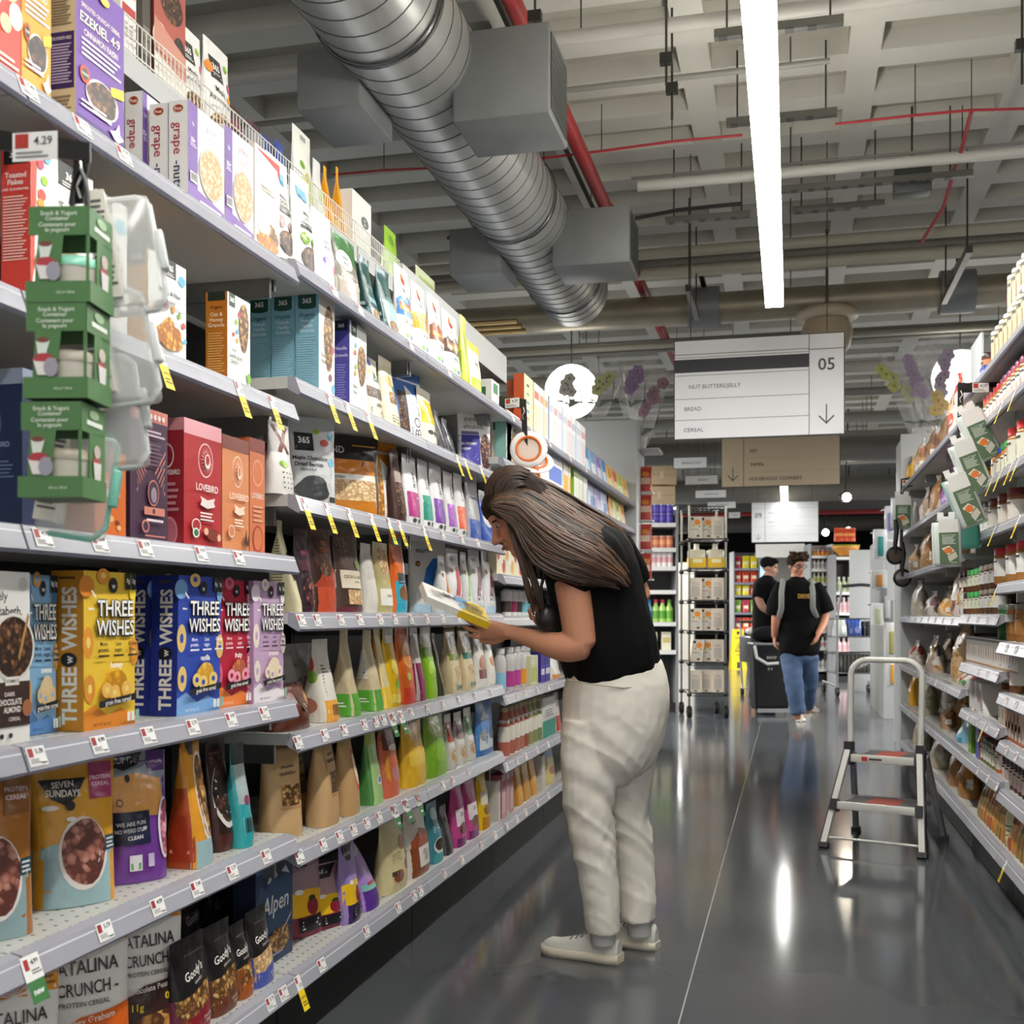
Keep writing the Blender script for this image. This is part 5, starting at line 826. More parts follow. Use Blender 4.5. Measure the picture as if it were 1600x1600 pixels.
def good(xn, xf, yt, c, lab, win, side, X=None):
    BG(z, xn, xf, yt, .075, lab, '1C1A1B', side, F=[('t', "Goody's", .5, .64, .09, 'F2EEE8', .72, .012, 8, .25), ('t', 'GRANOLA', .56, .54, .03, 'D8D0C8', .4, .01, 8), ('p', [(0, .4), (1, .52), (1, .16), (0, .08)], win), ('p', [(0, .2), (.3, .2), (1, .34), (1, 0), (0, 0)], c), ('t', 'Chocolate', .7, .15, .035, 'F0E4DC', .4, .01, 6), ('t', 'Cherry', .72, .1, .035, 'F0E4DC', .3, .01, 6), ('l', .3, .8, .9, .84, 1, '5A5658')], N=[('r', 0, .0, 1, .4, side)], p=2.8, e=2.0, X=X)
good(290, 341, 1480, '8C1E2E', 'black granola bag with a dark red base and white script', GRAN, '6A2040')
good(340, 381, 1455, '6E3A24', 'black granola bag with a brown base and white script, second of its row', GRAN, '5A3020')
good(380, 404, 1450, 'A85A26', 'black granola bag with a rust orange base, third of its row', GRAN, '8A4A20')
good(405, 437, 1430, '4A5CB0', 'black granola bag with a blue base and pale clusters, last of its row', OATS, '384890', X=XF + .0)
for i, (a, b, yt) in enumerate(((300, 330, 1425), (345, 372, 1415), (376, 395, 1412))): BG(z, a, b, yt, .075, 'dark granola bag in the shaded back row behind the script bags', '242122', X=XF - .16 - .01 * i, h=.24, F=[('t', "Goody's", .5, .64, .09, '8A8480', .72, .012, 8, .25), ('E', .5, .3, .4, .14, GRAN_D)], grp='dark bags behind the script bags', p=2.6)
BX(z, 399, 457, 1352, .06, 'dark blue muesli box with a snowy mountain and large white word', '1F3352', '182640', F=[('p', [(0, .62), (.14, .78), (.26, .7), (.45, .92), (.62, .76), (.8, .86), (1, .68), (1, .3), (0, .3)], '2E4C70'), ('p', [(.3, .76), (.45, .92), (.58, .8), (.5, .78), (.44, .82), (.38, .76)], 'E4ECF2'), ('p', [(.68, .82), (.8, .86), (.92, .76), (.82, .79)], 'D0DCE6'), ('r', 0, .88, .3, 1, '4A78A8'), ('t', 'Alpen', .52, .56, .17, 'F2F2EE', .8, .01, 0, .15), ('E', .62, .2, .3, .12, GRAN, .06), ('p', [(.6, .2), (.95, .4), (.93, .36)], 'D8D4CC'), ('l', .2, .06, .7, .1, 1, '8A98B0')], h=.27, X=XF - .06)
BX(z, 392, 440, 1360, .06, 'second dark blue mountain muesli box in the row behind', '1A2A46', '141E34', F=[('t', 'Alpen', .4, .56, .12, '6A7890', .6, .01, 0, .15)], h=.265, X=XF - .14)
z = LV2[6]
SU = lambda low, mid: [('r', 0, 0, 1, .24, low), ('p', [(0, .24), (1, .24), (1, .5), (.5, .54), (0, .5)], mid), ('p', [(.1, .98), (.8, .98), (.6, .78), (.35, .78)], '1C1A1E'), ('t', 'SUNS', .45, .88, .06, 'D8D0C8', .5, .02), ('e', .62, .34, .16, .1, '8A2030'), ('e', .62, .43, .1, .03, '2A3A1A'), ('r', .24, .06, .86, .22, '141418'), ('l', .32, .08, .8, .2, 3, 'E8E4E4'), ('e', .3, .52, .1, .03, 'E8E4D8')]
BG(z, 470, 498, 1345, .075, 'grey pouch with a yellow strawberry panel and maroon base, in the row behind', '9A8088', F=SU('6E1A34', 'E8B41C'), X=XF - .07, h=.235, w=.15, rot=20, p=2.6, e=2)
BG(z, 503, 537, 1352, .075, 'grey pouch with a yellow strawberry panel and maroon base, frontmost', 'A8888C', F=SU('7A1E3A', 'F0C01C'), w=.155, rot=22, X=XF - .02, p=2.6, e=2)
BG(z, 548, 571, 1325, .075, 'lilac topped pouch with a yellow strawberry panel and dark violet base', '9A84C0', F=SU('3A2460', 'F0C01C'), p=2.8, e=1.8)
BG(z, 577, 600, 1310, .075, 'lavender pouch with a white panel and deep violet foot, leaning back', 'A886CC', F=[('p', [(.15, .68), (.95, .7), (.9, .86), (.15, .84)], 'E4E0EA'), ('l', .2, .7, .85, .83, 4, '8A88A0'), ('r', 0, .26, 1, .34, '7CC0B0'), ('r', .3, .32, .8, .36, 'B03848'), ('r', 0, 0, 1, .26, '5A2E90'), ('e', .3, .94, .08, .02, '5A3A8A')], p=2.6, e=1.4, sway=.09)
BG(z, 612, 646, 1282, .085, 'cream almond bag with brown nuts on its side', 'DCCF9C', 'D4C890', F=[('E', .7, .6, .16, .1, 'A86A48'), ('e', .85, .3, .16, .08, '9A5A40'), ('e', .4, .2, .2, .08, '8A4A38'), ('r', .15, .22, .4, .28, '4A4A3A'), ('l', .2, .38, .6, .5, 4, 'A89C70')], p=2.6, e=1.8)
BG(z, 648, 680, 1265, .085, 'white and rust chocolate bag with a square cream label', 'E2DCD2', 'C8C0B4', F=[('t', 'QIA', .35, .78, .08, '2A2420', .5, .01), ('p', [(.1, .5), (.5, .66), (.95, .56), (.95, .4), (.1, .36)], '9A4424'), ('r', 0, 0, 1, .42, '8A4A24'), ('r', .3, .12, .9, .4, 'EDE8E0'), ('t', 'CHOC', .6, .3, .06, '4A3A30', .5, .02), ('t', 'CHIP', .6, .22, .06, '4A3A30', .4, .02)], p=2.6, e=1.8)
BG(z, 682, 698, 1258, .08, 'teal bag with a bowl of dark flakes on a white foot', '3C8494', '34707E', F=[('E', .5, .28, .4, .14, 'E4E8E8'), ('E', .5, .3, .34, .1, COCOA), ('r', 0, .0, 1, .16, '4AA0A8'), ('e', .5, .8, .3, .1, '9AC0C8'), ('l', .2, .5, .8, .62, 3, 'C8DCE0')], p=2.8, e=1.8)
BG(z, 702, 712, 1262, .08, 'dark grey slim bag left of the pink bags', '3A3A3C', '5A5A5C', p=5, e=1.2)
for i, (a, b, yt) in enumerate(((718, 734, 1210), (736, 754, 1205))): BG(z, a, b, yt, .075, 'bright pink bag with a white label, %s of the two' % ('nearer' if i == 0 else 'further'), 'C84C90', 'B83C80', F=[('r', .1, .28, .95, .5, 'EEE4E8'), ('t', 'GRA', .5, .43, .06, '4A2A3A', .6, .02), ('E', .5, .24, .3, .08, '6A4034'), ('r', 0, 0, 1, .12, '7A2A70')], p=2.8, e=1.6)
BG(z, 757, 771, 1202, .075, 'yellow bag with an amber foot right of the pink bags', 'E6C01E', 'D0A818', F=[('r', 0, .0, 1, .2, 'C88A18'), ('r', .1, .4, .9, .6, 'E8E0D0'), ('e', .5, .3, .3, .08, '8A5A28')], p=2.8, e=1.6)
# ---- the bays behind the woman
def rowbox(zz, xs, h, d, cols, lab, grp, nm='carton', cat='carton', dec=None, X=None):
    for i in range(len(xs) - 1):
        c = cols[i % len(cols)]
        BX(zz, xs[i], xs[i + 1] - .4, 0, d, lab, c[0], c[1], F=dec(c) if dec else [], h=h, grp=grp, nm=nm, cat=cat, X=X)
def rowbag(zz, xs, h, d, cols, lab, grp, nm='snack_bag', cat='snack bag', dec=None, **k):
    for i in range(len(xs) - 1):
        c = cols[i % len(cols)]
        BG(zz, xs[i], xs[i + 1] - .6, 0, d, lab, c[0], c[1], F=dec(c) if dec else [], h=h, grp=grp, nm=nm, cat=cat, **k)
z = LV3[0]
BX(z, 784, 799, 0, .10, 'dark blue bag shaped box in the shade at the start of the bound box row', '24405C', '1C2C40', h=.12, X=XF - .12, nm='carton', cat='carton')
BX(z, 808, 817, 587, .05, 'orange spined cream box at the back of the top row behind the hanging lids', 'E8D8B0', 'B8502A', X=XF - .05, h=.235, F=[('l', .2, .2, .8, .8, 6, 'C8A060')])
BX(z, 819, 833, 580, .05, 'cream box with an orange spine and small pictograms, first of the bright box row', 'F0E2B4', 'C85428', F=[('e', .4, .82, .14, .03, '3A3A3A'), ('e', .4, .66, .16, .03, '8AA07A'), ('e', .4, .5, .16, .03, '5A9AB8'), ('e', .4, .34, .16, .03, '5A9AB8'), ('e', .4, .2, .16, .03, 'D8A050')], h=.25)
LB_ = lambda c: [('r', .1, .1, .9, .6, c[2]), ('r', .1, .7, .9, .85, c[3])]
rowbox(z, [834, 843, 850, 857], .25, .05, [('F2EDE6', 'E8A050', 'F4D8B0', 'D8785A'), ('F2EEEA', 'E8E0D8', 'F0DCC8', 'C8A080'), ('F0ECE6', 'D06A40', 'F0D0B8', 'D8A878')], 'cream box in the bright row, between the orange spined box and the blue edged boxes', 'cream boxes of the bright row', 'cereal_box', 'cereal box', LB_)
rowbox(z, [858, 865, 872, 879, 886, 893, 900, 908, 915], .25, .05, [('EFF0F2', '5A90C0', 'DCE4EC', 'C8D0DC'), ('F2F0F0', 'E8E6E6', 'E8D8D8', 'D8A8A8'), ('F2F2F2', 'ECECEC', 'DCDCE6', 'C0C4D8')], 'white box with faint print in the bright row, before the grey end panel', 'white boxes of the bright row', 'cereal_box', 'cereal box', LB_)
rowbag(z, [917, 927, 936, 945, 953], .17, .06, [('5A90C0', '4A80B0', 'D8E4F0'), ('7AA8D0', '6A98C0', 'E8EEF4'), ('9A88C8', '8A78B8', 'E4E0F0')], 'blue and white bag hanging low beside the grey end panel', 'blue bags by the end panel', dec=lambda c: [('r', .1, .1, .9, .5, c[2])])
rowbag(z, [954, 962, 970, 978, 986], .165, .06, [('E8B030', 'D8A028', 'F0E4B0'), ('E07A38', 'C86A30', 'F4E8C0'), ('C0C840', 'B0B838', 'F0F0C8')], 'orange and yellow bag next to the grey end panel', 'yellow bags by the end panel', dec=lambda c: [('r', .1, .1, .9, .45, c[2]), ('r', 0, 0, 1, .15, '9CC040')])
z = LV3[1]
BX(z, 791, 799, 0, .05, 'white and teal carton just left of the hanging orange ringed lids', 'E8E8E2', '8ABAB0', h=.2, nm='carton', cat='carton')
BX(z, 852, 879, 678, .05, 'white box with a large blue square right of the hanging lids', 'EFEFEC', '3058C0', F=[('r', .2, .15, .95, .55, '5A78D0'), ('l', .2, .7, .8, .8, 2, '9A9AA0')], h=.205)
rowbox(z, [880, 889, 892], .17, .05, [('E8E4D8', 'D8D4C8', 'F0B020', 'E8E4D8')], 'white box with a yellow foot beside the blue square box', 'yellow footed boxes', 'cereal_box', 'cereal box', LB_)
rowbox(z, [897, 905, 911, 918], .18, .05, [('EDEFE4', '9CC83C', 'E4EAD8', 'B8D078'), ('EEEEE8', 'E0E4D0', 'DCE4C8', 'C8D8A0'), ('ECECE8', '6A5A50', 'E8E4E0', 'D8D4D0')], 'white and lime box in the second row from the top', 'lime spined boxes', 'cereal_box', 'cereal box', LB_)
rowbag(z, [925, 935, 945, 955], .16, .06, [('C8D4E8', 'B8C4D8', '7A98C8'), ('B0A8D8', 'A098C8', 'E0DCF0')], 'pale blue bag in the second row from the top, by the end panel', 'pale blue bags', dec=lambda c: [('r', .1, .1, .9, .5, c[2])])
rowbag(z, [957, 965, 973, 981], .16, .06, [('E0A040', 'D09038', 'F0E0B8'), ('A8C040', '98B038', 'E8ECC0')], 'small yellow and green bag in the second row, last before the end panel', 'small green bags', dec=lambda c: [('r', .1, .1, .9, .5, c[2])])
z = LV3[2]
rowbox(z, [884, 893, 902, 911, 920, 930, 940, 950], .15, .06, [('E4E4E2', 'D8D8D6', '8A8A88', 'C8C8C4'), ('EAEAE8', 'DADAD8', 'C8B8A0', '6A6A68')], 'white and grey carton just above the hair of the reading woman', 'cartons above the woman', dec=LB_)
z = LV3[3]
rowbox(z, [776, 790, 803, 816, 826], .12, .07, [('EDE6C4', 'E4DCB8', 'C84A4A', 'F0E0A0'), ('EDE8D0', 'E4DCC0', 'E0A84A', 'B85A6A')], 'pale yellow carton with red fruit, in front of the face of the reading woman', 'fruit cartons', dec=lambda c: [('e', .2, .7, .16, .2, c[2]), ('e', .8, .3, .18, .25, c[2]), ('r', .3, .4, .7, .6, 'F4F0E0')])
z = LV3[4]
def cup(zz, xs, h, r, cols, lab, grp, nm='drink_cup', cat='drink'):
    for i, x in enumerate(xs):
        c = cols[i % len(cols)]; Y = yX(x, XF - r)
        t = thing(nm, lab, cat, (XF - r, Y, zz + .001), 0, grp)
        mb = MB(); mb.lathe([(r * .8, 0), (r, h * .75), (r, h * .78)], mt('EAEAEA', 's'), 12); mb.build('cup', t)
        mb = MB(); mb.lathe([(r * .86, h * .15), (r * 1.0, h * .55)], mt(c), 12, caps=False); mb.build('label_band', t)
        mb = MB(); mb.lathe([(r * 1.02, h * .78), (r * 1.0, h * .9), (r * .4, h)], mt('F2F2F2', 's'), 12); mb.build('lid', t)
cup(z, [791, 800, 808, 816, 823, 830, 836], .12, .026, ['4A3A38', '8A2A50', '3A3A3A', '7ABCD0', '6AB0C8'], 'white cup with a coloured band on the shelf beyond the held packet', 'upper white cups')
z = LV3[5]
for i, (x, c, c2) in enumerate(((779, '8AC0DC', 'clear'), (793, 'B83C90', 'magenta'), (803, 'C04A98', 'magenta'), (812, 'E8A030', 'orange'), (820, '8A5A48', 'brown'))):
    Y = yX(x, XF - .035); t = thing('drink_bottle', 'clear plastic bottle with a coloured lower label, under the forearm of the woman', 'bottle', (XF - .035, Y, z + .001), 0, 'clear bottles under the forearm')
    mb = MB(); mb.lathe([(.03, 0), (.033, .01), (.033, .13), (.025, .16), (.022, .165)], mt('C9C6C4', 's', .2), 14); mb.build('bottle', t)
    mb = MB(); mb.lathe([(.0335, .015), (.0335, .085)], mt(c), 14, caps=False); mb.build('label_band', t)
    mb = MB(); mb.cyl((0, 0, .165), .027, .025, mt('D8D8D6', 's')); mb.build('cap', t)
rowbox(z, [829, 838, 841], .14, .06, [('E6E6C0', 'D8D8B0', 'C8D070', 'F0F0D8')], 'pale green carton between the bottles and the violet packs', 'pale green cartons', dec=LB_)
rowbox(z, [845, 852, 860], .15, .06, [('3A2A98', '30228A', '5A48C0', 'E8E4F4')], 'deep violet pack of yogurt drinks beside the white trousers', 'violet packs', dec=lambda c: [('r', .1, .25, .9, .45, 'E8E4F4'), ('r', 0, .5, 1, .56, '5A50D0')])
BG(z, 866, 880, 0, .07, 'white crinkled bag with an orange foot at the hip of the reading woman', 'E4E0DC', F=[('r', 0, 0, 1, .2, 'E8923C')], h=.11, crump=.015, nm='snack_bag', cat='snack bag')
z = LV3[6]
for i, x in enumerate((787, 795, 803, 810, 817, 824, 831, 838)):
    Y = yX(x, XF - .03); t = thing('sauce_pouch_jar', 'tall sauce bottle with a long slanted label on the second lowest shelf', 'bottle', (XF - .03, Y, z + .001), 0, 'tall sauce bottles')
    mb = MB(); mb.lathe([(.027, 0), (.029, .02), (.029, .13), (.02, .17), (.016, .19)], mt(('B86A58', 'B87868', 'A86048', '9A9A6A', '7C8C58')[min(4, i * 5 // 8)], 's', .25), 12); mb.build('bottle', t)
    mb = MB(); mb.lathe([(.0293, .06), (.0293, .125), (.024, .155)], mt('EAE4D8'), 12, caps=False); mb.build('label_band', t)
    mb = MB(); mb.cyl((0, 0, .19), .018, .02, mt('C8B890', 's')); mb.build('cap', t)
BX(z, 848, 868, 0, .06, 'white and teal green carton beside the white trousers', 'E8E8E4', 'DCDCD8', F=[('r', 0, 0, 1, .42, '2E9A84'), ('l', .2, .5, .8, .7, 3, '9A9A98')], h=.2, nm='carton', cat='carton')
BG(z, 872, 880, 0, .06, 'small red and white bag just left of the white trousers', 'E0D4CC', F=[('r', 0, 0, 1, .4, 'C04038'), ('r', 0, .8, 1, 1, '8A2A28')], h=.2, nm='snack_bag', cat='snack bag')
z = LV3[7]
BX(z, 779, 782, 0, .06, 'white narrow carton on the lowest shelf before the pink boxes', 'E6E2DC', 'E0DCD6', h=.17, nm='carton', cat='carton')
rowbox(z, [784, 791, 797, 803], .185, .06, [('D8A0A4', 'C86878', 'E8C8CC', 'B85A60'), ('E4D4D0', 'B85A60', 'D8A8A0', 'C87878')], 'pink box with pale stripes on the lowest shelf', 'pink striped boxes', 'cereal_box', 'cereal box', LB_)
rowbag(z, [812, 822, 834, 844], .22, .07, [('D8A048', 'C88A34', 'E8C070'), ('D09838', 'B87C28', 'E0B860')], 'amber yellow bag on the lowest shelf left of the white trousers', 'amber bags', p=4, e=1.2)
BX(z, 847, 852, 0, .05, 'slim white carton between the amber bags and the pale yellow bag', 'E8E4DC', 'DCD8D0', h=.17, nm='carton', cat='carton')
BG(z, 858, 872, 0, .07, 'pale yellow and blue bag on the lowest shelf, touching the edge of the trousers', 'DCCB84', F=[('r', 0, .6, 1, .9, '6A98C8'), ('e', .5, .3, .3, .1, '9A5A3C')], h=.22, nm='snack_bag', cat='snack bag')
# ================================================================ the nut butter and bread side
XG = XR + .022
JARS = {}
def jar_proto(st, r, h, lid, fill, lab, spot, lidh=.02, neck=.86, lb=(.12, .62), glass=True):
    t = bpy.data.objects.new('jar', None); t.empty_display_size = .03
    mb = MB(); mb.lathe([(r * .92, 0), (r, .006), (r, h * .72), (r * neck, h * .84), (r * neck, h - lidh)], mt(fill, 's', .2), 12); b = bpy.data.objects.new('jar_body', mb.build('jar_body', data_only=True))
    mb = MB(); mb.lathe([(r * (neck + .05), h - lidh - .002), (r * (neck + .06), h - .003), (r * (neck - .02), h)], mt(lid, 's', .3), 12); l = bpy.data.objects.new('lid', mb.build('lid', data_only=True))
    mb = MB(); mb.lathe([(r * 1.006, h * lb[0]), (r * 1.006, h * lb[1])], mt(lab), 12, caps=False)
    for i in range(-2, 2):      # a printed spot and lines facing the aisle
        a = math.pi + .25 + i * .35
    F = lambda a, b, o: Vector(((r * 1.006 + o) * math.cos(-math.pi / 2 + (a - .5) * 2.2), (r * 1.006 + o) * math.sin(-math.pi / 2 + (a - .5) * 2.2), h * (lb[0] + (lb[1] - lb[0]) * b)))
    deco(mb, [('e', .5, .42, .22, .24, spot), ('r', .08, .8, .92, .9, '3A3A3A'), ('l', .1, .06, .9, .16, 1, '8A8A86'), ('e', .2, .35, .08, .1, spot)], F, 1)
    b2 = bpy.data.objects.new('label_band', mb.build('label_band', data_only=True))
    return t, (b, l, b2)
def jar(st, px, zz, lab, grp, back=0, dz=0, nm='nut_butter_jar', spec=None):
    if st not in JARS: JARS[st] = jar_proto(st, *JSPEC[st])
    t, ch = JARS[st]; r = JSPEC[st][0]; X = XG + r + back
    e = bpy.data.objects.new(nm, None); COL.objects.link(e); e.empty_display_size = .03
    e.location = (X, yX(px, XG + r), zz + .001 + dz); e.rotation_euler = (0, 0, RR - .35)
    for c in ch:
        q = c.copy(); COL.objects.link(q); q.parent = e
    return tag(e, lab, 'jar', grp)
JSPEC = {
 'almond': (.043, .155, 'B8BCBC', 'A8703C', 'CDBE98', '9A5030', .016, .95, (.04, .86)),
 'redlid': (.038, .125, 'C03036', 'B0743A', 'ECE4DA', 'D85A48', .022, .95, (.06, .66)),
 'violet': (.038, .13, '46388A', 'B07C40', 'EAE6DC', 'C88A4A', .022, .95, (.06, .66)),
 'blue': (.036, .12, '2A3CB8', 'B87838', 'ECE6D6', 'D88A3C', .022, .95, (.06, .62)),
 'green': (.036, .12, '2E8A3C', 'B87838', 'ECE6D6', '8CB04A', .022, .95, (.06, .62)),
 'bigred': (.052, .16, 'CC2830', 'A87038', 'E4E2D0', 'C8C0A8', .03, .92, (.14, .7)),
 'amber': (.04, .11, 'D8902C', 'D89028', 'E8A83C', 'F0C868', .03, .96, (.1, .6)),
 'maroon': (.046, .13, '6A1A24', '8A5028', 'E8E2D8', 'D07838', .026, .94, (.1, .66)),
 'spiral': (.034, .13, '3A3A3C', 'DADAD8', 'EDEDEC', '1E1E1E', .02, .95, (.04, .8)),
 'redwhite': (.048, .145, 'C4242C', 'B27C40', 'ECEAE6', '8A3A3A', .028, .92, (.22, .7)),
 'smalldark': (.035, .10, '2A2622', '5E3820', 'E6DFCB', 'D08A3C', .02, .93, (.26, .72)),
 'smallgreen': (.035, .10, '2E9A44', '6E4424', 'E2E4CC', '9AAA5A', .024, .93, (.26, .72)),
 'smallgrey': (.035, .105, '8A7C70', '5A3C28', 'DEDDDA', '3A3A3A', .018, .93, (.26, .72)),
 'greenjar': (.042, .14, '5A6A60', '2F5A30', '3A7038', 'D88A30', .018, .93, (.2, .75)),
 'tanjar': (.042, .14, '7A7468', '96642C', '9E6C34', 'E8E4DC', .018, .93, (.2, .7)),
 'jelly': (.042, .135, '3E8A54', '7A4A26', 'E4E2DA', 'A83A3A', .02, .93, (.2, .8)),
 'jam': (.034, .10, '4A5A38', '6A7A34', 'E6E4D8', '7A9A40', .018, .93, (.15, .7)),
 'jamred': (.034, .10, 'C8502C', 'C05A24', 'EAE0D4', 'C84A30', .018, .93, (.15, .7)),
 'jampink': (.036, .11, '2E2A28', '5A2A26', 'E0CCC4', 'A85A5A', .018, .93, (.15, .7)),
 'jambrown': (.036, .11, '3A342C', '6A4A24', 'D8D4C4', '4A4A3A', .018, .93, (.15, .7)),
 'preserve': (.033, .12, '2A2428', '8A4A3A', 'C88A5A', '5A4AA0', .02, .93, (.05, .75)),
}
def jrow(st, pxs, zz, lab, grp, **k):
    for p in pxs: jar(st, p, zz, lab, grp, **k)
RA, RB, RC = RVA, RVB, RVC
def run(x0, y1w, step):   # pixel columns for jars spaced STEP metres from pixel x0 towards the camera until world y
    Y = yX(x0, XG + .04); r = []
    while Y > y1w:
        Xc = XG + .04; d = -Xc * SA + Y * CA; d = Xc * -SA + Y * CA
        r.append(800 + FP * (Xc * CA + Y * SA) / d); Y -= step
    return r
jrow('almond', run(1566, 3.75, .092), RA[0], 'tall cream nut butter jar with a metal lid on the highest right shelf', 'tall cream jars')
for q in run(1570, 3.8, .092)[2:]: jar('almond', q, RA[0], 'cream nut butter jar standing on top of the front row, high on the right', 'upper cream jars', back=.02, dz=.157)
jar('preserve', 1546, RB[0], 'slim preserve jar with a dark lid and violet label, high on the right', None, nm='preserve_jar')
jrow('redlid', run(1551, 4.28, .082), RA[1], 'small red lidded nut butter jar with red hearts on the label', 'small red lidded jars')
jrow('violet', run(1583, 3.75, .085), RA[1], 'nut butter jar with a violet lid, right of the red lidded ones', 'violet lidded jars')
jrow('blue', (1563, 1571), RA[2], 'nut butter jar with a bright blue lid', 'blue lidded jars')
jrow('green', (1579, 1585), RA[2], 'nut butter jar with a green lid beside the blue lidded pair', 'green lidded jars')
jrow('bigred', (1597, 1612), RA[2], 'large nut butter jar with a red lid and pale label at the right photo edge', 'large red lidded jars')
jrow('amber', (1522, 1529), RB[1], 'short amber jar with an orange lid in the dark bay behind the hanging containers', 'amber jars')
jrow('amber', (1536,), RB[2], 'short amber jar lying low beside the white bottle', None)
jrow('spiral', (1541, 1550), RB[3], 'white jar with a black pattern beside the mint container', 'black patterned white jars')
jrow('maroon', (1563, 1578, 1594), RA[3], 'nut jar with a maroon lid and orange almond on the label', 'maroon lidded jars')
jrow('redwhite', (1573, 1592, 1610), RA[4], 'wide red lidded nut butter jar with a white label, at eye level', 'wide red lidded jars')
for dz, g in ((0, 'lower'), (.102, 'upper')):
    jrow('smalldark', (1511, 1517), RB[4], 'small spread jar with a dark lid in the %s of two layers' % g, 'dark spread jars ' + g, dz=dz)
    jrow('smallgreen', (1524, 1530, 1537), RB[4], 'small spread jar with a green lid in the %s of two layers' % g, 'green spread jars ' + g, dz=dz)
    jrow('smallgrey', (1544, 1552, 1560), RB[4], 'small spread jar with a clear top and grey label in the %s of two layers' % g, 'grey spread jars ' + g, dz=dz)
jrow('greenjar', (1577,), RA[5], 'dark green jar with an orange fruit on the label', None)
jrow('tanjar', (1591, 1606), RA[5], 'tan nut butter jar right of the dark green jar', 'tan jars')
jrow('jelly', (1581, 1596), RA[6], 'jelly jar with a green lid and a white label, at the right edge', 'green lidded jelly jars')
jrow('jam', run(1541, 4.9, .072), RB[7], 'small green preserve jar with a white label below the slanted carton', 'green preserve jars', nm='preserve_jar')
jrow('jamred', (1563, 1571), RB[7], 'small orange red preserve jar right of the green ones', 'orange preserve jars', nm='preserve_jar')
jrow('jampink', run(1581, 3.8, .078), RA[8], 'dark preserve jar with a pale pink label at the lower right edge', 'pink labelled jars', nm='preserve_jar')
for q in run(1584, 3.8, .078): jar('jambrown', q, RA[8], 'brown preserve jar standing on the pink labelled jars', 'upper brown jars', dz=.112, nm='preserve_jar')
def RX(z, px, w, d, h, lab, cf, cs=None, F=(), N=(), nm='carton', cat='carton', back=0, rot=0, grp=None, lean=0):
    mb = box_mesh(w, d, h, cf, cs, None, F, N, 1, lean); return put(mb, nm, lab, cat, XG + back, yX(px, XG), z + .001, RR + math.radians(rot), grp)
def RG(z, px, w, d, h, lab, c, cs=None, F=(), N=(), nm='bread_bag', cat='bread', back=0, rot=0, grp=None, tie=None, **k):
    mb = bag_mesh(w, d, h, c, cs, F, N, 1, seed=int(px * 3), **k); o = put(mb, nm, lab, cat, XG + back, yX(px, XG), z + .001, RR + math.radians(rot), grp)
    if tie:
        mb = MB(); mb.lathe([(.012, h * .86), (.006, h * .9), (.018, h * 1.0)], mt(tie, 'g'), 8, (0, d / 2, 0)); mb.build('gathered_neck', o)
    return o
for i, q in enumerate(run(1511, 4.64, .062)):
    RX(RB[5], q, .058, .12, .115, 'white bar carton in the long row above the slanted carton', 'E2DED8', 'D8D4CC', F=[('r', 0, .88, 1, .97, '2A2826'), ('e', .5, .5, .2, .25, ('A86A48', '8A8A88', 'C8A070')[i % 3]), ('r', 0, 0, 1, .07, 'B08048'), ('r', .1, .2, .2, .8, '9A9894')], grp='white bar cartons')
RX(RB[6], 1516, .06, .14, .13, 'white carton standing upright, first on the shelf of the slanted one', 'E6E2DE', F=[('r', .2, .2, .35, .8, '9A9A98'), ('r', 0, 0, 1, .06, 'A8804A')])
RX(RB[6], 1524, .06, .14, .13, 'white carton standing upright, second beside the slanted one', 'E2DEDA', F=[('r', .2, .2, .35, .8, 'A8A8A6'), ('r', 0, 0, 1, .06, 'A8804A')])
RX(RB[6], 1535, .07, .14, .13, 'white carton with a brown oval, leaning at a slant', 'E6E2DE', F=[('e', .4, .5, .25, .3, '7A4A3A'), ('e', .4, .5, .15, .18, 'B8705A'), ('l', .2, .1, .8, .3, 2, '6A6A68')], lean=-.5)
for i, q in enumerate(run(1562, 4.6, .066)): RX(RB[6], q, .06, .12, .12, 'beige boxed bar pack in the shade right of the slanted carton', 'C4B8A8', 'B0A698', F=[('r', .2, .2, .8, .5, '8A7A6A')], grp='beige boxed packs')
for i, q in enumerate(run(1573, 3.75, .068)): RX(RA[7], q, .062, .13, .15, 'striped white and rust carton low on the right edge', 'E2DCD4', 'D4CEC6', F=[('r', .55, 0, 1, .9, ('B86A48', 'C8A080', 'A87858')[i % 3]), ('r', 0, 0, 1, .08, 'A85A34'), ('e', .3, .6, .2, .15, 'D8A888')], grp='striped cartons')
RG(RB[7], 1494, .16, .10, .105, 'light blue shiny packet beside the ladder handle', '7FB4CC', F=[('E', .5, .55, .3, .25, 'DCE6EC'), ('r', 0, 0, 1, .25, '4A88A8')], nm='snack_packet', cat='snack packet', crump=.012, p=2.6, e=2.2)
RX(RB[7], 1515, .085, .1, .135, 'bright green carton left of the blue one near the ladder', '6A9A34', '5A8A2C', F=[('r', .1, .1, .9, .3, 'A8C860'), ('r', .2, .7, .8, .9, '3A6A24')])
RX(RB[7], 1527, .09, .1, .135, 'blue carton with a pink edge, right of the bright green one', '3A5EB0', 'C84A7A', F=[('p', [(0, .6), (1, .3), (1, .5), (0, .8)], '6A90D0')])
for i, q in enumerate(run(1522, 4.9, .10)[:3]):
    RX(RB[8], q, .09, .14, .07, 'white lidded carton stacked on the lowest right shelf', 'E6E6E4', 'C8C4BC', F=[('r', 0, 0, 1, .5, 'C8B070')], back=.06, grp='white lidded cartons')
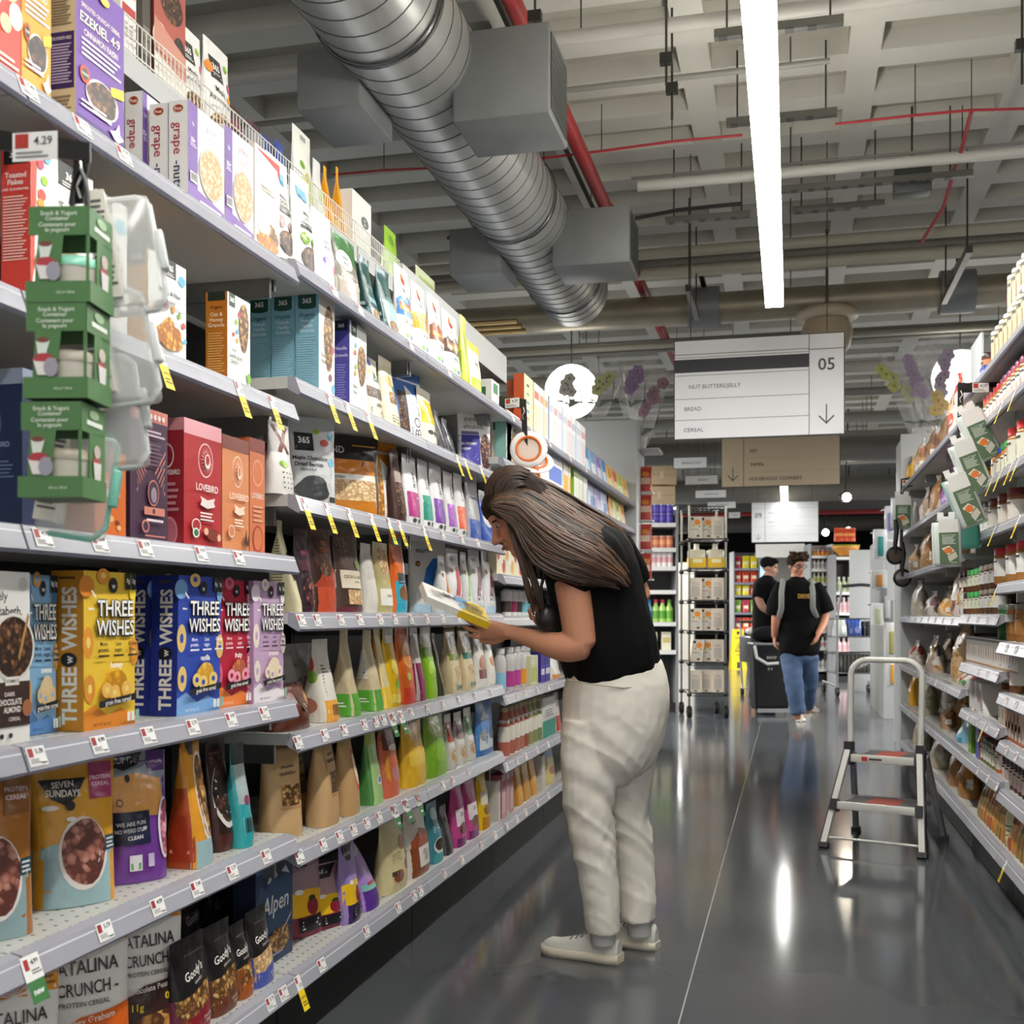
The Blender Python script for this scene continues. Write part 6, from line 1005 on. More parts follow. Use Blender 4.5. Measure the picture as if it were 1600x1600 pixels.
for i, q in enumerate(run(1527, 3.95, .075)):
    c = ('A8803A', '9A7430', 'B87A30', 'C07038', 'A85A30', 'D08838')[i % 6]
    RG(RB[8], q, .07, .08, .155 + .01 * (i % 3), 'amber and orange grain bag in the leaning row on the lowest right shelf', c, F=[('r', .1, .3, .9, .6, ('C8A860', 'D8B070', 'E0A060')[i % 3]), ('e', .5, .7, .25, .1, '6A4A28')], nm='grain_bag', cat='bag', grp='amber grain bags', p=2.8, e=1.8, crump=.008)
t = thing('cream_bottle', 'cream bottle with small green print at the end of the lowest right shelf', 'bottle', (XG + .04, yX(1588, XG + .04), RA[9] + .001), RR)
mb = MB(); mb.lathe([(.034, 0), (.038, .01), (.038, .12), (.02, .16), (.018, .175)], mt('DDDBB8', 's'), 14); mb.build('bottle_body', t)
mb = MB(); mb.cyl((0, 0, .175), .02, .025, mt('E8E8E0', 's')); mb.build('cap', t)
mb = MB(); mb.lathe([(.0384, .03), (.0384, .10)], mt('E6E6CC'), 14, caps=False)
for i in range(3): mb.lathe([(.0387, .045 + i * .018), (.0387, .05 + i * .018)], mt('5A8A4A'), 14, caps=False)
mb.build('label_band', t)
# white crumpled bag lying over the highest jars
RG(RA[0] + .157, 1592, .2, .14, .06, 'white crumpled plastic bag lying on the highest cream jars', 'E8E8E8', nm='plastic_bag', cat='bag', crump=.03, p=2.2, e=3)
RX(RB[0], 1534, .09, .05, .06, 'small blue and white carton at the end of the highest right shelf', 'E8ECF4', '4A5AB0', F=[('r', 0, .7, 1, 1, '3A48B0'), ('l', .1, .1, .9, .5, 3, '4A4A50')])
mb = MB(); mb.box(0, 0, 0, .012, .30, .26, mt('C8CCCE', 's'), .003); tag(mb.build('divider_panel', None, (XG + .03, yX(1527, XG + .03) - .1, RB[0] + .002)), 'pale plastic divider panel standing at the end of the highest right shelf', 'panel')
for i, q in enumerate((1524, 1536)): RX(RB[2], q, .09, .06, .06, 'flat orange packet on the shelf behind the hanging containers, %s' % ('left one' if i == 0 else 'right one'), 'E0952C', 'C87A20', F=[('r', .5, .2, .95, .8, 'F0B860')], nm='snack_packet', cat='snack packet')
# ---- bread
LOAFC = dict(p=2.6, e=3.2, top=.9, crump=.02)
def loaf(z, px, w, h, lab, c, bread, F=(), d=.11, rot=0, tie='E8E4DC', back=0, **k):
    return RG(z, px, w, d, h, lab, c, F=[('E', .5, .45, .36, .34, bread, .05)] + list(F), N=[('E', .5, .42, .4, .36, bread, .06), ('r', .2, .2, .5, .4, 'E6E2DC')] + [(e[0], e[1], e[2], e[3] * 1.4, *e[4:]) for e in F if e[0] == 'e'], rot=rot, tie=tie, back=back, **{**LOAFC, **k})
BRN, TAN, PALE = food('6A4020', '8A5C34', 'A87848', 24), food('A87840', 'C8985C', 'E0BC84', 24), food('B8A890', 'D8CCB8', 'EAE2D4', 30)
z = RC[0]
loaf(z, 1458, .13, .26, 'brown loaf in a clear bag on the top bread shelf', '8A6A4C', BRN, back=.02)
loaf(z, 1445, .10, .24, 'narrow brown loaf left of the wide brown loaf, top bread shelf', '9A7C62', BRN)
RG(z, 1482, .20, .12, .34, 'red and white bag of round buns, tallest on the top bread shelf', 'E4D4CC', F=[('E', .5, .8, .4, .14, 'D84A34'), ('E', .5, .52, .38, .13, TAN), ('E', .5, .28, .38, .12, 'D8502C'), ('r', .1, .38, .9, .44, 'E8E4E0')], tie='E0605A', **LOAFC)
loaf(z, 1428, .14, .26, 'pale pink bag of rolls near the end panel on the top bread shelf', 'D8C8BC', TAN, F=[('e', .4, .7, .2, .1, 'C87A5A')])
RG(z, 1415, .10, .08, .22, 'yellow bag with a dark blue top, farthest on the top bread shelf', 'E0A82C', F=[('r', 0, .7, 1, .95, '2A3A8A')], **LOAFC)
z = RC[1]
RG(z, 1471, .26, .14, .23, 'shiny purple bread bag on the second bread shelf', '7A2C98', F=[('p', [(.1, .62), (.9, .42), (.9, .5), (.1, .7)], 'D8D0DC'), ('E', .4, .35, .3, .2, '8A38A8')], tie='8A38A8', **LOAFC)
RG(z, 1487, .10, .10, .12, 'small purple bread bag tucked right of the large purple one', '7A2C98', F=[('r', .2, .3, .8, .5, 'B890C8')], tie='8A38A8', **LOAFC)
loaf(z, 1452, .16, .24, 'golden brown loaf on the second bread shelf, left of the purple bag', 'A87A4C', BRN)
loaf(z, 1436, .14, .23, 'brown loaf in a clear white lined bag on the second bread shelf', 'B8A08A', BRN, F=[('r', .7, .1, .95, .9, 'E0DCD6')])
RG(z, 1420, .13, .08, .2, 'white and grey roll bag behind the far clip strip', 'D0CCC8', F=[('e', .5, .5, .3, .2, 'A88A70')], **LOAFC)
RG(z, 1488, .06, .06, .14, 'lime green wrapper edge between the purple bag and the mint container', 'A4D030', nm='snack_packet', cat='snack packet', back=.0)
z = RC[2]
loaf(z, 1438, .22, .27, 'large golden loaf in a clear bag on the third bread shelf', 'B08654', food('8A5A2C', 'A8743C', 'B8864C', 18))
loaf(z, 1462, .12, .22, 'pale loaf hidden behind the upright green label container', 'C8BCA8', TAN)
loaf(z, 1420, .10, .2, 'small pale loaf at the far end of the third bread shelf', 'C8B8A4', TAN)
z = RC[3]
loaf(z, 1424, .26, .24, 'greenish white wrapped bread, farthest at eye level', 'C8C4B0', PALE, F=[('r', .1, .1, .4, .3, 'A8B880')])
loaf(z, 1446, .18, .15, 'white wrapped loaf with a dark print beside the orange bun', 'D4CCC8', PALE, F=[('e', .6, .3, .2, .2, '4A3A3A'), ('e', .3, .6, .2, .2, '8A6A70')])
loaf(z, 1467, .14, .12, 'small orange bun pack at eye level', 'DCC8A0', food('C87A20', 'E0A048', 'F0C078', 20))
loaf(z, 1487, .22, .27, 'red and white bread bag leaning on the small jars', 'D4C4BC', TAN, F=[('e', .4, .8, .3, .12, 'B85A4A'), ('e', .5, .2, .3, .12, '8A5A40'), ('r', .6, .3, .9, .6, 'E8E4E4')])
loaf(z, 1499, .12, .22, 'white rumpled bread bag touching the small jars', 'E2DEDC', PALE)
z = RC[4]
loaf(z, 1421, .16, .17, 'white and red wrapped rolls, farthest below eye level', 'D0C4BC', PALE, F=[('e', .7, .6, .2, .2, 'B03A3A')])
loaf(z, 1448, .24, .22, 'sliced bread with a dark printed label below eye level', 'C8B0A0', TAN, F=[('e', .4, .4, .3, .2, 'E8E4E0'), ('e', .5, .6, .24, .16, '3A3A40'), ('e', .8, .7, .14, .14, 'C8B030')])
RG(z, 1487, .26, .14, .32, 'tall bag of stacked beige buns beside the white bar cartons', 'D8B88A', F=[('E', .55, .84, .42, .1, TAN), ('E', .55, .62, .44, .1, 'C89C60'), ('E', .55, .4, .44, .1, TAN), ('E', .55, .18, .44, .1, 'C89458'), ('e', .15, .5, .12, .2, 'B0303A')], tie='E4DCD0', **LOAFC)
for i, q in enumerate((1496, 1504)): loaf(z - .0, q, .1, .08, 'small red and white candy striped pack below the stacked buns, %s' % ('left' if i == 0 else 'right'), 'E0DAD4', PALE, F=[('e', .4, .5, .3, .3, 'C84A4A'), ('e', .7, .3, .2, .2, '6A9A6A')], back=-.0, nm='snack_packet', cat='snack packet')
z = RC[5]
loaf(z, 1436, .26, .24, 'pale green wrapped bread standing on the lower bread shelf', 'BDB894', PALE, F=[('e', .6, .3, .3, .2, '9AA070')])
RG(z, 1420, .16, .1, .26, 'yellow bread bag hanging over the rail of the lower bread shelf', 'D8A024', F=[('e', .5, .5, .3, .2, 'C08018')], **LOAFC)
loaf(z, 1468, .1, .14, 'small brown roll pack right on the lower bread shelf', 'A88A68', BRN)
z = RC[6]
loaf(z, 1428, .34, .24, 'green and white floral bread bag on the lowest bread shelf', 'D0CCB8', PALE, F=[('e', .3, .7, .2, .12, '8CA850'), ('e', .7, .8, .16, .1, 'D88A90'), ('e', .2, .2, .14, .1, 'E0A030')])
loaf(z, 1497, .2, .24, 'golden brown bun pack on the lowest shelf behind the ladder leg', 'B8854C', food('8A5424', 'B07434', 'C89454', 16))
loaf(z, 1480, .18, .2, 'brown bread pack behind the ladder on the lowest shelf', 'A88058', BRN)
loaf(z, 1455, .18, .2, 'pale bread pack on the lowest bread shelf behind the ladder', 'C8BCA0', PALE)
for k, (z, hh) in enumerate(zip(RC[:6], (.2, .2, .2, .2, .2, .2))):
    for i, q in enumerate((1424, 1442, 1460, 1476, 1492)):
        loaf(z, q, .17, hh + .02 * ((i + k) % 3), 'bagged loaf standing in the back row of the bread shelves', ('D8C8B0', 'C8A078', 'E0D8CC', 'B88A5C')[(i + 2 * k) % 4], (TAN, BRN, PALE)[(i + k) % 3], back=.19, grp='back row loaves')
# ---------------------------------------------------------------- step ladder
AL, ALD = mt('D8D8D2', 's', .3), mt('2A2C32', 's', .5)
A0, B0 = on_Z(1287, 1325, 0), on_Z(1441, 1342, 0)
ang = math.atan2(B0.y - A0.y, B0.x - A0.x); W = (B0 - A0).length / 2
t = thing('step_ladder', 'small aluminium two step ladder with a hoop handrail standing on the polished floor', 'step ladder', ((A0.x + B0.x) / 2, (A0.y + B0.y) / 2, 0), ang)
ZT2, ZS1, ZH = .415, .205, .865
def beam(mb, a, b, wx, wy, m):
    a, b = Vector(a), Vector(b); d = (b - a).normalized(); sx = Vector((1, 0, 0)); sy = d.cross(sx).normalized()
    mb.rings([[p + sx * (wx * i) + sy * (wy * j) for i, j in ((-1, -1), (1, -1), (1, 1), (-1, 1))] for p in (a, b)], m, True, True, False)
for s_, lb in ((-1, 'left'), (1, 'right')):
    x = s_ * W; x2 = s_ * (W - .075)
    mb = MB(); beam(mb, (x, 0, .02), (x2 + s_ * .02, .20, ZT2 + .02), .013, .012, AL); mb.build('front_leg', t)
    mb = MB(); beam(mb, (x + s_ * .0145, .006, .02), (x2 + s_ * .0345, .206, ZT2 + .02), .004, .016, ALD)
    beam(mb, (x, .0, .0), (x, .01, .022), .022, .022, ALD); mb.build('leg_guard', t)
    mb = MB(); beam(mb, (s_ * (W - .01), .50, .015), (x2 + s_ * .025, .30, ZT2), .011, .018, mt('8A8C8E', 's')); beam(mb, (s_ * (W - .01), .50, 0), (s_ * (W - .01), .50, .02), .018, .026, ALD); mb.build('rear_leg', t)
    mb = MB(); beam(mb, (x2 + s_ * .02, .215, ZT2 - .05), (x2 + s_ * .02, .225, ZT2 + .06), .018, .03, ALD); mb.build('hinge_bracket', t)
    mb = MB(); beam(mb, (x - s_ * .026, .075, ZS1 - .04), (x - s_ * .03, .09, ZS1 + .01), .016, .03, ALD); mb.build('step_bracket', t)
def step(z, y0, y1, hw, nm):
    mb = MB(); mb.box(-hw, y0, z - .03, hw, y0 + .022, z + .006, AL, .003); mb.box(-hw, y0 + .02, z - .012, hw, y1, z, mt('7A7C7E', 's'), .002)
    mb.box(-hw, y1 - .012, z - .02, hw, y1, z + .002, mt('8E9092', 's'))
    for i in range(7): mb.box(-hw + .03, y0 + .03 + i * (y1 - y0 - .05) / 7, z, hw - .03, y0 + .036 + i * (y1 - y0 - .05) / 7, z + .0015, mt('4A4C4E', 's'))
    o = mb.build(nm, t); mb = MB(); mb.box(-hw * .35, y0 + .05, z + .0016, hw * .45, y1 - .05, z + .0024, mt('B0483A')); mb.build('warning_sticker', o)
    return o
step(ZS1, .06, .34, W - .035, 'lower_step')
o = step(ZT2, .17, .46, W - .075, 'top_step')
mb = MB(); mb.box(-W * .42, .1682, ZT2 - .022, -W * .3, .1698, ZT2 - .002, mt('C03A30')); mb.box(-W * .26, .1682, ZT2 - .016, .0, .1698, ZT2 - .008, mt('3A3A3A')); mb.build('maker_label', o)
mb = MB(); mb.tube([(-W + .02, .016, .05), (0, .016, .05), (W - .02, .016, .05)], .006, AL, 8); mb.build('brace_bar', t)
mb = MB(); P = [(-W + .06, .23, ZT2 - .02), (-W + .055, .24, ZT2 + .2)]
for i in range(9):
    a = math.pi - math.pi / 2 * i / 8; P.append((-W + .135 + .08 * math.cos(a), .25, ZH - .08 + .08 * math.sin(a)))
for i in range(9):
    a = math.pi / 2 - math.pi / 2 * i / 8; P.append((W - .135 + .08 * math.cos(a), .25, ZH - .08 + .08 * math.sin(a)))
P += [(W - .055, .24, ZT2 + .2), (W - .06, .23, ZT2 - .02)]
mb.tube(P, .0145, AL, 10); mb.build('handrail', t)
# ---------------------------------------------------------------- clip strips with hanging food containers
CLR = mt('D3D9D6', 's', .25); MINT = mt('8FD0BE', 's', .25)
def sleeve_container(lab, px, py, d, tilt, rimc, h=.19, w=.105, t_=.055, yaw=.0, grp=None):
    """Flat food box hanging by its tab; the printed sleeve faces the camera."""
    p = at_d(px, py, d); e = thing('food_container', lab, 'food container', p, 0, grp)
    e.rotation_euler = (0, math.radians(tilt), math.radians(yaw))
    mb = MB(); mb.box(-w / 2, -t_ / 2, -h, w / 2, t_ / 2, -.012, CLR, .014); mb.build('box', e)
    mb = MB(); mb.box(-w / 2 - .004, -.004, -h - .004, w / 2 + .004, .010, -.010, rimc, .006); mb.build('rim', e)
    mb = MB(); x = w * .36
    mb.box(-x, -t_ / 2 - .003, -h + .006, x, -t_ / 2 - .001, -.002, mt('ECECE8')); mb.box(-x, -t_ / 2 - .003, -.004, x, .0, -.001, mt('ECECE8'))
    mb.box(-x * .9, -.003, -.004, -x * .25, -.001, .03, mt('F0F0EE')); mb.box(x * .25, -.003, -.004, x * .9, -.001, .03, mt('F0F0EE')); mb.box(-x * .25, -.003, -.004, x * .25, -.001, .012, mt('F0F0EE'))
    Ff = lambda a, b, o: Vector(((a - .5) * 2 * x, -t_ / 2 - .003 - o, -h + .006 + b * (h - .01)))
    deco(mb, [('r', 0, 0, 1, .72, '5C7458'), ('t', 'Snack & Yogurt', .5, .66, .035, 'DCE4D8', .7), ('l', .16, .45, .84, .63, 6, 'D4DCD0'), ('p', [(.12, .36), (.5, .42), (.78, .3), (.45, .2)], 'EAE4D6'), ('E', .46, .31, .22, .07, 'E88038', .06), ('p', [(.4, .18), (.82, .28), (.92, .16), (.5, .05)], 'D6CFC2'), ('l', .55, .02, .9, .05, 1, 'D4DCD0')], Ff, 2 * x / h)
    mb.build('paper_sleeve', e)
    return e
UVEC = Vector((0, 0, 1))
def strip(lab, pts, arm, d, tagp=True):
    P = [at_d(a, b, d) for a, b in pts]; e = thing('clip_strip', lab, 'clip strip', P[0])
    mb = MB()
    for a, b in zip(P, P[1:]): 
        w = .011; mb.add([a - P[0] + Vector((-w, 0, 0)), a - P[0] + Vector((w, 0, 0)), b - P[0] + Vector((w, 0, 0)), b - P[0] + Vector((-w, 0, 0)), a - P[0] + Vector((-w, .003, 0)), a - P[0] + Vector((w, .003, 0)), b - P[0] + Vector((w, .003, 0)), b - P[0] + Vector((-w, .003, 0))], [(3, 2, 1, 0), (4, 5, 6, 7), (0, 1, 5, 4), (2, 3, 7, 6), (1, 2, 6, 5), (3, 0, 4, 7)], mt('141414', 's'))
    mb.build('hanging_strip', e)
    a = arm - P[0]; u = Vector((a.x, a.y, 0)).normalized(); n_ = Vector((u.y, -u.x, 0)); n_ = n_ if n_.y < 0 else -n_; mb = MB(); hz = .013 * max(1, d / 3)
    mb.rings([[p + n_ * (.002 * i) + UVEC * (hz * j) for i, j in ((-1, -1), (1, -1), (1, 1), (-1, 1))] for p in (-u * .012, a)], mt('121212', 's'), True, True, False); mb.build('bracket_arm', e)
    mb = MB(); q = a * .45; u = u if u.x > 0 else -u; G = lambda x, y, z: u * x + n_ * y + UVEC * z
    mb.add([G(-.032, .0026, -.02), G(.032, .0026, -.02), G(.032, .0026, .018), G(-.032, .0026, .018)], [(0, 1, 2, 3)], mt('EDEDEC')); deco(mb, [('r', .06, .45, .36, .95, 'B03830'), ('t', '4.29', .68, .7, .3, '3A3A3A', .5, .01), ('l', .08, .08, .8, .36, 2, '8A8A8A')], lambda s_, v, o: G((s_ - .5) * .064, .0026 + o, -.02 + v * .038), 1.7)
    mb.build('price_card', e, q)
    mb = MB(); mb.tube([(0, -.004, -.012), (.006, -.008, -.03), (-.004, -.006, -.045), (0, -.003, -.06)], .0022, mt('C8C8C4', 'm'), 6); mb.build('hook', e)
    return e
P5 = at_d(1501, 606, 4.62)
strip('black clip strip holding tilted food containers on the nut butter side', [(1501, 606), (1500, 680), (1495, 760), (1489, 830)], P5 + Vector((.17, .02, 0)), 4.62)
for i, (px, py, tl, rc, m) in enumerate(((1511, 642, -24, CLR, 'uppermost'), (1500, 689, -21, CLR, 'second from the top'), (1490, 743, -22, MINT, 'third, with a mint rim'), (1478, 812, -2, CLR, 'lowest, hanging straight'))):
    sleeve_container('green sleeved food container on the right clip strip, ' + m, px, py, 4.55 - .0 * i, tl, rc, h=(.21, .215, .215, .185)[i], yaw=8)
mb = MB(); mb.box(-.05, -.03, -.15, .05, .03, 0, mt('5FB8A2', 's', .2), .02); mb.box(-.054, -.004, -.154, .054, .006, .004, MINT, .01); o = tag(mb.build('food_container', None, at_d(1506, 800, 4.68)), 'plain mint green food container hanging behind the straight one', 'food container'); o.rotation_euler = (0, math.radians(-6), 0)
# ================================================================ hanging things on the cereal side
SG = '4E7A48'
def snack_box(lab, px, py, d, lidc):
    e = thing('snack_container_box', lab, 'boxed container', at_d(px, py, d), math.radians(11))
    w, dp, h = .079, .075, .123; g = mt(SG); t_ = .0012
    mb = MB(); x0, x1 = -w / 2, w / 2
    mb.box(x0, 0, -h * .30, x1, t_, 0, g); mb.box(x0 - .004, -.001, -h, x1 + .002, t_, -h * .78, g)
    mb.add([(x0 + .012, 0, -h * .30), (x0 + w * .58, 0, -h * .30), (x0 + w * .50, 0, -h * .78), (x0 + .008, 0, -h * .78)], [(0, 3, 2, 1)], g)
    mb.box(x1 - .004, 0, -h * .8, x1, t_, -h * .28, g)
    mb.box(x1 - t_, 0, -h * .30, x1, dp, 0, g); mb.box(x1 - t_, 0, -h, x1 + .002, dp, -h * .78, g); mb.box(x1 - t_, dp * .34, -h * .8, x1, dp, -h * .28, g)
    mb.box(x0, dp - t_, -h, x1, dp, -h * .78, g); mb.box(x0, dp - t_, -h * .30, x1, dp, 0, g); mb.box(x0, 0, -t_, x1, dp, 0, mt('7AA070')); mb.box(x0, 0, -h, x1, dp, -h + t_, mt('2A4A28'))
    mb.box(x0, dp * .5, -h, x0 + t_, dp, 0, g)
    Ff = lambda a, b, o: Vector((x0 + a * w, -.0002 - o, -h + b * h))
    deco(mb, [('t', 'Snack & Yogurt', .5, .93, .045, 'E2EADC', .62), ('t', 'Container', .48, .875, .045, 'E2EADC', .42), ('t', 'Contenant pour', .48, .81, .045, 'E2EADC', .62), ('t', 'le yogourt', .48, .755, .045, 'E2EADC', .44), ('p', [(.17, .6), (.4, .6), (.34, .46), (.2, .46)], 'DCE4DC'), ('e', .285, .605, .11, .028, '7A4038'), ('p', [(.12, .41), (.5, .41), (.46, .24), (.2, .24)], 'E6E2E0'), ('E', .3, .42, .17, .045, 'B03A44', .1), ('e', .42, .32, .12, .1, '9C9AA8'), ('t', '4.23 oz / 130 ml', .62, .1, .028, 'D8E4D4', .3)], Ff, w / h)
    Fs = lambda a, b, o: Vector((x1 + .0004 + o, a * dp, -h + b * h))
    deco(mb, [('r', .2, .78, .85, .83, 'E4ECE0'), ('e', .5, .9, .2, .05, '9AB890'), ('e', .62, .52, .14, .07, 'C8B8B0'), ('e', .6, .4, .18, .05, 'A84048'), ('p', [(.45, .4), (.78, .4), (.74, .2), (.5, .2)], 'DCD8D8')], Fs, dp / h)
    mb.build('printed_sleeve', e)
    mb = MB(); mb.lathe([(.026, -h + .003), (.030, -h + .03), (.032, -h + .05)], mt('C9C4B8', 's', .25), 16, (.006, .036, 0)); mb.build('inner_cup', e)
    mb = MB(); mb.lathe([(.033, -h + .05), (.033, -h + .06), (.028, -h + .064)], mt(lidc, 's', .3), 16, (.006, .036, 0)); mb.build('cup_lid', e)
for lab, px, py, c in (('green cardboard snack box with a mint lidded cup, uppermost of the hanging three', 92, 322, '8ED8BC'), ('green cardboard snack box, middle of the hanging three', 88, 472, 'A8A294'), ('green cardboard snack box, lowest of the hanging three', 80, 627, 'A39C8C')): snack_box(lab, px, py, 1.46, c)
CLT = clear('E2E5E5', .38, .12, 'plastic'); CLM = clear('BFE8DC', .6, .15, 'mint_plastic')
def clear_box(lab, px, py, d, tilt, rim, h, w, dp=.05, rz=25, card=True):
    e = thing('clear_food_box', lab, 'food container', at_d(px, py, d)); e.rotation_euler = (0, math.radians(tilt), math.radians(rz))
    mb = MB(); mb.box(-w / 2, -dp / 2, -h, w / 2, dp / 2, -.01, CLT, .008); mb.build('box', e)
    mb = MB(); mb.tube([(w / 2 - .016, 0, -.006), (w / 2 - .002, 0, -.02), (w / 2, 0, -h + .02), (w / 2 - .016, 0, -h)], .0042, rim, 8, True); mb.tube([(w / 2 - .016, 0, -.006), (-w / 2 + .016, 0, -.006)], .0042, rim, 8); mb.tube([(w / 2 - .016, 0, -h), (-w / 2 + .016, 0, -h)], .0042, rim, 8)
    mb.build('sealing_rim', e)
    mb = MB(); mb.box(w / 2 - .002, -.012, -h * .68, w / 2 + .01, .012, -h * .34, rim, .003); mb.build('clasp', e)
    if card:
        mb = MB(); mb.box(-w / 2 - .002, -dp / 2 - .004, -h * .9, -w / 2 + .028, dp / 2 + .002, -.0, mt('E2DED4')); deco(mb, [('l', .1, .1, .9, .92, 16, '5A5A58')], lambda a, b, o: Vector((-w / 2 - .002 + a * .03, -dp / 2 - .0042 - o, -h * .9 + b * h * .9)), .2); mb.build('paper_card', e)
RIM = mt('DADEDE', 's', .25)
clear_box('clear hinged food box behind the green boxes, uppermost', 183, 305, 1.60, -10, RIM, .165, .085)
clear_box('clear hinged food box behind the green boxes, second from the top', 172, 450, 1.60, -10, RIM, .165, .085)
clear_box('clear hinged food box behind the green boxes, third from the top', 160, 552, 1.62, -8, RIM, .165, .085)
clear_box('clear food box with a mint green rim, lowest behind the green boxes', 138, 668, 1.60, 9, mt('86D2BE', 's', .25), .155, .09)
strip('black clip strip with a red and white price card, holding the green snack boxes', [(128, 240), (126, 262), (118, 318)], at_d(-30, 215, 1.52), 1.50)
mb = MB(); mb.tube([(.0, 0, 0), (-.008, 0, -.014), (-.011, 0, -.035), (-.011, 0, -.05)], .005, mt('101012', 's'), 8, True, .5); mb.tube([(.0, 0, 0), (.008, 0, -.014), (.011, 0, -.035), (.011, 0, -.05)], .005, mt('101012', 's'), 8, True, .5)
tag(mb.build('hanger_loop', None, at_d(125, 264, 1.49)), 'glossy black hanger loop between the clip strip hook and the green boxes', 'hook')
# orange ringed strainer lids
strip('black clip strip with a white card holding the orange ringed lids', [(818, 632), (819, 650), (822, 754)], at_d(780, 626, 4.55) , 4.5)
for lab, px, py, d, rx in (('white lid with an orange ring, uppermost on the clip strip above the woman', 826, 702, 4.5, -8), ('white lid with an orange ring, middle one, turned edgewise', 836, 722, 4.53, -45), ('white lid with an orange ring, lowest, just above the dark hair', 824, 746, 4.48, -25)):
    e = thing('strainer_lid', lab, 'kitchen lid', at_d(px, py, d)); e.rotation_euler = (math.radians(90 + rx), math.radians(12), math.radians(12))
    mb = MB(); mb.lathe([(.052, 0), (.072, 0), (.075, .004), (.072, .008), (.052, .008)], mt('E9E7E4', 's', .25), 28, caps=False); mb.build('white_flange', e)
    mb = MB(); mb.lathe([(.042, .006), (.046, .013), (.052, .013), (.054, .004), (.05, .0)], mt('D96E28', 's', .3), 28, caps=False); mb.build('orange_ring', e)
    mb = MB(); mb.cyl((0, 0, .002), .044, .002, mt('C9B4A4', 's', .2)); mb.build('inner_disc', e)
# far clip strip with containers and pizza wheels
D8 = 7.7
strip('black clip strip at the far end of the bread shelves', [(1410, 756), (1409, 790), (1408, 900)], at_d(1426, 752, D8), D8)
sleeve_container('white food container with a green sleeve at the far end of the bread shelves', 1409, 775, D8 - .05, 0, CLR, h=.22, w=.14, yaw=12)
for lab, px, py in (('black handled wheel cutter with a steel disc, hanging low at the bread end', 1410, 903), ('black handled wheel cutter partly hidden, above the steel disc', 1399, 868)):
    e = thing('pizza_cutter', lab, 'kitchen tool', at_d(px, py, D8 - .1), math.radians(14))
    mb = MB(); mb.tube([(.0, .006, .01), (.0, .006, .07), (.01, .006, .16), (.0, .006, .24)], [.012, .014, .018, .012], mt('17171A', 's'), 10); mb.build('handle', e)
    mb = MB(); mb.rings([[(r * math.cos(2 * math.pi * j / 24), y, r * math.sin(2 * math.pi * j / 24)) for j in range(24)] for r, y in ((.048, 0), (.048, -.002))], mt('B4B4B2', 'm'), True, True); mb.build('steel_disc', e)
    mb = MB(); mb.rings([[(r * math.cos(2 * math.pi * j / 24), y, r * math.sin(2 * math.pi * j / 24)) for j in range(24)] for r, y in ((.046, -.004), (.062, -.004), (.062, .006), (.046, .006))], mt('17171A', 's'), True, False); mb.build('guard_ring', e)
# ================================================================ signs
def sign(nm, lab, x0, y0t, y0b, x1, Y, base, dec, edge='3A3C3E', grp=None, thick=.03, wires=True):
    a, b = on_Y(x0, y0t, Y), on_Y(x1, y0t, Y); zb = on_Y(x0, y0b, Y).z; w, h = b.x - a.x, a.z - zb
    e = thing(nm, lab, 'sign', ((a.x + b.x) / 2, Y, zb), 0, grp)
    mb = MB(); mb.box(-w / 2, 0, 0, w / 2, thick, h, mt(edge, 's')); mb.build('frame', e)
    mb = MB(); q = .006; mb.box(-w / 2 + q, -.002, q, w / 2 - q, -.0005, h - q, mt(base, 's', .45)); deco(mb, dec, lambda u, v, o: Vector(((u - .5) * (w - 2 * q), -.002 - o, q + v * (h - 2 * q))), w / h); mb.build('sign_face', e)
    if wires:
        for s_ in (-.4, .4):
            mb = MB(); mb.cyl((s_ * w, thick / 2, h), .003, CZ - zb - h, mt('5A5A58', 'm'), 6); mb.build('hanger_wire', e)
    return e
AR = lambda x, y, s, a: [('r', x - s * .045, y, x + s * .045, y + s * 1.6 * a, '4A4C50'), ('p', [(x - s * .62, y + s * .62 * a), (x - s * .54, y + s * .70 * a), (x + s * .04, y + .1 * s * a), (x, y - .02 * s)], '4A4C50'), ('p', [(x + s * .62, y + s * .62 * a), (x, y - .02 * s), (x - s * .04, y + .1 * s * a), (x + s * .54, y + s * .70 * a)], '4A4C50')]
def LN(y, x1=.8, c='8A8C8E'): return ('r', 0, y - .003, x1, y + .003, c)
sign('aisle_sign', 'large white hanging aisle sign with a black bar and the number 05', 1053, 533, 688, 1320, 7.6, 'F2F2F4', [('r', 0, .675, .8, .81, '2E3034'), LN(.86, c='3A3C3E'), LN(.83), LN(.645), ('r', .798, 0, .802, 1, '3A3C3E'), ('r', .802, .845, 1, .852, '3A3C3E'), LN(.405), LN(.19), ('t', 'NUT BUTTERS/JELLY', .243, .53, .042, '5A5A5E', .39, .0), ('t', 'BREAD', .11, .305, .042, '5A5A5E', .125, .0), ('t', 'CEREAL', .115, .09, .042, '5A5A5E', .135, .0), ('t', '05', .9, .70, .125, '4A4C50', .12, .01)] + AR(.9, .10, .075, 1.65), edge='2E3032')
sign('aisle_sign', 'beige hanging aisle sign with an arrow, below the large white one', 1127, 655, 762, 1313, 11.0, 'B9A88E', [('r', .185, 0, .19, 1, '3A3632'), ('t', 'PET', .275, .52, .05, '4A4034', .08, .01), ('t', 'PAPER', .305, .32, .05, '4A4034', .14, .01), ('t', 'HOUSEHOLD CLEANERS', .46, .11, .05, '4A4034', .45, .01), LN(.42, 1, 'A8977E'), LN(.21, 1, 'A8977E')] + AR(.095, .08, .075, 1.7), edge='3A3632')
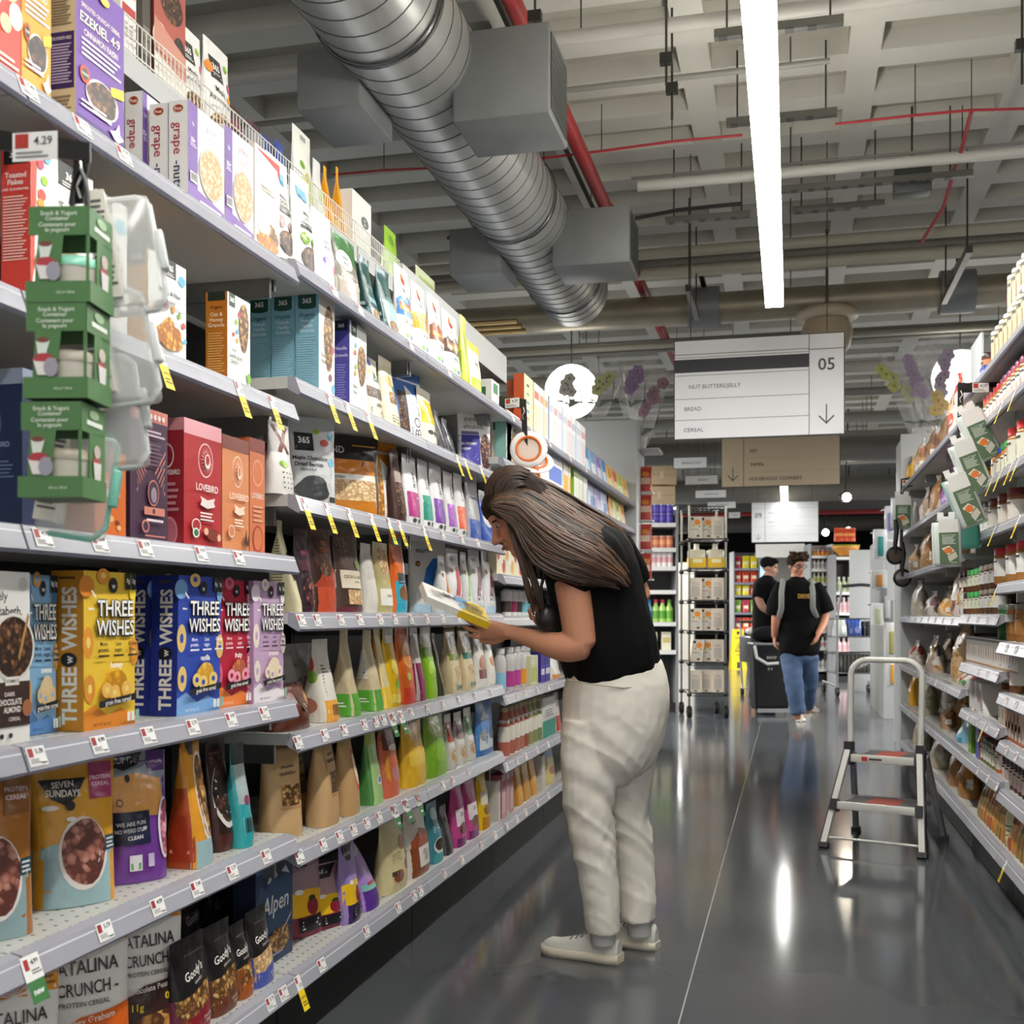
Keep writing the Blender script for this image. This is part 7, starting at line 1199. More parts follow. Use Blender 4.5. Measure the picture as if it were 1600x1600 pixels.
sign('aisle_sign', 'distant white hanging aisle sign with the number 09', 1174, 785, 848, 1279, 18.0, 'EEF0F2', [('r', .2, 0, .205, 1, '5A5C60'), LN(.85, 1, 'A0A2A6'), ('t', '09', .1, .68, .13, '5A5C60', .13, .01), LN(.62, 1, 'C8CACC'), LN(.4, 1, 'C8CACC'), LN(.18, 1, 'C8CACC'), ('l', .25, .7, .5, .76, 1, 'C8CACC'), ('l', .25, .48, .35, .53, 1, 'C8CACC')] + AR(.1, .06, .06, 1.6))
for i, (x0, x1, yt, yb, Y, c, s_) in enumerate(((1052, 1105, 715, 733, 12.2, 'BREAKFAST', ''), (1070, 1122, 743, 758, 13.6, 'BREAD', ''), (1086, 1135, 766, 779, 15.2, 'CRACKERS', ''), (1105, 1150, 784, 795, 17.0, '', ''), (1138, 1157, 800, 810, 19.0, '', ''))):
    sign('aisle_marker', 'small white category sign in a receding line behind the left aisle end, %s one' % ('nearest', 'second', 'third', 'fourth', 'last')[i], x0, yt, yb, x1, Y, 'EDEEEE', [('t', c, .55, .5, .26, '6A6A6A', .6, .0)] if c and i < 2 else [('l', .3, .4, .75, .6, 1, '9A9A9A')], edge='4A4C4E')
sign('aisle_sign', 'pale sign partly hidden below the distant white one', 1180, 850, 872, 1258, 19.5, 'E4E2DC', [LN(.5, 1, 'C8C0B4')])
# ================================================================ end caps, orchids
ez = q1.z
mb = MB(); mb.box(XL - .56, .05, 0, XL + .02, .5, ez - .01, mt('B4B6B5', 's'), .004); tag(mb.build('endcap_cabinet', None, (0, BL[-1], 0)), 'grey end cap cabinet behind the cereal end panel, carrying wrapped orchids', 'cabinet')
mb = MB(); mb.box(XR, .05, 0, XR + .56, .5, 2.34, mt('B8BABA', 's'), .004); tag(mb.build('endcap_cabinet', None, (0, BRY[-1], 0)), 'grey end cap cabinet behind the bread end panel, carrying wrapped orchids', 'cabinet')
FILM = clear('FFFFFF', .22, .06, 'cellophane')
def orchid(lab, px, py, d, hh, cols, leanx, fl, seed, pot=True):
    rnd = random.Random(seed); base = at_d(px, py, d); e = thing('wrapped_orchid', lab, 'plant', base, 0, None)
    if pot: mb = MB(); mb.lathe([(.035, 0), (.05, .09), (.054, .1), (.046, .1)], mt('E8E6E2', 's'), 14); mb.build('pot', e)
    mb = MB()
    for j in range(4):
        a = j * 1.6 + seed; mb.add([(0, 0, .1), (.05 * math.cos(a) - .015, .05 * math.sin(a), .16), (.14 * math.cos(a), .10 * math.sin(a), .15), (.05 * math.cos(a) + .015, .05 * math.sin(a) + .02, .14)], [(0, 1, 2, 3)], mt('3C5A2C', 's'))
    mb.build('leaves', e)
    mb = MB(); P = [Vector((leanx * .2 * (t / 6) ** 2 * 3 * hh, 0, .1 + (hh - .15) * t / 6)) for t in range(7)]; mb.tube(P, .003, mt('4A4A2C', 's'), 6)
    mb.tube([P[2], P[4] + Vector((.05, 0, .06)), P[4] + Vector((.09, 0, .02)), P[2] + Vector((.1, 0, -.05))], .004, mt('2A2A28', 's'), 6); mb.build('stem', e)
    for k in range(fl):
        p = P[3].lerp(P[6], k / max(1, fl - 1)) + Vector((rnd.uniform(-.03, .03), -.03, rnd.uniform(-.015, .015))); r = .036 + .008 * rnd.random()
        mb = MB()
        for j in range(5):
            a = 2 * math.pi * j / 5 + k; c = p + Vector((r * .6 * math.cos(a), -.004, r * .6 * math.sin(a)))
            mb.add([c + Vector((r * .62 * math.cos(b), .006 * math.sin(2 * b), r * .62 * math.sin(b))) for b in [2 * math.pi * q / 8 for q in range(8)]], [tuple(range(8))], mt(cols[0], 's'))
        mb.ball(p + Vector((0, -.012, 0)), .011, mt(cols[1], 's'), 6); mb.build('flower', e)
    mb = MB(); n = 18
    mb.rings([[((r * (1 + .12 * math.sin(5 * a + seed))) * math.cos(a) + leanx * .5 * z * .4, (r * (1 + .1 * math.cos(4 * a))) * math.sin(a) * .7, z + (.05 * math.sin(3 * a + seed) if z > hh * .9 else 0)) for a in [2 * math.pi * j / n for j in range(n)]] for r, z in ((.05, .03), (.09, hh * .35), (.14, hh * .7), (.18, hh * 1.04))], FILM, True, False)
    mb.build('cellophane_wrap', e)
DO = 8.95
orchid('yellow green orchid in cellophane on the left end cap, in front of the glow', 935, 657, DO, .40, ('C9CF5A', '7A4A2A'), .3, 7, 1, False)
orchid('pale cream orchid in cellophane, farthest left on the left end cap', 890, 657, DO + .05, .36, ('D8CFC0', '8A7A3A'), -.1, 6, 2, False)
orchid('violet orchid in cellophane at the edge of the left end cap', 985, 657, DO - .02, .42, ('8A4AA0', '5A2A5A'), .25, 7, 3, False)
orchid('dark pink orchid in a white pot leaning past the left end cap', 1002, 702, DO + .1, .55, ('A05A7A', '5A2A30'), .45, 6, 4)
mb = MB(); mb.box(-.10, -.1, -.02, .16, .2, 0, mt('B4B6B5', 's')); tag(mb.build('plant_ledge', None, at_d(1000, 703, DO + .1)), 'small grey ledge under the white orchid pot at the left end cap', 'shelf')
orchid('pale yellow orchid in cellophane leaning left on the right end cap', 1436, 690, DO - .3, .62, ('DEE08A', 'A8B030'), -.75, 6, 5)
orchid('bright violet orchid in cellophane beside the pale yellow one', 1446, 690, DO - .35, .66, ('A55AB8', '6A2A7A'), -.35, 8, 6)
orchid('soft mauve orchid in cellophane above the bread bags', 1470, 690, DO - .32, .70, ('B090B8', '7A4A80'), .1, 7, 7)
orchid('yellow flowers in cellophane just above the brown loaves', 1462, 690, DO - .42, .38, ('EBC52C', 'C87A18'), .1, 5, 8)
for lab, px, py, d, r in (('glowing white globe put in for the bright sheet behind the left orchids', 893, 612, 10.2, .24), ('glowing white globe lamp behind the right orchids', 1500, 590, 10.4, .25)):
    p = at_d(px, py, d); e = thing('globe_lamp', lab, 'lamp', p); mb = MB(); mb.ball((0, 0, 0), r, lit('FFFCF2', 2.2), 20); mb.build('globe', e); mb = MB(); mb.cyl((0, 0, r), .006, CZ - p.z - r, mt('3A3A3A', 's'), 6); mb.build('cord', e)  # left globe glows in place of a bright sheet of lit cellophane
# red snack bags hanging on the end cap side
for i, py in enumerate((748, 792, 838, 884)):
    p = at_d(1008, py + 20, 9.02); mb = bag_mesh(.10, .05, .20, 'C23A2C', F=[('r', .1, .3, .9, .55, 'E8C8B0'), ('e', .5, .7, .3, .1, 'E09030')], p=2.2, e=2)
    tag(mb.build('snack_bag', None, p), 'shiny red snack bag hanging on the end cap side, %s from the top' % ('first', 'second', 'third', 'fourth')[i], 'snack bag')
    mb = MB(); mb.box(-.12, -.02, -.012, .06, .10, 0, mt('DCDCDA', 's')); tag(mb.build('snack_ledge', None, p - Vector((0, 0, .002))), 'small white ledge under a red snack bag, %s from the top' % ('first', 'second', 'third', 'fourth')[i], 'shelf')
# ================================================================ beyond the aisle
def fixture(nm, lab, x0, x1, yt, pys, d, depth=.45, c='E2E2E0', back='3A3C3E'):
    a, b = at_d(x0, 960, d), at_d(x1, 960, d); w = (b - a).length; zt = at_d(x0, yt, d).z
    e = thing(nm, lab, 'display shelf', ((a.x + b.x) / 2, (a.y + b.y) / 2, 0), YAW)
    mb = MB(); mb.box(-w / 2, depth - .02, 0, w / 2, depth, zt, mt(back, 's')); mb.build('back_panel', e)
    for s_ in (-1, 1): mb = MB(); mb.box(min(s_ * w / 2, s_ * (w / 2 - .025)), 0, 0, max(s_ * w / 2, s_ * (w / 2 - .025)), depth - .02, zt, mt('8A8C8E', 's')); mb.build('side_panel', e)
    zs = []
    for y in pys:
        z = at_d(x0, y, d).z; zs.append(z); mb = MB(); mb.box(-w / 2 + .026, -.01, z - .045, w / 2 - .026, depth - .021, z, mt(c, 's')); mb.build('shelf', e)
    mb = MB(); mb.box(-w / 2 + .026, .03, 0, w / 2 - .026, depth - .021, .1, mt('2A2A2A', 's')); mb.build('kick_plate', e)
    return e, w, zs
def on_fix(fx, n, h, r, cols, z, nm, lab, cat, grp, kind='bottle', inset=.05):
    e, w, zs = fx
    for i in range(n):
        c = cols[i % len(cols)]; xl = -w / 2 + .05 + (w - .1) * (i + .5) / n; mb = MB()
        if kind == 'bottle': mb.lathe([(r * .9, 0), (r, .01), (r, h * .6), (r * .5, h * .75), (r * .45, h * .85)], mt(c[0], 's', .3), 10); mb.lathe([(r * .5, h * .85), (r * .5, h)], mt(c[1], 's'), 10); mb.lathe([(r * 1.01, h * .15), (r * 1.01, h * .5)], mt(c[2]), 10, caps=False)
        elif kind == 'can': mb.lathe([(r, 0), (r, h)], mt(c[0], 's', .3), 12); mb.lathe([(r * 1.01, h * .3), (r * 1.01, h * .7)], mt(c[2]), 12, caps=False); mb.lathe([(r * .95, h), (r * .95, h + .006)], mt(c[1], 's'), 12)
        else: mb.box(-r, -r, 0, r, r, h, mt(c[0])); deco(mb, [('r', .1, .4, .9, .7, c[2]), ('r', 0, .85, 1, 1, c[1])], lambda a, b, o: Vector(((a - .5) * 2 * r, -r - o, b * h)), 2 * r / h)
        p = e.matrix_basis @ Vector((xl, inset + r, z + .001)) if 0 else Matrix.Translation(e.location) @ Matrix.Rotation(YAW, 4, 'Z') @ Vector((xl, inset + r, z + .001))
        tag(mb.build(nm, None, p, YAW), lab, cat, grp)
fx = fixture('display_shelf', 'white end shelf with violet cans and milk bottles behind the reading woman', 1003, 1060, 790, (817, 856, 885, 922, 972, 1016), 12.6)
Z = fx[2]
for dz in (0, .105): on_fix(fx, 4, .1, .045, [('4A3AA8', 'C8C4D8', '6A5AC8')], Z[0] + dz, 'drink_can', 'violet can in the stacked row at the top of the white end shelf', 'can', 'violet cans', 'can')
on_fix(fx, 4, .13, .045, [('C87A5A', 'D8C8B8', 'E8A070')], Z[1], 'sauce_jar', 'orange jar on the second shelf of the white end shelf', 'jar', 'orange jars at the end shelf', 'can')
on_fix(fx, 5, .15, .035, [('E8E0E0', 'F0EEEE', 'D8A8B0')], Z[2], 'yogurt_cup', 'white cup on the third shelf of the white end shelf', 'cup', 'white cups at the end shelf', 'can')
on_fix(fx, 4, .25, .045, [('7AB0D8', '3A78B8', '3A80C8'), ('A8CC6A', 'D03858', '6AA83A'), ('A8D070', 'D03858', '5AA038'), ('9ACC5A', '6AA83A', '6AA83A')], Z[4], 'milk_bottle', 'milk bottle with a blue or green label on the white end shelf', 'bottle', 'milk bottles at the end shelf')
on_fix(fx, 2, .2, .05, [('E0DCC8', 'C8C4B0', 'C8B870')], Z[5], 'carton', 'cream carton near the bottom of the white end shelf', 'carton', 'cream cartons at the end shelf', 'box')
for i, (x, yb, w, h) in enumerate(((1030, 789, .36, .22), (1034, 757, .33, .22))):
    p = at_d(x, yb, 12.85); mb = MB(); mb.box(-w / 2, 0, 0, w / 2, .3, h - .01, mt('D8BE9A'), .003); mb.box(-w / 2 + .0, -.0008, h * .48, w / 2, 0, h * .52, mt('C4A47C')); mb.box(-.02, -.0012, h * .3, .02, -.0008, h * .7, mt('E4D4BC'))
    tag(mb.build('cardboard_box', None, p, YAW), ('pale cardboard box stacked directly on the white end shelf', 'pale cardboard box stacked on the other one above the violet cans')[i], 'box')
# stock trolley
dt = 11.87; a, b = at_d(1077, 960, dt), at_d(1134, 960, dt); tw = (b - a).length
e = thing('stock_trolley', 'tall wire stock trolley with black corner clips and casters, loaded with orange printed cartons', 'trolley', ((a.x + b.x) / 2, (a.y + b.y) / 2, 0), YAW)
TZ = [at_d(1077, y, dt).z for y in (842, 889, 938, 986, 1035, 1083)]; tzt = at_d(1077, 790, dt).z; TD = .55
for sx in (-1, 1):
    for sy in (0, 1):
        mb = MB(); mb.cyl((sx * tw / 2, sy * TD, .13), .011, tzt - .13, mt('8A8A80', 'm'), 8); mb.build('post', e)
        for z in TZ: mb = MB(); mb.lathe([(.015, 0), (.026, .01), (.026, .035), (.015, .045)], mt('141414', 's'), 8, (sx * tw / 2, sy * TD, z - .035)); mb.build('corner_clip', e)
        cs_ = MB(); cs_.box(-.012, -.02, .06, .012, .02, .13, mt('2A2A2A', 'm')); c = cs_.build('caster', e, (sx * tw / 2, sy * TD, 0))
        mb = MB(); mb.tube([(-.022, 0, .062), (.022, 0, .062)], .062, mt('161616', 's'), 14); mb.build('wheel', c)
for z in TZ + [tzt - .01]:
    mb = MB()
    for x in (-tw / 2, tw / 2): mb.tube([(x, 0, z), (x, TD, z)], .006, mt('5A5A54', 'm'), 6)
    for y in (0, TD): mb.tube([(-tw / 2, y, z), (tw / 2, y, z)], .006, mt('5A5A54', 'm'), 6); mb.tube([(-tw / 2, y, z - .03), (tw / 2, y, z - .03)], .004, mt('5A5A54', 'm'), 6)
    for i in range(1, 8): mb.tube([(-tw / 2 + tw * i / 8, 0, z), (-tw / 2 + tw * i / 8, TD, z)], .003, mt('6A6A64', 'm'), 5)
    mb.build('wire_shelf', e)
EM = Matrix.Translation(e.location) @ Matrix.Rotation(YAW, 4, 'Z')
JC = [('e', .62, .74, .26, .13, 'E8912C'), ('e', .3, .6, .08, .04, '8CA850'), ('e', .8, .56, .08, .04, '7CA040'), ('r', .08, .84, .3, .95, '2A2A2A'), ('l', .1, .38, .7, .44, 1, '8A8274'), ('r', .55, .08, .8, .16, '2A3A3A'), ('e', .75, .3, .1, .08, 'A8C8D8')]
JW = [('r', .15, .14, .8, .62, 'BDB3A6'), ('l', .2, .66, .8, .8, 2, 'B0A698'), ('r', .35, .04, .6, .1, '4A4A48')]
for k, z in enumerate(TZ):
    n = 3 if k != 1 else 2
    for i in range(n):
        x = -tw / 2 + .075 + (tw - .15) * i / (n - 1)
        if k == 1:
            mb = MB(); mb.box(-.085, -.08, 0, .085, .08, .2, mt('CFC8AC', 's', .2), .02); mb.box(-.087, -.082, .012, .087, .082, .11, mt('E4B81C')); mb.lathe([(.03, .2), (.025, .25), (.03, .26)], mt('D8D4C0', 's'), 10); deco(mb, [('r', .2, .3, .8, .5, 'F4E8B0')], lambda a, b, o: Vector(((a - .5) * .17, -.083 - o, b * .2)), .85)
            tag(mb.build('juice_jug', None, EM @ Vector((x * .85, .11, z + .006)), YAW), 'clear jug with a yellow label on the second tier of the stock trolley', 'jug', 'yellow labelled jugs')
        else:
            f = JC if k in (0, 3, 4) and i < 2 or (k == 2 and i == 1) else JW
            lab = 'cream carton with an orange fruit print on the stock trolley' if f is JC else 'cream carton with a pale grey panel on the stock trolley'
            mb = box_mesh(.125, .12, .23, 'DDD0BE', 'D2C4B2', None, F=f, lean=(.12 if k == 4 and i == 0 else 0))
            tag(mb.build('juice_carton', None, EM @ Vector((x, .03 + .03 * (i % 2), z + .006)), YAW), lab, 'carton', 'orange print cartons' if f is JC else 'grey panel cartons')
# chip rack and wet floor sign
fx = fixture('chip_rack', 'distant snack rack with yellow, red and green bags behind the wet floor sign', 1146, 1188, 862, (888, 910, 930, 957, 985, 1012), 23.5, c='7A8090')
for k, (z, c) in enumerate(zip(fx[2], ('D8C81C', 'C03A24', 'D8CC24', '7CA03A', 'D04A24', '4A6A54'))):
    for i in range(3):
        mb = bag_mesh(.15, .08, .26, c if (i + k) % 4 else 'B83048', p=2.3, F=[('r', .2, .3, .8, .55, 'E8E0C0')]); p = Matrix.Translation(fx[0].location) @ Matrix.Rotation(YAW, 4, 'Z') @ Vector((-fx[1] / 2 + .11 + (fx[1] - .22) * i / 2, .06, z + .002))
        tag(mb.build('chip_bag', None, p, YAW), 'coloured snack bag on the distant rack behind the wet floor sign', 'snack bag', 'bags on the distant snack rack')
p = on_Z(1155, 1046, 0); e = thing('wet_floor_sign', 'yellow folding wet floor sign standing on the shiny floor by the stock trolley', 'floor sign', p, YAW)
for nm, y0, y1 in (('front_board', 0, .12), ('rear_board', .26, .14)):
    mb = MB(); hh = .79; mb.rings([[(-.155, y0, 0), (.155, y0, 0), (.155, y0 + .01, 0), (-.155, y0 + .01, 0)], [(-.11, y1, hh), (.11, y1, hh), (.11, y1 + .01, hh), (-.11, y1 + .01, hh)]], mt('E8CF1E', 's'), True, True, False)
    if y0 == 0: deco(mb, [('r', .38, .87, .62, .94, '2A2A22'), ('t', 'CAUTION', .5, .78, .04, '4A4218', .5, .02), ('p', [(.22, .44), (.78, .44), (.5, .66)], '3A361C'), ('p', [(.29, .465), (.71, .465), (.5, .625)], 'E8CF1E'), ('p', [(.42, .48), (.46, .48), (.58, .56), (.52, .59)], '3A361C'), ('l', .35, .34, .65, .38, 1, '4A4218'), ('r', .36, .03, .64, .18, '3A382C')], lambda a, b, o: Vector(((a - .5) * (.31 - .09 * b), .12 * b - o - .001, b * hh)), .36)
    mb.build(nm, e)
# shelves of bottles far on the right
fx = fixture('display_shelf', 'far white shelf of small white bottles beyond the walking man', 1266, 1303, 850, (868, 889, 911, 934, 957, 985, 1012, 1045), 18.5, back='8A8680')
for k, z in enumerate(fx[2]):
    on_fix(fx, 4, .17 if k else .1, .035, [(('EDEAE6', 'E0DCD8', 'D8A8A8'), ('EDEAE6', '3A3A3A', 'C8C8C4'), ('E8E6D0', 'E0DCD8', 'C8D070'))[k % 3] if k else ('C8682C', 'E8E4E0', 'E0A030')], z, 'lotion_bottle', 'small bottle on the far white shelf beyond the walking man', 'bottle', 'bottles on the far white shelf')
fx = fixture('display_shelf', 'far shelf with an orange bowl on top and pink bottles, right of the white bottles', 1304, 1338, 866, (870, 925, 957, 990, 1020, 1048), 18.0, back='3A2A22')
for k, z in enumerate(fx[2]):
    if k: on_fix(fx, 3, .24, .045, [(('B8C0A0', 'D8DCC8', '9AA880'), ('E0C4C4', 'E8DCDC', 'D8B0B4'))[(k > 1) * 1]], z, 'lotion_bottle', 'tall bottle on the far shelf below the orange bowl', 'bottle', 'bottles below the orange bowl')
p = at_d(1322, 868, 18.1); mb = MB(); mb.lathe([(.1, .0), (.2, .1), (.22, .17), (.2, .17)], mt('D89440', 's'), 18); mb.lathe([(.215, .15), (.222, .17)], mt('9A9A2C', 's'), 18, caps=False); tag(mb.build('display_bowl', None, p + Vector((0, .12, .0))), 'large orange bowl on top of the far shelf', 'bowl')
for i in range(3):
    mb = bag_mesh(.16, .1, .22, 'D8502C', p=2.4, F=[('r', .1, .4, .9, .6, 'F0A060')]); tag(mb.build('snack_bag', None, at_d(1313 + i * 9, 850, 18.1) + Vector((0, .13, .05)), YAW), 'orange red bag piled in the large orange bowl', 'snack bag', 'bags in the orange bowl')
# next run of shelving on the right
mb = MB(); mb.box(.80, 0, 0, 1.3, .03, 1.98, mt('C4C6C6', 's'), .003); tag(mb.build('end_panel', None, (0, 16.6, 0)), 'grey end panel of the next run of shelving, behind the shopping cart', 'panel')
mb = MB(); mb.box(.93, 0, 0, 1.5, .03, 1.92, mt('BFC2C2', 's'), .003); tag(mb.build('end_panel', None, (0, 12.3, 0)), 'second grey end panel, between the shopping cart and the bread end', 'panel')
mb = MB(); mb.box(.93, 0, 0, 1.5, 2.0, 1.9, mt('9A9C9C', 's')); tag(mb.build('shelving_run', None, (0, 12.34, 0)), 'grey back side of the next shelving run on the right', 'shelving unit')
for i, (px, py, w, h, c, c2, lab) in enumerate(((1376, 850, .12, .26, 'E4E6E8', '2E9A94', 'white hanging pack with a teal brush'), (1392, 812, .10, .24, 'DCDCE4', '8A7AC8', 'white hanging pack with a lilac top'), (1374, 905, .14, .16, 'D8D8D6', 'C88A4A', 'clear hanging pack with an orange brush head'), (1392, 870, .10, .3, 'E8E8EA', '4A4A4A', 'tall white hanging pack near the cutter wheels'), (1386, 945, .12, .3, '8A8C8E', 'C8CACA', 'grey dustpan pack hanging beside the cutter wheels'), (1372, 960, .11, .2, 'EDEDEC', 'B8C8A0', 'white hanging pack below the orange brush head'), (1394, 1000, .12, .3, 'D8D8D4', 'A8A060', 'pale hanging pack low beside the bread end'), (1396, 1050, .12, .26, 'DADAD6', 'E0A030', 'white and yellow pack lowest beside the bread end'))):
    p = at_d(px, py, 9.9); mb = MB(); mb.box(-w / 2, 0, -h / 2, w / 2, .03, h / 2, mt(c, 's', .2), .01); mb.box(-w * .2, -.015, -h * .4, w * .2, 0, h * .25, mt(c2, 's'), .006); mb.box(-.008, .01, h / 2 - .02, .008, .3, h / 2 - .01, mt('2A2A2A', 's'))
    tag(mb.build('hanging_pack', None, p, .2), lab, 'household item')
mb = MB(); mb.box(.80, 0, 0, .86, .04, 2.0, mt('A8AAAA', 's')); mb.box(.74, -.02, 1.2, .80, .0, 1.7, mt('C8CACA', 's')); tag(mb.build('peg_post', None, (0.06, 10.2, 0)), 'grey peg post carrying the hanging household packs', 'post')
# shopping cart
p = at_d(1345, 1088, 15.0); e = thing('shopping_cart', 'black framed two tier shopping cart parked by the right shelves in the distance', 'shopping cart', (p.x, p.y, 0), YAW)
BK = mt('17181A', 's', .35); GY = mt('8A8C8E', 's', .3)
cw = .31
for s_ in (-1, 1):
    mb = MB(); mb.tube([(s_ * cw, 0, .12), (s_ * cw, 0, 1.0), (s_ * (cw - .06), 0, 1.45)], .014, GY, 8); mb.build('upright', e)
    mb = MB(); mb.tube([(s_ * cw, 0, .14), (s_ * cw, .7, .16)], .014, GY, 8); mb.build('side_rail', e)
mb = MB(); mb.tube([(-cw + .06, 0, 1.45), (0, -.01, 1.47), (cw - .06, 0, 1.45)], .022, BK, 10); mb.build('handle', e)
for nm, z0, z1, m in (('upper_basket', .78, 1.02, BK), ('lower_basket', .3, .56, BK)):
    mb = MB()
    for z in (z0, z1): mb.tube([(-cw, 0, z), (cw, 0, z), (cw, .62, z), (-cw, .62, z), (-cw, 0, z)], .01 if z == z1 else .006, m, 6)
    for i in range(13):
        x = -cw + 2 * cw * i / 12; mb.tube([(x, 0, z1), (x, 0, z0), (x, .62, z0), (x, .62, z1)], .0025, GY, 4)
    for i in range(9):
        y = .62 * i / 8; mb.tube([(-cw, y, z1), (-cw, y, z0), (cw, y, z0), (cw, y, z1)], .0025, GY, 4)
    mb.build(nm, e)
for sx in (-1, 1):
    for sy in (0, .66):
        c = MB(); c.box(-.012, -.02, .07, .012, .02, .14, GY); c = c.build('caster', e, (sx * cw, sy, 0)); mb = MB(); mb.tube([(-.018, 0, .06), (.018, 0, .06)], .06, BK, 14); mb.build('wheel', c)
EM = Matrix.Translation(e.location) @ Matrix.Rotation(YAW, 4, 'Z')
for lab, x, z, w, h, c in (('blue shopping bag in the parked shopping cart', -.02, .79, .2, .24, '2C4A9A'), ('black cloth bag in the parked shopping cart', .18, .79, .22, .2, '1C1D1F'), ('pale clear bag in the parked shopping cart', -.2, .79, .16, .24, 'C8CCC8'), ('large dark bag on the lower tier of the parked shopping cart', .0, .31, .5, .26, '2E2E26')):
    mb = bag_mesh(w, .3, h, c, p=3, e=3, crump=.02); tag(mb.build('shopping_bag', None, EM @ Vector((x, .12, z)), YAW), lab, 'bag')
# rolling hamper of the walking man and the second man's cart
p = at_d(1209, 1117, 12.2); e = thing('rolling_hamper', 'black rolling laundry style hamper with a white rim pulled by the walking man', 'hamper', (p.x, p.y, 0), YAW)
mb = MB(); mb.rings([[(x * w, y * w * .8 + .2, z) for x, y in ((-.85, -1), (.85, -1), (1, -.8), (1, .8), (.85, 1), (-.85, 1), (-1, .8), (-1, -.8))] for w, z in ((.17, .05), (.18, .1), (.205, .66), (.215, .74))], mt('131315', 's', .35), True, True, False)
deco(mb, [('t', 'SHOP', .45, .82, .045, 'C8C8C4', .3, .01), ('r', .34, .62, .40, .66, 'A0A0A0'), ('r', .44, .62, .48, .66, 'A0A0A0')], lambda a, b, o: Vector(((a - .5) * .36, .2 - .8 * (.172 + .043 * b) - o - .012, .06 + .68 * b)), .5); mb.build('bin', e)
mb = MB(); mb.tube([(-.2, .05, .76), (.2, .05, .76), (.2, .36, .76), (-.2, .36, .76), (-.2, .05, .76)], .014, mt('8A8C8E', 's'), 8); mb.build('rim', e)
mb = MB(); mb.tube([(-.2, .02, .74), (-.19, -.03, .62), (-.08, -.05, .55), (.04, -.05, .56)], .018, mt('DEDEDA', 's'), 8); mb.build('bag_fold', e)
mb = MB(); mb.box(-.17, -.02, .03, .19, .02, .07, mt('9A9C9E', 's')); mb.build('foot_bar', e)
mb = MB(); mb.tube([(.14, .3, .7), (.16, .1, .95)], .012, mt('17181A', 's'), 8); mb.build('pull_handle', e)
mb = MB(); mb.ball((0, 0, 0), .17, mt('1B1B1D', 'c'), 12, (1.1, .9, .55)); tag(mb.build('black_bag', None, EM0 if 0 else (p + Matrix.Rotation(YAW, 3, 'Z') @ Vector((-.01, .2, .86 - p.z)))), 'black soft bag resting in the rolling hamper', 'bag')
p = at_d(1205, 1060, 14.6); e = thing('shopping_cart', 'dark shopping cart pushed by the man behind, half hidden by the hamper', 'shopping cart', (p.x - .02, p.y, 0), YAW)
mb = MB(); mb.box(-.25, 0, .45, .25, .7, .80, mt('26282A', 's'), .02); mb.build('basket', e)
mb = MB(); mb.tube([(-.27, .7, .98), (.27, .7, .98)], .018, mt('2A2C2A', 's'), 8); mb.tube([(-.24, .7, .98), (-.24, .6, .78)], .012, GY, 6); mb.tube([(.24, .7, .98), (.24, .6, .78)], .012, GY, 6); mb.build('handle', e)
mb = MB(); mb.tube([(-.24, .1, .46), (-.22, .1, .1), (-.22, .65, .1), (-.24, .65, .46)], .014, GY, 8); mb.tube([(.24, .1, .46), (.22, .1, .1), (.22, .65, .1), (.24, .65, .46)], .014, GY, 8); mb.build('frame', e)
for x in (-.22, .22):
    for y in (.1, .65): mb = MB(); mb.tube([(x - .018, y, .05), (x + .018, y, .05)], .05, BK, 12); mb.build('wheel', e)
EM = Matrix.Translation(e.location) @ Matrix.Rotation(YAW, 4, 'Z')
mb = MB(); mb.box(-.13, .1, .801, .1, .3, .86, mt('E0B81C', 's'), .01); tag(mb.build('yellow_pack', None, EM @ Vector((.12, 0, 0)), YAW), 'yellow pack on the dark shopping cart of the man behind', 'packet')
mb = MB(); mb.ball((0, 0, 0), .1, mt('C8BEB4', 's'), 10, (1.2, 1, .6)); tag(mb.build('white_bag', None, EM @ Vector((-.15, .2, .86)), YAW), 'pale bag on the dark shopping cart of the man behind', 'bag')
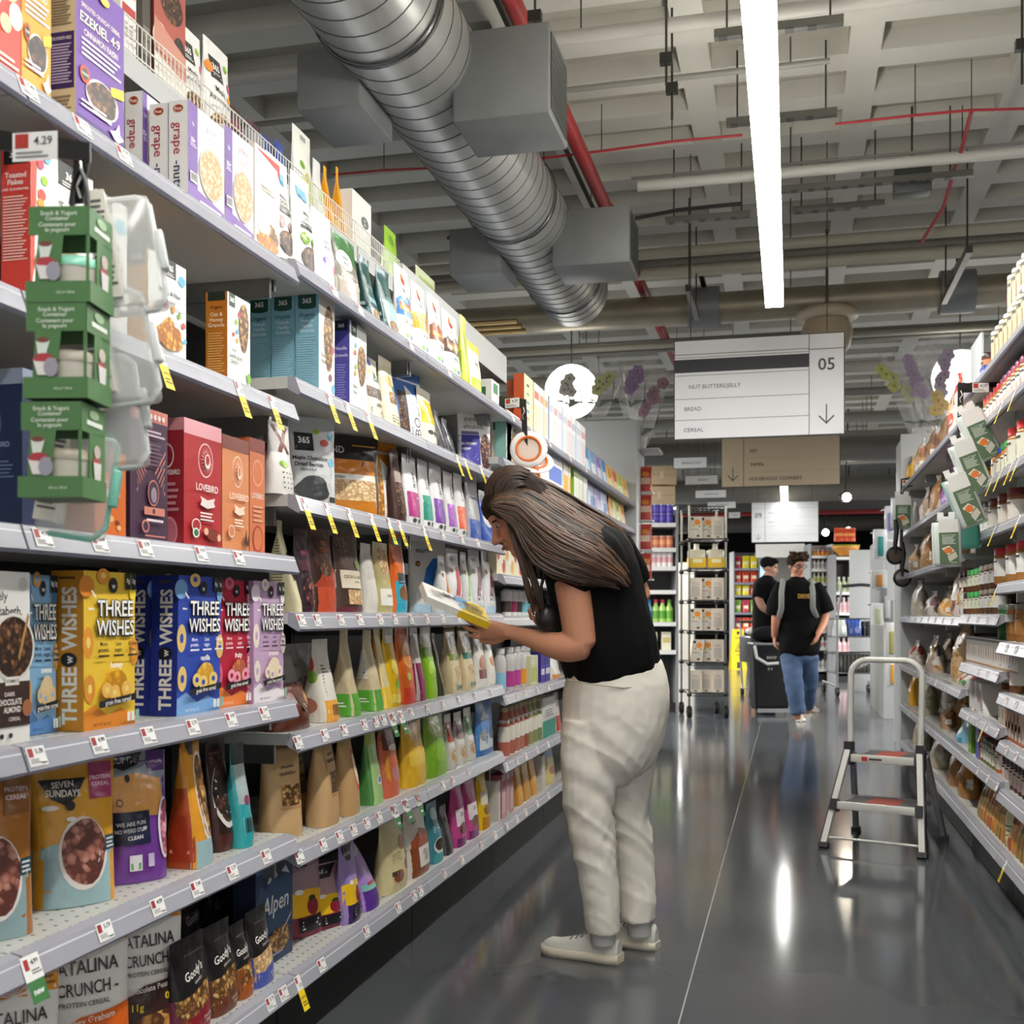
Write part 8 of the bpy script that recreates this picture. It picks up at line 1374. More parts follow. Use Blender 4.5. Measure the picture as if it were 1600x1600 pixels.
# back of the shop
for i, (x0, x1, z1, Y, c, lab) in enumerate(((-7.5, -2.2, 2.3, 27, 'C8C4BA', 'pale wall shelving far behind the left aisle end'), (1.9, 8.0, 2.2, 22, 'BDBAB2', 'pale shelving run far behind the right shelves'), (-.9, 1.6, 2.6, 30, 'D6D2C8', 'pale beige display at the back of the shop'))):
    mb = MB(); mb.box(x0, 0, 0, x1, .5, z1, mt(c, 's')); tag(mb.build('back_display', None, (0, Y, 0)), lab, 'display')
p = at_d(1184, 905, 29.25); mb = MB(); mb.box(-.25, 0, -.35, .25, .04, .35, lit('8EB8E8', 1.2)); tag(mb.build('lit_screen', None, p, YAW), 'small lit blue screen far behind the man with the cart', 'screen')
for lab, px, py, d, s_ in (('bright ceiling spotlight shining towards the camera, right of the beige sign', 1323, 777, 17, 60), ('distant spotlight above the white bottles, left one', 1290, 832, 22, 25), ('distant spotlight above the orange bowl', 1325, 829, 22, 25), ('small square ceiling light behind the beige sign', 1221, 768, 20, 12), ('tiny bright spotlight just under the beige sign', 1231, 762, 21, 12)):
    p = at_d(px, py, d); e = thing('spotlight', lab, 'spotlight', p); e.rotation_euler = (math.radians(8), 0, YAW)
    mb = MB(); mb.rings([[(r * math.cos(2 * math.pi * j / 14), y, r * math.sin(2 * math.pi * j / 14)) for j in range(14)] for r, y in ((.07, 0), (.08, .06), (.07, .2))], mt('4A4A4A', 's'), True, True); mb.build('lamp_body', e)
    mb = MB(); mb.rings([[(r * math.cos(2 * math.pi * j / 14), y, r * math.sin(2 * math.pi * j / 14)) for j in range(14)] for r, y in ((.065, -.002), (.06, -.006))], lit('FFF4DC', s_), True, True); mb.build('lens', e)
    mb = MB(); mb.cyl((0, .1, .06), .012, CZ - p.z + .01, mt('3A3A3A', 's'), 6); mb.build('stem', e)
for i, (Y, z, r, c) in enumerate(((16, 3.3, .16, '6A6862'), (19, 3.1, .2, '77746C'), (22, 3.2, .22, '5A5854'), (25, 3.0, .16, '6E6B64'))):
    mb = MB(); mb.tube([(-11, 0, 0), (0, 0, 0), (11, 0, 0)], r, mt(c, 's'), 12)
    for x in (-6, -2, 2, 6): mb.cyl((x, 0, r), .008, CZ - z - r, mt('4A4A48', 'm'), 6)
    tag(mb.build('ceiling_duct', None, (0, Y, z)), 'dull grey duct crossing the far ceiling, %s from the sign' % ('first', 'second', 'third', 'fourth')[i], 'air duct')
mb = MB(); mb.tube([(-11, 0, 0), (11, 0, 0)], .04, mt('9C2A2C', 's'), 8); tag(mb.build('sprinkler_pipe', None, (0, 20.5, 2.85)), 'distant red sprinkler pipe crossing the far ceiling', 'pipe')
# ================================================================ people
RV, FV, UV = Vector((CA, SA, 0)), Vector((-SA, CA, 0)), Vector((0, 0, 1))
def smp(P, n):
    """Smooth resampling of a station list (tuples of numbers)."""
    out = []
    for i in range(n):
        t = (len(P) - 1) * i / (n - 1); k = min(int(t), len(P) - 2); f = t - k
        p0, p1, p2, p3 = P[max(k - 1, 0)], P[k], P[k + 1], P[min(k + 2, len(P) - 1)]
        out.append(tuple(.5 * (2 * b + (c - a) * f + (2 * a - 5 * b + 4 * c - d) * f * f + (3 * b - a - 3 * c + d) * f ** 3) for a, b, c, d in zip(p0, p1, p2, p3)))
    return out
def limb(mb, st, n=16, seg=None, ax=None, cap=True):
    """st: (px, py, depth, a, b): half size in the picture plane and in depth."""
    st = [s if len(s) > 4 else tuple(s) + (s[3],) for s in st]
    S = smp(st, seg or max(8, 5 * len(st))); C = [at_d(s[0], s[1], s[2]) for s in S]; rg = []
    for i, c in enumerate(C):
        t = (C[min(i + 1, len(C) - 1)] - C[max(i - 1, 0)]).normalized(); b = (FV - t * t.dot(FV)).normalized(); a = t.cross(b)
        rg.append([c + a * (S[i][3] * math.cos(2 * math.pi * j / n)) + b * (S[i][4] * math.sin(2 * math.pi * j / n)) for j in range(n)])
    if cap:
        for k, sgn in ((0, -1), (-1, 1)):
            t = (C[1] - C[0] if k == 0 else C[-1] - C[-2]).normalized() * sgn; r = min(S[k][3], S[k][4])
            q = [[C[k] + (p - C[k]) * f + t * r * g for p in rg[k]] for f, g in ((.8, .3), (.4, .5))]
            rg = q[::-1] + rg if k == 0 else rg + q
    mb.rings(rg, 'C89070', True, True)
def blob(mb, c, X, Y, Z, n=12):
    rg = []
    for i in range(1, n):
        a = math.pi * i / n; rg.append([c + X * (math.sin(a) * math.cos(2 * math.pi * j / 14)) + Y * (math.sin(a) * math.sin(2 * math.pi * j / 14)) - Z * math.cos(a) for j in range(14)])
    mb.rings(rg, 'C89070', True, True)
def fuse(name, mb, vox, mat, parent, smooth=4, disp=None, org=None):
    me = mb.build('tmp', data_only=True); o = bpy.data.objects.new('tmp', me); COL.objects.link(o)
    m = o.modifiers.new('r', 'REMESH'); m.mode = 'VOXEL'; m.voxel_size = vox; m.use_smooth_shade = True
    s = o.modifiers.new('s', 'SMOOTH'); s.iterations = smooth; s.factor = .5
    dg = bpy.context.evaluated_depsgraph_get(); dg.update()
    r = bpy.data.meshes.new_from_object(o.evaluated_get(dg)); bpy.data.objects.remove(o); bpy.data.meshes.remove(me)
    r.name = name; r.materials.clear(); r.materials.append(mat)
    if disp:
        nn = [v.normal.copy() for v in r.vertices]
        for v, q in zip(r.vertices, nn): v.co += q * disp(v.co)
    for p in r.polygons: p.use_smooth = True; p.material_index = 0
    off = parent.location if parent else Vector()
    for v in r.vertices: v.co -= off
    r.update(); return ob(name, r, parent)
def hand(mb, wrist, d, pn, curl, sc=1.0, thumb=1, spread=.2, tcurl=.3):
    d = d.normalized(); pn = (pn - d * pn.dot(d)).normalized(); lat = d.cross(pn)
    def tube(P, R):
        n = 8; rg = []
        for i, p in enumerate(P):
            t = (P[min(i + 1, len(P) - 1)] - P[max(i - 1, 0)]).normalized(); a = t.orthogonal().normalized(); b = t.cross(a)
            rg.append([p + a * R[i] * math.cos(2 * math.pi * j / n) + b * R[i] * math.sin(2 * math.pi * j / n) for j in range(n)])
        t = (P[-1] - P[-2]).normalized(); rg.append([P[-1] + (q - P[-1]) * .6 + t * R[-1] * .7 for q in rg[-1]]); mb.rings(rg, 'C89070', True, True)
    rg = []
    for f, wd, th in ((-.01, .024, .021), (.02, .031, .018), (.05, .039, .016), (.08, .041, .014), (.092, .036, .011)):
        rg.append([wrist + d * f * sc + lat * (wd * sc * math.cos(2 * math.pi * j / 12)) + pn * (th * sc * math.sin(2 * math.pi * j / 12)) for j in range(12)])
    mb.rings(rg, 'C89070', True, True)
    for i, (o, ln) in enumerate(((-.029, .072), (-.010, .082), (.010, .077), (.029, .06))):
        p = wrist + d * .078 * sc + lat * o * sc; P = [p - d * .02 * sc, p]; dd = d + lat * (o * spread / .03); a = curl * .5
        for q, fr in enumerate((.45, .32, .23)):
            v = (dd * math.cos(a) + pn * math.sin(a)).normalized(); P.append(P[-1] + v * ln * fr * sc); a += curl
        tube(P, [.0085 * sc, .0095 * sc, .0085 * sc, .0078 * sc, .0065 * sc])
    s_ = -thumb; p = wrist + d * .022 * sc + lat * .026 * s_ * sc; P = [p, p + (d * .6 + lat * s_ * .6 + pn * .2) * .034 * sc]
    P.append(P[-1] + (d * .85 + lat * s_ * .25 + pn * tcurl) * .032 * sc); P.append(P[-1] + (d * .9 + pn * tcurl * 1.6) * .024 * sc); tube(P, [.013 * sc, .0125 * sc, .0105 * sc, .008 * sc])
def head(mb, c, f, u, sc):
    s = f.cross(u).normalized()
    def B(ff, ss, uu, a, b, g): blob(mb, c + (f * ff + s * ss + u * uu) * sc, f * a * sc, s * b * sc, u * g * sc)
    B(-.012, 0, .028, .095, .073, .095); B(.02, 0, -.03, .066, .058, .085); B(.062, 0, -.098, .024, .028, .022)
    B(.03, 0, -.085, .05, .046, .03); B(.078, 0, .035, .02, .048, .03)
    for k in (-1, 1): B(.052, .034 * k, -.028, .034, .026, .034); B(-.008, .073 * k, -.008, .018, .009, .03)
    for t in range(6): q = t / 5; B(.084 + .026 * q, 0, .012 - .046 * q, .012 + .004 * q, .009 + .006 * q, .012)
    B(.088, 0, -.062, .012, .02, .008); B(.086, 0, -.074, .012, .018, .008); B(.09, .009, -.038, .012, .012, .009); B(.09, -.009, -.038, .012, .012, .009)
    return s
def face(par, c, f, u, s, sc, brow='2A1C16'):
    o = par.location
    for k in (-1, 1):
        p = c + (f * .078 + s * .032 * k + u * .006) * sc - o
        mb = MB(); blob(mb, p, f * .009 * sc, s * .014 * sc, u * .0055 * sc, 8); mb.mats = [mt('CFC4BC', 's', .3)]; e = mb.build('eye', par)
        mb = MB(); blob(mb, p + (f * .007 - u * .001) * sc, f * .004 * sc, s * .007 * sc, u * .0052 * sc, 6); mb.mats = [mt('2A1A12', 's', .2)]; mb.build('iris', e)
        mb = MB(); mb.tube([p + (f * x + s * y * k + u * z) * sc for x, y, z in ((.012, -.014, .016), (.012, 0, .021), (.002, .018, .017))], [.003 * sc, .004 * sc, .0022 * sc], mt(brow, 'c'), 6); mb.build('eyebrow', par)
    mb = MB(); mb.tube([c - o + (f * x + s * y + u * z) * sc for x, y, z in ((.091, -.02, -.068), (.1, 0, -.067), (.091, .02, -.068))], [.003 * sc, .006 * sc, .003 * sc], mt('A85A50', 'k'), 6); mb.build('lips', par)
SKIN = mt('C48A6C', 'k')
def shoe(par, heel, toe, up, sole, tall=.085, nm='shoe'):
    v = toe - heel; L = v.length; x = v.normalized(); y = UV.cross(x); o = par.location
    W = [(0, .026), (.06, .035), (.2, .038), (.4, .037), (.6, .043), (.78, .047), (.9, .040), (.97, .026), (1, .012)]; sc = L / .27
    def ring(t, w, z0, z1, top):
        n = 16; r = []
        for j in range(n):
            a = 2 * math.pi * j / n; cz = math.sin(a); r.append(heel - o + x * (t * L) + y * (w * sc * math.cos(a) * (1 if cz < 0 else top)) + UV * (z0 + (z1 - z0) * (.5 + .5 * math.copysign(abs(cz) ** .7, cz))))
        return r
    mb = MB(); HT = [tall * .8, tall, tall, tall * .9, tall * .74, tall * .6, .05 * sc, .04 * sc, .03 * sc]
    mb.rings([ring(.015 + t * .97, w * .95, .012 * sc, h, .8) for (t, w), h in zip(W, HT)], mt(up, 's', .55), True, True); s = mb.build(nm, par)
    mb = MB(); mb.rings([[heel - o + x * (t * L) + y * (w * sc * 1.04 * q) + UV * z for q, z in ((-1, .001), (1, .001), (1.02, .014 * sc), (1, .028 * sc), (-1, .028 * sc), (-1.02, .014 * sc))] for t, w in W], mt(sole, 's', .6), True, True); mb.build('sole', s)
    mb = MB()
    for t, h in ((.46, tall * .9), (.53, tall * .82), (.6, tall * .76)): mb.tube([heel - o + x * (t * L) + y * (q * .022 * sc) + UV * (h - abs(q) * .006) for q in (-1, 0, 1)], .003 * sc, mt('8A8A86', 'c'), 6)
    mb.build('laces', s); return s
# ---------------------------------------------------------------- the woman reading a packet
g = on_Z(935, 1497, 0)
W_ = thing('person', 'woman in a black top and off white trousers leaning forward to read a packet', 'person', g)
D0 = 3.60
hc = at_d(811, 808, 3.53); hf = (-RV * .86 - UV * .49 - FV * .12).normalized(); hu = (UV * .86 - RV * .49); hu = (hu - hf * hu.dot(hf)).normalized()
mb = MB(); hs = head(mb, hc, hf, hu, .92)
limb(mb, [(822, 838, 3.55, .05), (848, 846, 3.57, .055), (880, 850, 3.59, .075)])
limb(mb, [(955, 1045, D0, .11, .14), (940, 960, D0, .11, .13), (922, 890, D0, .11, .14), (898, 848, D0, .07, .13)])
limb(mb, [(890, 862, 3.44, .052), (893, 905, 3.42, .053), (901, 960, 3.42, .051), (907, 1006, 3.42, .048)])
limb(mb, [(909, 1006, 3.42, .049), (886, 1011, 3.425, .046), (860, 1007, 3.44, .039), (832, 998, 3.47, .030), (806, 990, 3.50, .024), (796, 987, 3.51, .024)])
limb(mb, [(960, 862, 3.74, .05), (985, 905, 3.78, .047), (998, 935, 3.79, .043)]); limb(mb, [(998, 938, 3.79, .043), (945, 960, 3.78, .036), (885, 975, 3.74, .025)])
for st in ([(930, 1120, 3.55, .07), (921, 1260, 3.53, .05), (941, 1470, 3.53, .027)], [(975, 1120, 3.66, .07), (980, 1260, 3.68, .05), (997, 1450, 3.67, .027)]): limb(mb, st)
hand(mb, at_d(797, 988, 3.51), -RV * .95 + UV * .10 - FV * .05, UV * .55 + FV * .8, .30, .95, -1, .25, .1)
hand(mb, at_d(886, 975, 3.74), -RV * .9 + UV * .1 - FV * .3, UV * .8 + FV * .3, .5, .95, 1)
fuse('body', mb, .0042, SKIN, W_, 5)
face(W_, hc, hf, hu, hs, .92)
mb = MB()
limb(mb, [(960, 1052, D0, .150, .185), (950, 1010, D0, .158, .19), (938, 950, D0, .152, .185), (926, 900, D0, .15, .195), (908, 862, D0, .135, .19), (888, 836, D0, .065, .10)], 24)
limb(mb, [(904, 860, 3.47, .085, .075), (895, 888, 3.43, .078, .072), (882, 918, 3.40, .066, .064)], 18, cap=False); limb(mb, [(955, 862, 3.72, .085, .07), (978, 892, 3.76, .07, .066), (988, 912, 3.78, .062, .06)], 18, cap=False)
def shirt_d(p): 
    return .007 * noise.noise(Vector((p.x * 9, p.y * 9, p.z * 4))) + .004 * noise.noise(Vector((p.x * 22, p.y * 22, p.z * 9)))
fuse('black_top', mb, .0065, mt('070708', 'c', .8), W_, 4, shirt_d)
mb = MB()
limb(mb, [(961, 1036, D0, .148, .175), (963, 1080, D0, .168, .185), (959, 1130, D0, .164, .185), (950, 1178, D0, .140, .17), (945, 1200, D0, .10, .14)], 24)
limb(mb, [(928, 1130, 3.54, .10, .10), (921, 1205, 3.53, .088, .09), (921, 1262, 3.53, .074, .078), (925, 1305, 3.53, .068, .072), (934, 1360, 3.53, .062, .066), (940, 1415, 3.53, .055, .06), (941, 1456, 3.53, .051, .057)], 20, cap=False)
limb(mb, [(985, 1120, 3.66, .105, .10), (978, 1200, 3.68, .09, .09), (980, 1262, 3.68, .067, .075), (988, 1305, 3.68, .062, .07), (993, 1360, 3.68, .060, .064), (996, 1410, 3.67, .056, .06), (997, 1436, 3.67, .055, .058)], 20, cap=False)
def trouser_d(p):
    z = p.z; m = math.exp(-((z - .44) / .16) ** 2) + .6 * math.exp(-((z - .12) / .10) ** 2) + .45 * math.exp(-((z - .68) / .10) ** 2)
    s = p.dot(RV) * 1.0 + p.dot(FV) * .6
    a = noise.noise(Vector((p.x * 4, p.y * 4, z * 19 + s * 13))); b = noise.noise(Vector((p.x * 10 + 4, p.y * 10, z * 14 - s * 22)))
    return m * (.008 * (1 - abs(a) * 2.2) + .005 * b) + .0015 * noise.noise(p * 40)
fuse('trousers', mb, .0055, mt('EAE5DB', 'c', .85), W_, 4, trouser_d)
mb = MB()   # rear pocket seam and waistband stitching
P = [at_d(x, y, d) - g for x, y, d in ((888, 1062, 3.425), (930, 1070, 3.412), (975, 1075, 3.415), (1010, 1072, 3.44))]; mb.tube(P, .0022, mt('B4AEA2', 'c'), 6); mb.build('pocket_seam', W_)
h1, t1 = on_Z(970, 1505, 0), on_Z(848, 1486, 0); h2, t2 = on_Z(1028, 1484, 0), on_Z(920, 1468, 0)
shoe(W_, h1, t1, 'D2D1CB', 'D9D1BE'); shoe(W_, h2, t2, 'CFCEC9', 'D6CEBC')
for a, b in (((941, 1440, 3.53), (943, 1474, 3.53)), ((997, 1420, 3.67), (1000, 1460, 3.67))):
    mb = MB(); mb.tube([at_d(*a) - g, at_d(*b) - g], [.043, .038], mt('BFC0BE', 'c'), 14); mb.build('sock', W_)
# hair: a shaped mass with separate locks over it
HU = [(764, 784), (784, 757), (822, 741), (872, 762), (925, 796), (968, 824), (990, 862), (993, 892)]
HL = [(764, 794), (782, 806), (806, 828), (826, 866), (852, 888), (886, 902), (925, 912), (958, 916)]
def hpt(k, q, o=0):
    a = smp(HU, 30)[k]; b = smp(HL, 30)[k]; t = k / 29
    d = (3.545 - .14 * math.sin(math.pi * .5 * min(1, q * 1.5)) ** .8) * (1 - t) + (3.60 - (.215 + .075 * math.sin(math.pi * min(1, max(0, (t - .3) * 1.6)))) * math.sin(math.pi * .5 * min(1, q * 1.4))) * t
    return at_d(a[0] + (b[0] - a[0]) * q, a[1] + (b[1] - a[1]) * q, d - o)
HUs, HLs = smp(HU, 30), smp(HL, 30)
mb = MB(); rg = []
for k in range(30):
    n = 10; out = [hpt(k, q / n) for q in range(n + 1)]; inn = [hpt(k, q / n) + FV * (.05 + .10 * (1 - q / n) * (1 - k / 29)) for q in range(n, -1, -1)]; rg.append(out + inn)
mb.rings(rg, 'C89070', True, True)
blob(mb, hc + (hu * .035 - hf * .03), hf * .098, hs * .083, hu * .098)
blob(mb, hc + (hu * .06 + hf * .012), hf * .085, hs * .074, hu * .06)
limb(mb, [(800, 800, 3.435, .022, .02), (812, 842, 3.42, .024, .018), (826, 880, 3.41, .02, .015), (838, 920, 3.41, .010, .01), (845, 948, 3.42, .004, .004)])
HR = bump_mat('brown_hair', '1C130E', .75, 30, .3, '2A1C13', .6, 0, .2)
hm = fuse('hair', mb, .006, HR, W_, 5, lambda p: .004 * noise.noise(Vector((p.dot(RV) * 14 - p.z * 20, p.dot(FV) * 20, p.z * 30 + p.dot(RV) * 24))))
rnd = random.Random(11)
TN = [('22150D', 'root'), ('352114', 'mid'), ('432B1B', 'light'), ('5F4028', 'tip')]
locks = [MB() for _ in TN]
for i in range(90):     # locks combed over the crown
    sv = rnd.uniform(-.95, .95); e0 = rnd.uniform(-.15, .25); e1 = rnd.uniform(1.7, 2.35); r0 = math.sqrt(1 - sv * sv); cc = hc + (hu * .035 - hf * .03) - g
    P = [cc + (hf * (.1 * math.cos(e0 + (e1 - e0) * j / 7)) * r0 + hu * (.1 * math.sin(e0 + (e1 - e0) * j / 7)) * r0 + hs * (.085 * sv)) * 1.03 + (hu * .022 * math.sin(math.pi * j / 7) * r0) for j in range(8)]
    ci = rnd.choice((0, 0, 1, 1, 2)); locks[ci].tube(P, [.002] + [.0065] * 6 + [.002], mt(TN[ci][0], 's', .55), 5)
for i in range(170):
    q0 = rnd.random(); q1 = min(1.08, max(-.06, q0 + rnd.uniform(-.14, .14))); k0 = rnd.randint(1, 7); k1 = rnd.randint(22, 29); P = []; ph = rnd.uniform(0, 6)
    for j in range(9):
        f = j / 8; k = int(k0 + (k1 - k0) * f); q = q0 + (q1 - q0) * f + .03 * math.sin(ph + f * 5)
        P.append(hpt(k, min(1.08, max(0, q)), .004 + .004 * math.sin(ph + 3 * f)) - g)
    if k1 > 26 and rnd.random() < .5: P.append(P[-1] + (P[-1] - P[-2]) * .5 - UV * .006)
    r = rnd.uniform(.003, .0065); t = rnd.random(); ci = 3 if (q0 < .62 and t > .72) else 2 if t > .45 else 1 if t > .2 else 0
    locks[ci].tube(P, [r * .5] + [r] * (len(P) - 2) + [r * .25], mt(TN[ci][0], 's', .55), 5)
for i in range(26):
    x = rnd.uniform(-8, 10); y0 = rnd.uniform(800, 815); P = [at_d(794 + x * .3, y0, 3.425) - g, at_d(808 + x, 842, 3.405) - g, at_d(822 + x * 1.1, 885, 3.395) - g, at_d(835 + x * 1.2, rnd.uniform(915, 940), 3.395) - g, at_d(842 + x, rnd.uniform(940, 975), 3.41) - g]
    ci = rnd.choice((0, 1, 1, 2)); locks[ci].tube([Vector(p) for p in smp([tuple(p) for p in P], 10)], [.002] + [.0032] * 8 + [.0008], mt(TN[ci][0], 's', .55), 5)
for (c, nm_), m in zip(TN, locks): o = m.build('hair_locks', hm); o['label'] = {'root': 'dark brown locks', 'mid': 'brown locks', 'light': 'lighter brown locks', 'tip': 'golden brown highlighted locks'}[nm_]
# the packet she reads
a, b = at_d(668, 932, 3.40), at_d(767, 974, 3.48); e1 = (b - a).normalized(); L = (b - a).length; e2 = (FV * .95 + UV * .24 + RV * .10); e2 = (e2 - e1 * e2.dot(e1)).normalized(); e3 = e1.cross(e2).normalized()
if e3.z < 0: e3 = -e3
mb = MB(); wd = .12; th = .022; c0 = a
def PK(u, v, w_): return e1 * (u * L) + e2 * (v * wd) + e3 * w_
for q in (0, 1): mb.add([PK(0, 0, -th * q), PK(1, 0, -th * q), PK(1, 1, -th * q), PK(0, 1, -th * q)], [(0, 1, 2, 3)], mt('ECEBE6'))
for (u0, v0), (u1, v1) in (((0, 0), (1, 0)), ((1, 0), (1, 1)), ((1, 1), (0, 1)), ((0, 1), (0, 0))): mb.add([PK(u0, v0, 0), PK(u1, v1, 0), PK(u1, v1, -th), PK(u0, v0, -th)], [(0, 1, 2, 3)], mt('E4E2DA'))
Fp = lambda u, v, o: PK(u, v, o * 1.5)
deco(mb, [('r', .55, 0, 1, 1, 'F0CB1C'), ('r', .5, .55, .72, .98, '6AA8DC'), ('e', .58, .35, .06, .16, '7AB4E0'), ('t', 'ONE', .40, .68, .2, '3A3A40', .22, .02, 90), ('t', 'PAN', .30, .6, .2, '3A3A40', .22, .02, 90), ('l', .62, .12, .95, .8, 5, '8A741A'), ('l', .1, .2, .25, .7, 4, 'B8B8B4'), ('t', '10', .8, .5, .2, '3A3A2A', .1, .02)], Fp, L / wd)
deco(mb, [('r', .5, 0, 1, 1, 'E0BC1A')], lambda u, v, o: PK(u, 0, -th + v * th) - e2 * o, L / th)
tag(mb.build('cereal_packet', None, c0), 'flat white and yellow packet held in the hand of the reading woman', 'packet')
mb = MB(); blob(mb, Vector(), RV * .034, FV * .03, UV * .042); mb.mats = [mt('17171A', 's', .35)]
o = mb.build('crossbody_bag', None, at_d(853, 965, 3.43)); tag(o, 'small shiny black bag hanging at the front of the reading woman', 'bag')
mb = MB(); P = [at_d(x, y, d) - at_d(853, 965, 3.43) for x, y, d in ((848, 950, 3.43), (846, 915, 3.42), (856, 880, 3.44), (885, 846, 3.46))]; mb.tube(P, .005, mt('141416', 's', .4), 6); mb.build('strap', o)
# ---------------------------------------------------------------- the man walking towards the camera
d1 = 11.1
M1 = thing('person', 'man in a black printed T-shirt and blue jeans walking down the aisle with a backpack', 'person', on_Z(1250, 1131, 0))
c1 = at_d(1244, 885, d1); f1 = (-FV * .93 + RV * .33 - UV * .1).normalized(); u1 = UV - f1 * f1.z; u1.normalize()
mb = MB(); s1 = head(mb, c1, f1, u1, .92)
limb(mb, [(1245, 897, d1, .055), (1246, 914, d1, .07)]); limb(mb, [(1246, 914, d1, .12, .09), (1248, 960, d1, .14, .1), (1249, 1015, d1, .13, .1)])
limb(mb, [(1222, 920, d1, .055), (1214, 955, d1 - .03, .048), (1212, 972, d1 - .03, .042), (1210, 994, d1 + .04, .03)]); limb(mb, [(1274, 920, d1, .055), (1288, 955, d1, .047), (1287, 972, d1 - .05, .042), (1279, 990, d1 - .18, .029)])
limb(mb, [(1236, 1015, d1, .07), (1241, 1070, d1 - .12, .05), (1246, 1122, d1 - .15, .035)]); limb(mb, [(1263, 1015, d1, .07), (1264, 1070, d1 + .1, .05), (1261, 1112, d1 + .35, .035)])
hand(mb, at_d(1210, 993, d1 + .04), -UV + RV * .05, RV, .45, 1.0, 1); hand(mb, at_d(1279, 989, d1 - .18), -UV * .8 - RV * .3 - FV * .3, -RV, .5, 1.0, -1)
fuse('body', mb, .008, mt('BE8468', 'k'), M1, 3); face(M1, c1, f1, u1, s1, .92)
mb = MB()
limb(mb, [(1246, 906, d1, .085, .085), (1246, 916, d1, .20, .12), (1248, 945, d1, .215, .14), (1249, 985, d1, .20, .145), (1249, 1019, d1, .195, .145)], 20)
limb(mb, [(1226, 915, d1, .085), (1214, 940, d1 - .02, .09), (1209, 961, d1 - .03, .085)], 14, cap=False); limb(mb, [(1270, 915, d1, .085), (1284, 938, d1, .088), (1291, 957, d1, .085)], 14, cap=False)
tee = fuse('black_tshirt', mb, .012, mt('09090A', 'c'), M1, 3, lambda p: .008 * noise.noise(p * 9))
mb = MB(); p = at_d(1256, 931, d1 - .16) - M1.location; deco(mb, [('t', 'DRIVE', .5, .5, .8, 'C89A3A', .96, .02), ('r', 0, 0, 1, .12, '8A5A3A')], lambda a, b, o: p + RV * ((a - .5) * .12) + UV * ((b - .5) * .05) - FV * (o + .0), 2.4); mb.build('chest_print', tee)
mb = MB(); limb(mb, [(1249, 1008, d1, .165, .12), (1249, 1030, d1, .165, .125)], 18)
limb(mb, [(1235, 1025, d1, .105), (1241, 1070, d1 - .12, .088), (1247, 1116, d1 - .15, .075)], 14, cap=False); limb(mb, [(1263, 1025, d1, .10), (1264, 1070, d1 + .1, .085), (1261, 1104, d1 + .35, .07)], 14, cap=False)
fuse('blue_jeans', mb, .012, bump_mat('denim', '2C3E5A', .85, 9, .1, '4C6484', .7), M1, 3, lambda p: .008 * noise.noise(Vector((p.x * 9, p.y * 9, p.z * 16))))
h_ = on_Z(1249, 1124, 0); shoe(M1, h_, h_ + (-FV * .27 - RV * .05), 'D8C8B0', 'E0D8CC', .09); h_ = on_Z(1262, 1110, 0); shoe(M1, h_ + UV * .0, h_ - FV * .27 + RV * .03, 'CDBEA8', 'D8D0C4', .09)
mb = MB(); blob(mb, c1 + u1 * .05 - f1 * .02 - M1.location, f1 * .095, s1 * .082, u1 * .085); mb.mats = [mt('2E2019', 'c')]
for i in range(60):
    a = rnd.uniform(-1.3, 1.3); b = rnd.uniform(.1, 1.2); q = c1 - M1.location + (f1 * (.09 * math.cos(a) * math.cos(b)) + s1 * (.085 * math.sin(a)) + u1 * (.05 + .085 * math.sin(b))); mb.tube([q, q + (f1 * .02 + u1 * .012 + s1 * rnd.uniform(-.02, .02)), q + (f1 * .034 - u1 * .012 + s1 * rnd.uniform(-.03, .03))], [.012, .012, .003], mt('38281D' if i % 3 else '4A3626', 'c'), 5)
mb.build('hair', M1)
mb = MB()
for k in (-1, 1):
    q = c1 - M1.location + f1 * .092 + s1 * .032 * k + u1 * .004; mb.tube([q + (s1 * math.cos(t) * .026 + u1 * math.sin(t) * .02) for t in [2 * math.pi * j / 12 for j in range(13)]], .003, mt('1E1A18', 's'), 5)
    mb.tube([q + s1 * .026 * k, q + s1 * .042 * k - f1 * .09], .003, mt('1E1A18', 's'), 5)
mb.build('eyeglasses', M1)
BP = thing('backpack', 'backpack with grey shoulder straps worn by the walking man', 'backpack', at_d(1247, 950, d1 + .24))
mb = MB(); mb.box(-.15, -.06, -.22, .15, .08, .2, mt('6A6C6A', 'c'), .04); mb.build('pack', BP, None, YAW)
for x0, x1 in ((1224, 1221), (1267, 1270)):
    mb = MB(); mb.tube([at_d(x0, 908, d1 + .14) - BP.location, at_d(x0, 905, d1 - .03) - BP.location, at_d(x1, 925, d1 - .165) - BP.location, at_d(x1, 950, d1 - .17) - BP.location, at_d(x1 - (4 if x0 < 1240 else -6), 965, d1 - .1) - BP.location], .026, mt('8C8E8A', 'c'), 8, True, .3); mb.build('shoulder_strap', BP)
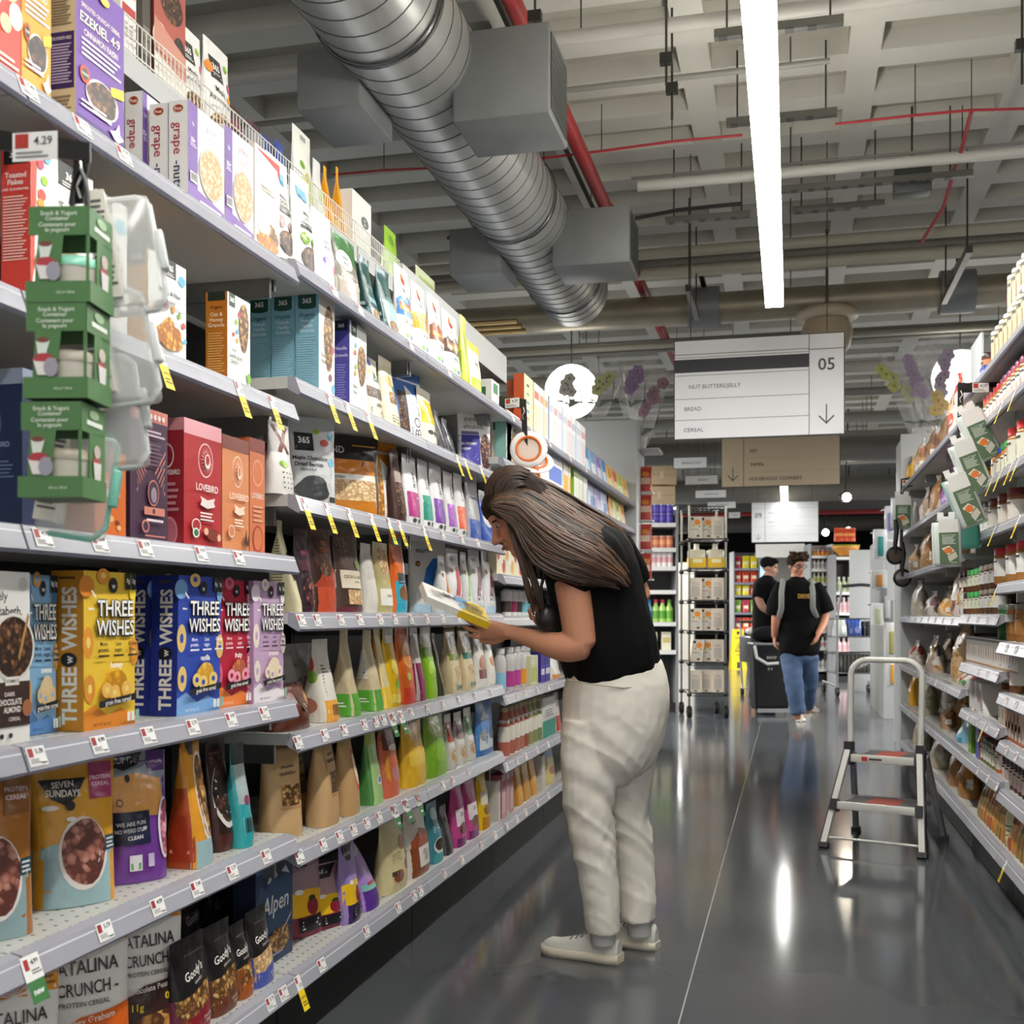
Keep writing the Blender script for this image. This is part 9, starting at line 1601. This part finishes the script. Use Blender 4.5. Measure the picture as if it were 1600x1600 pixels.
# ---------------------------------------------------------------- the man behind with a cart
d2 = 14.0
M2 = thing('person', 'man with black hair in a black polo shirt pushing a cart behind the hamper', 'person', on_Z(1196, 960 + 1922 / d2, 0))
c2 = at_d(1202, 887, d2); f2 = (RV * .9 - FV * .3 - UV * .2).normalized(); u2 = (UV - f2 * f2.z).normalized()
mb = MB(); s2 = head(mb, c2, f2, u2, .95)
limb(mb, [(1199, 898, d2, .055), (1198, 912, d2, .07)]); limb(mb, [(1198, 912, d2, .11, .12), (1197, 955, d2, .13, .14), (1196, 990, d2, .12, .13)])
limb(mb, [(1186, 920, d2 - .15, .055), (1186, 936, d2 - .18, .05), (1192, 949, d2 - .2, .045), (1203, 958, d2 - .2, .03)]); limb(mb, [(1210, 920, d2 + .1, .055), (1213, 940, d2 + .05, .05), (1215, 957, d2, .032)])
for x in (1190, 1202): limb(mb, [(x, 985, d2, .075), (x, 1040, d2, .055), (x, 1090, d2, .04)])
hand(mb, at_d(1203, 958, d2 - .2), RV, -UV, .6, 1, 1); hand(mb, at_d(1215, 957, d2), RV, -UV, .6, 1, -1)
fuse('body', mb, .01, mt('C09078', 'k'), M2, 3); face(M2, c2, f2, u2, s2, .95)
mb = MB(); limb(mb, [(1199, 903, d2, .08, .09), (1198, 914, d2, .165, .2), (1197, 950, d2, .165, .2), (1196, 990, d2, .165, .19)], 18); limb(mb, [(1190, 914, d2 - .13, .085), (1184, 935, d2 - .17, .08)], 12, cap=False); limb(mb, [(1208, 914, d2 + .12, .08), (1212, 934, d2 + .08, .075)], 12, cap=False)
fuse('black_polo', mb, .014, mt('0D0D0F', 'c'), M2, 3)
mb = MB(); limb(mb, [(1196, 985, d2, .15, .17), (1196, 1000, d2, .15, .16)])
for x in (1189, 1203): limb(mb, [(x, 995, d2, .1), (x, 1040, d2, .08), (x, 1089, d2, .07)], cap=False)
fuse('dark_trousers', mb, .014, mt('22262A', 'c'), M2, 3)
for k in (-1, 1): h_ = M2.location + FV * .08 * k; shoe(M2, h_, h_ + RV * .27, '2A2A2C', 'E0E0DC', .09)
mb = MB(); blob(mb, c2 + u2 * .05 - f2 * .025 - M2.location, f2 * .1, s2 * .085, u2 * .085); blob(mb, c2 + u2 * .09 + f2 * .03 - M2.location, f2 * .07, s2 * .07, u2 * .04); mb.mats = [mt('15120F', 'c')]; mb.build('hair', M2)
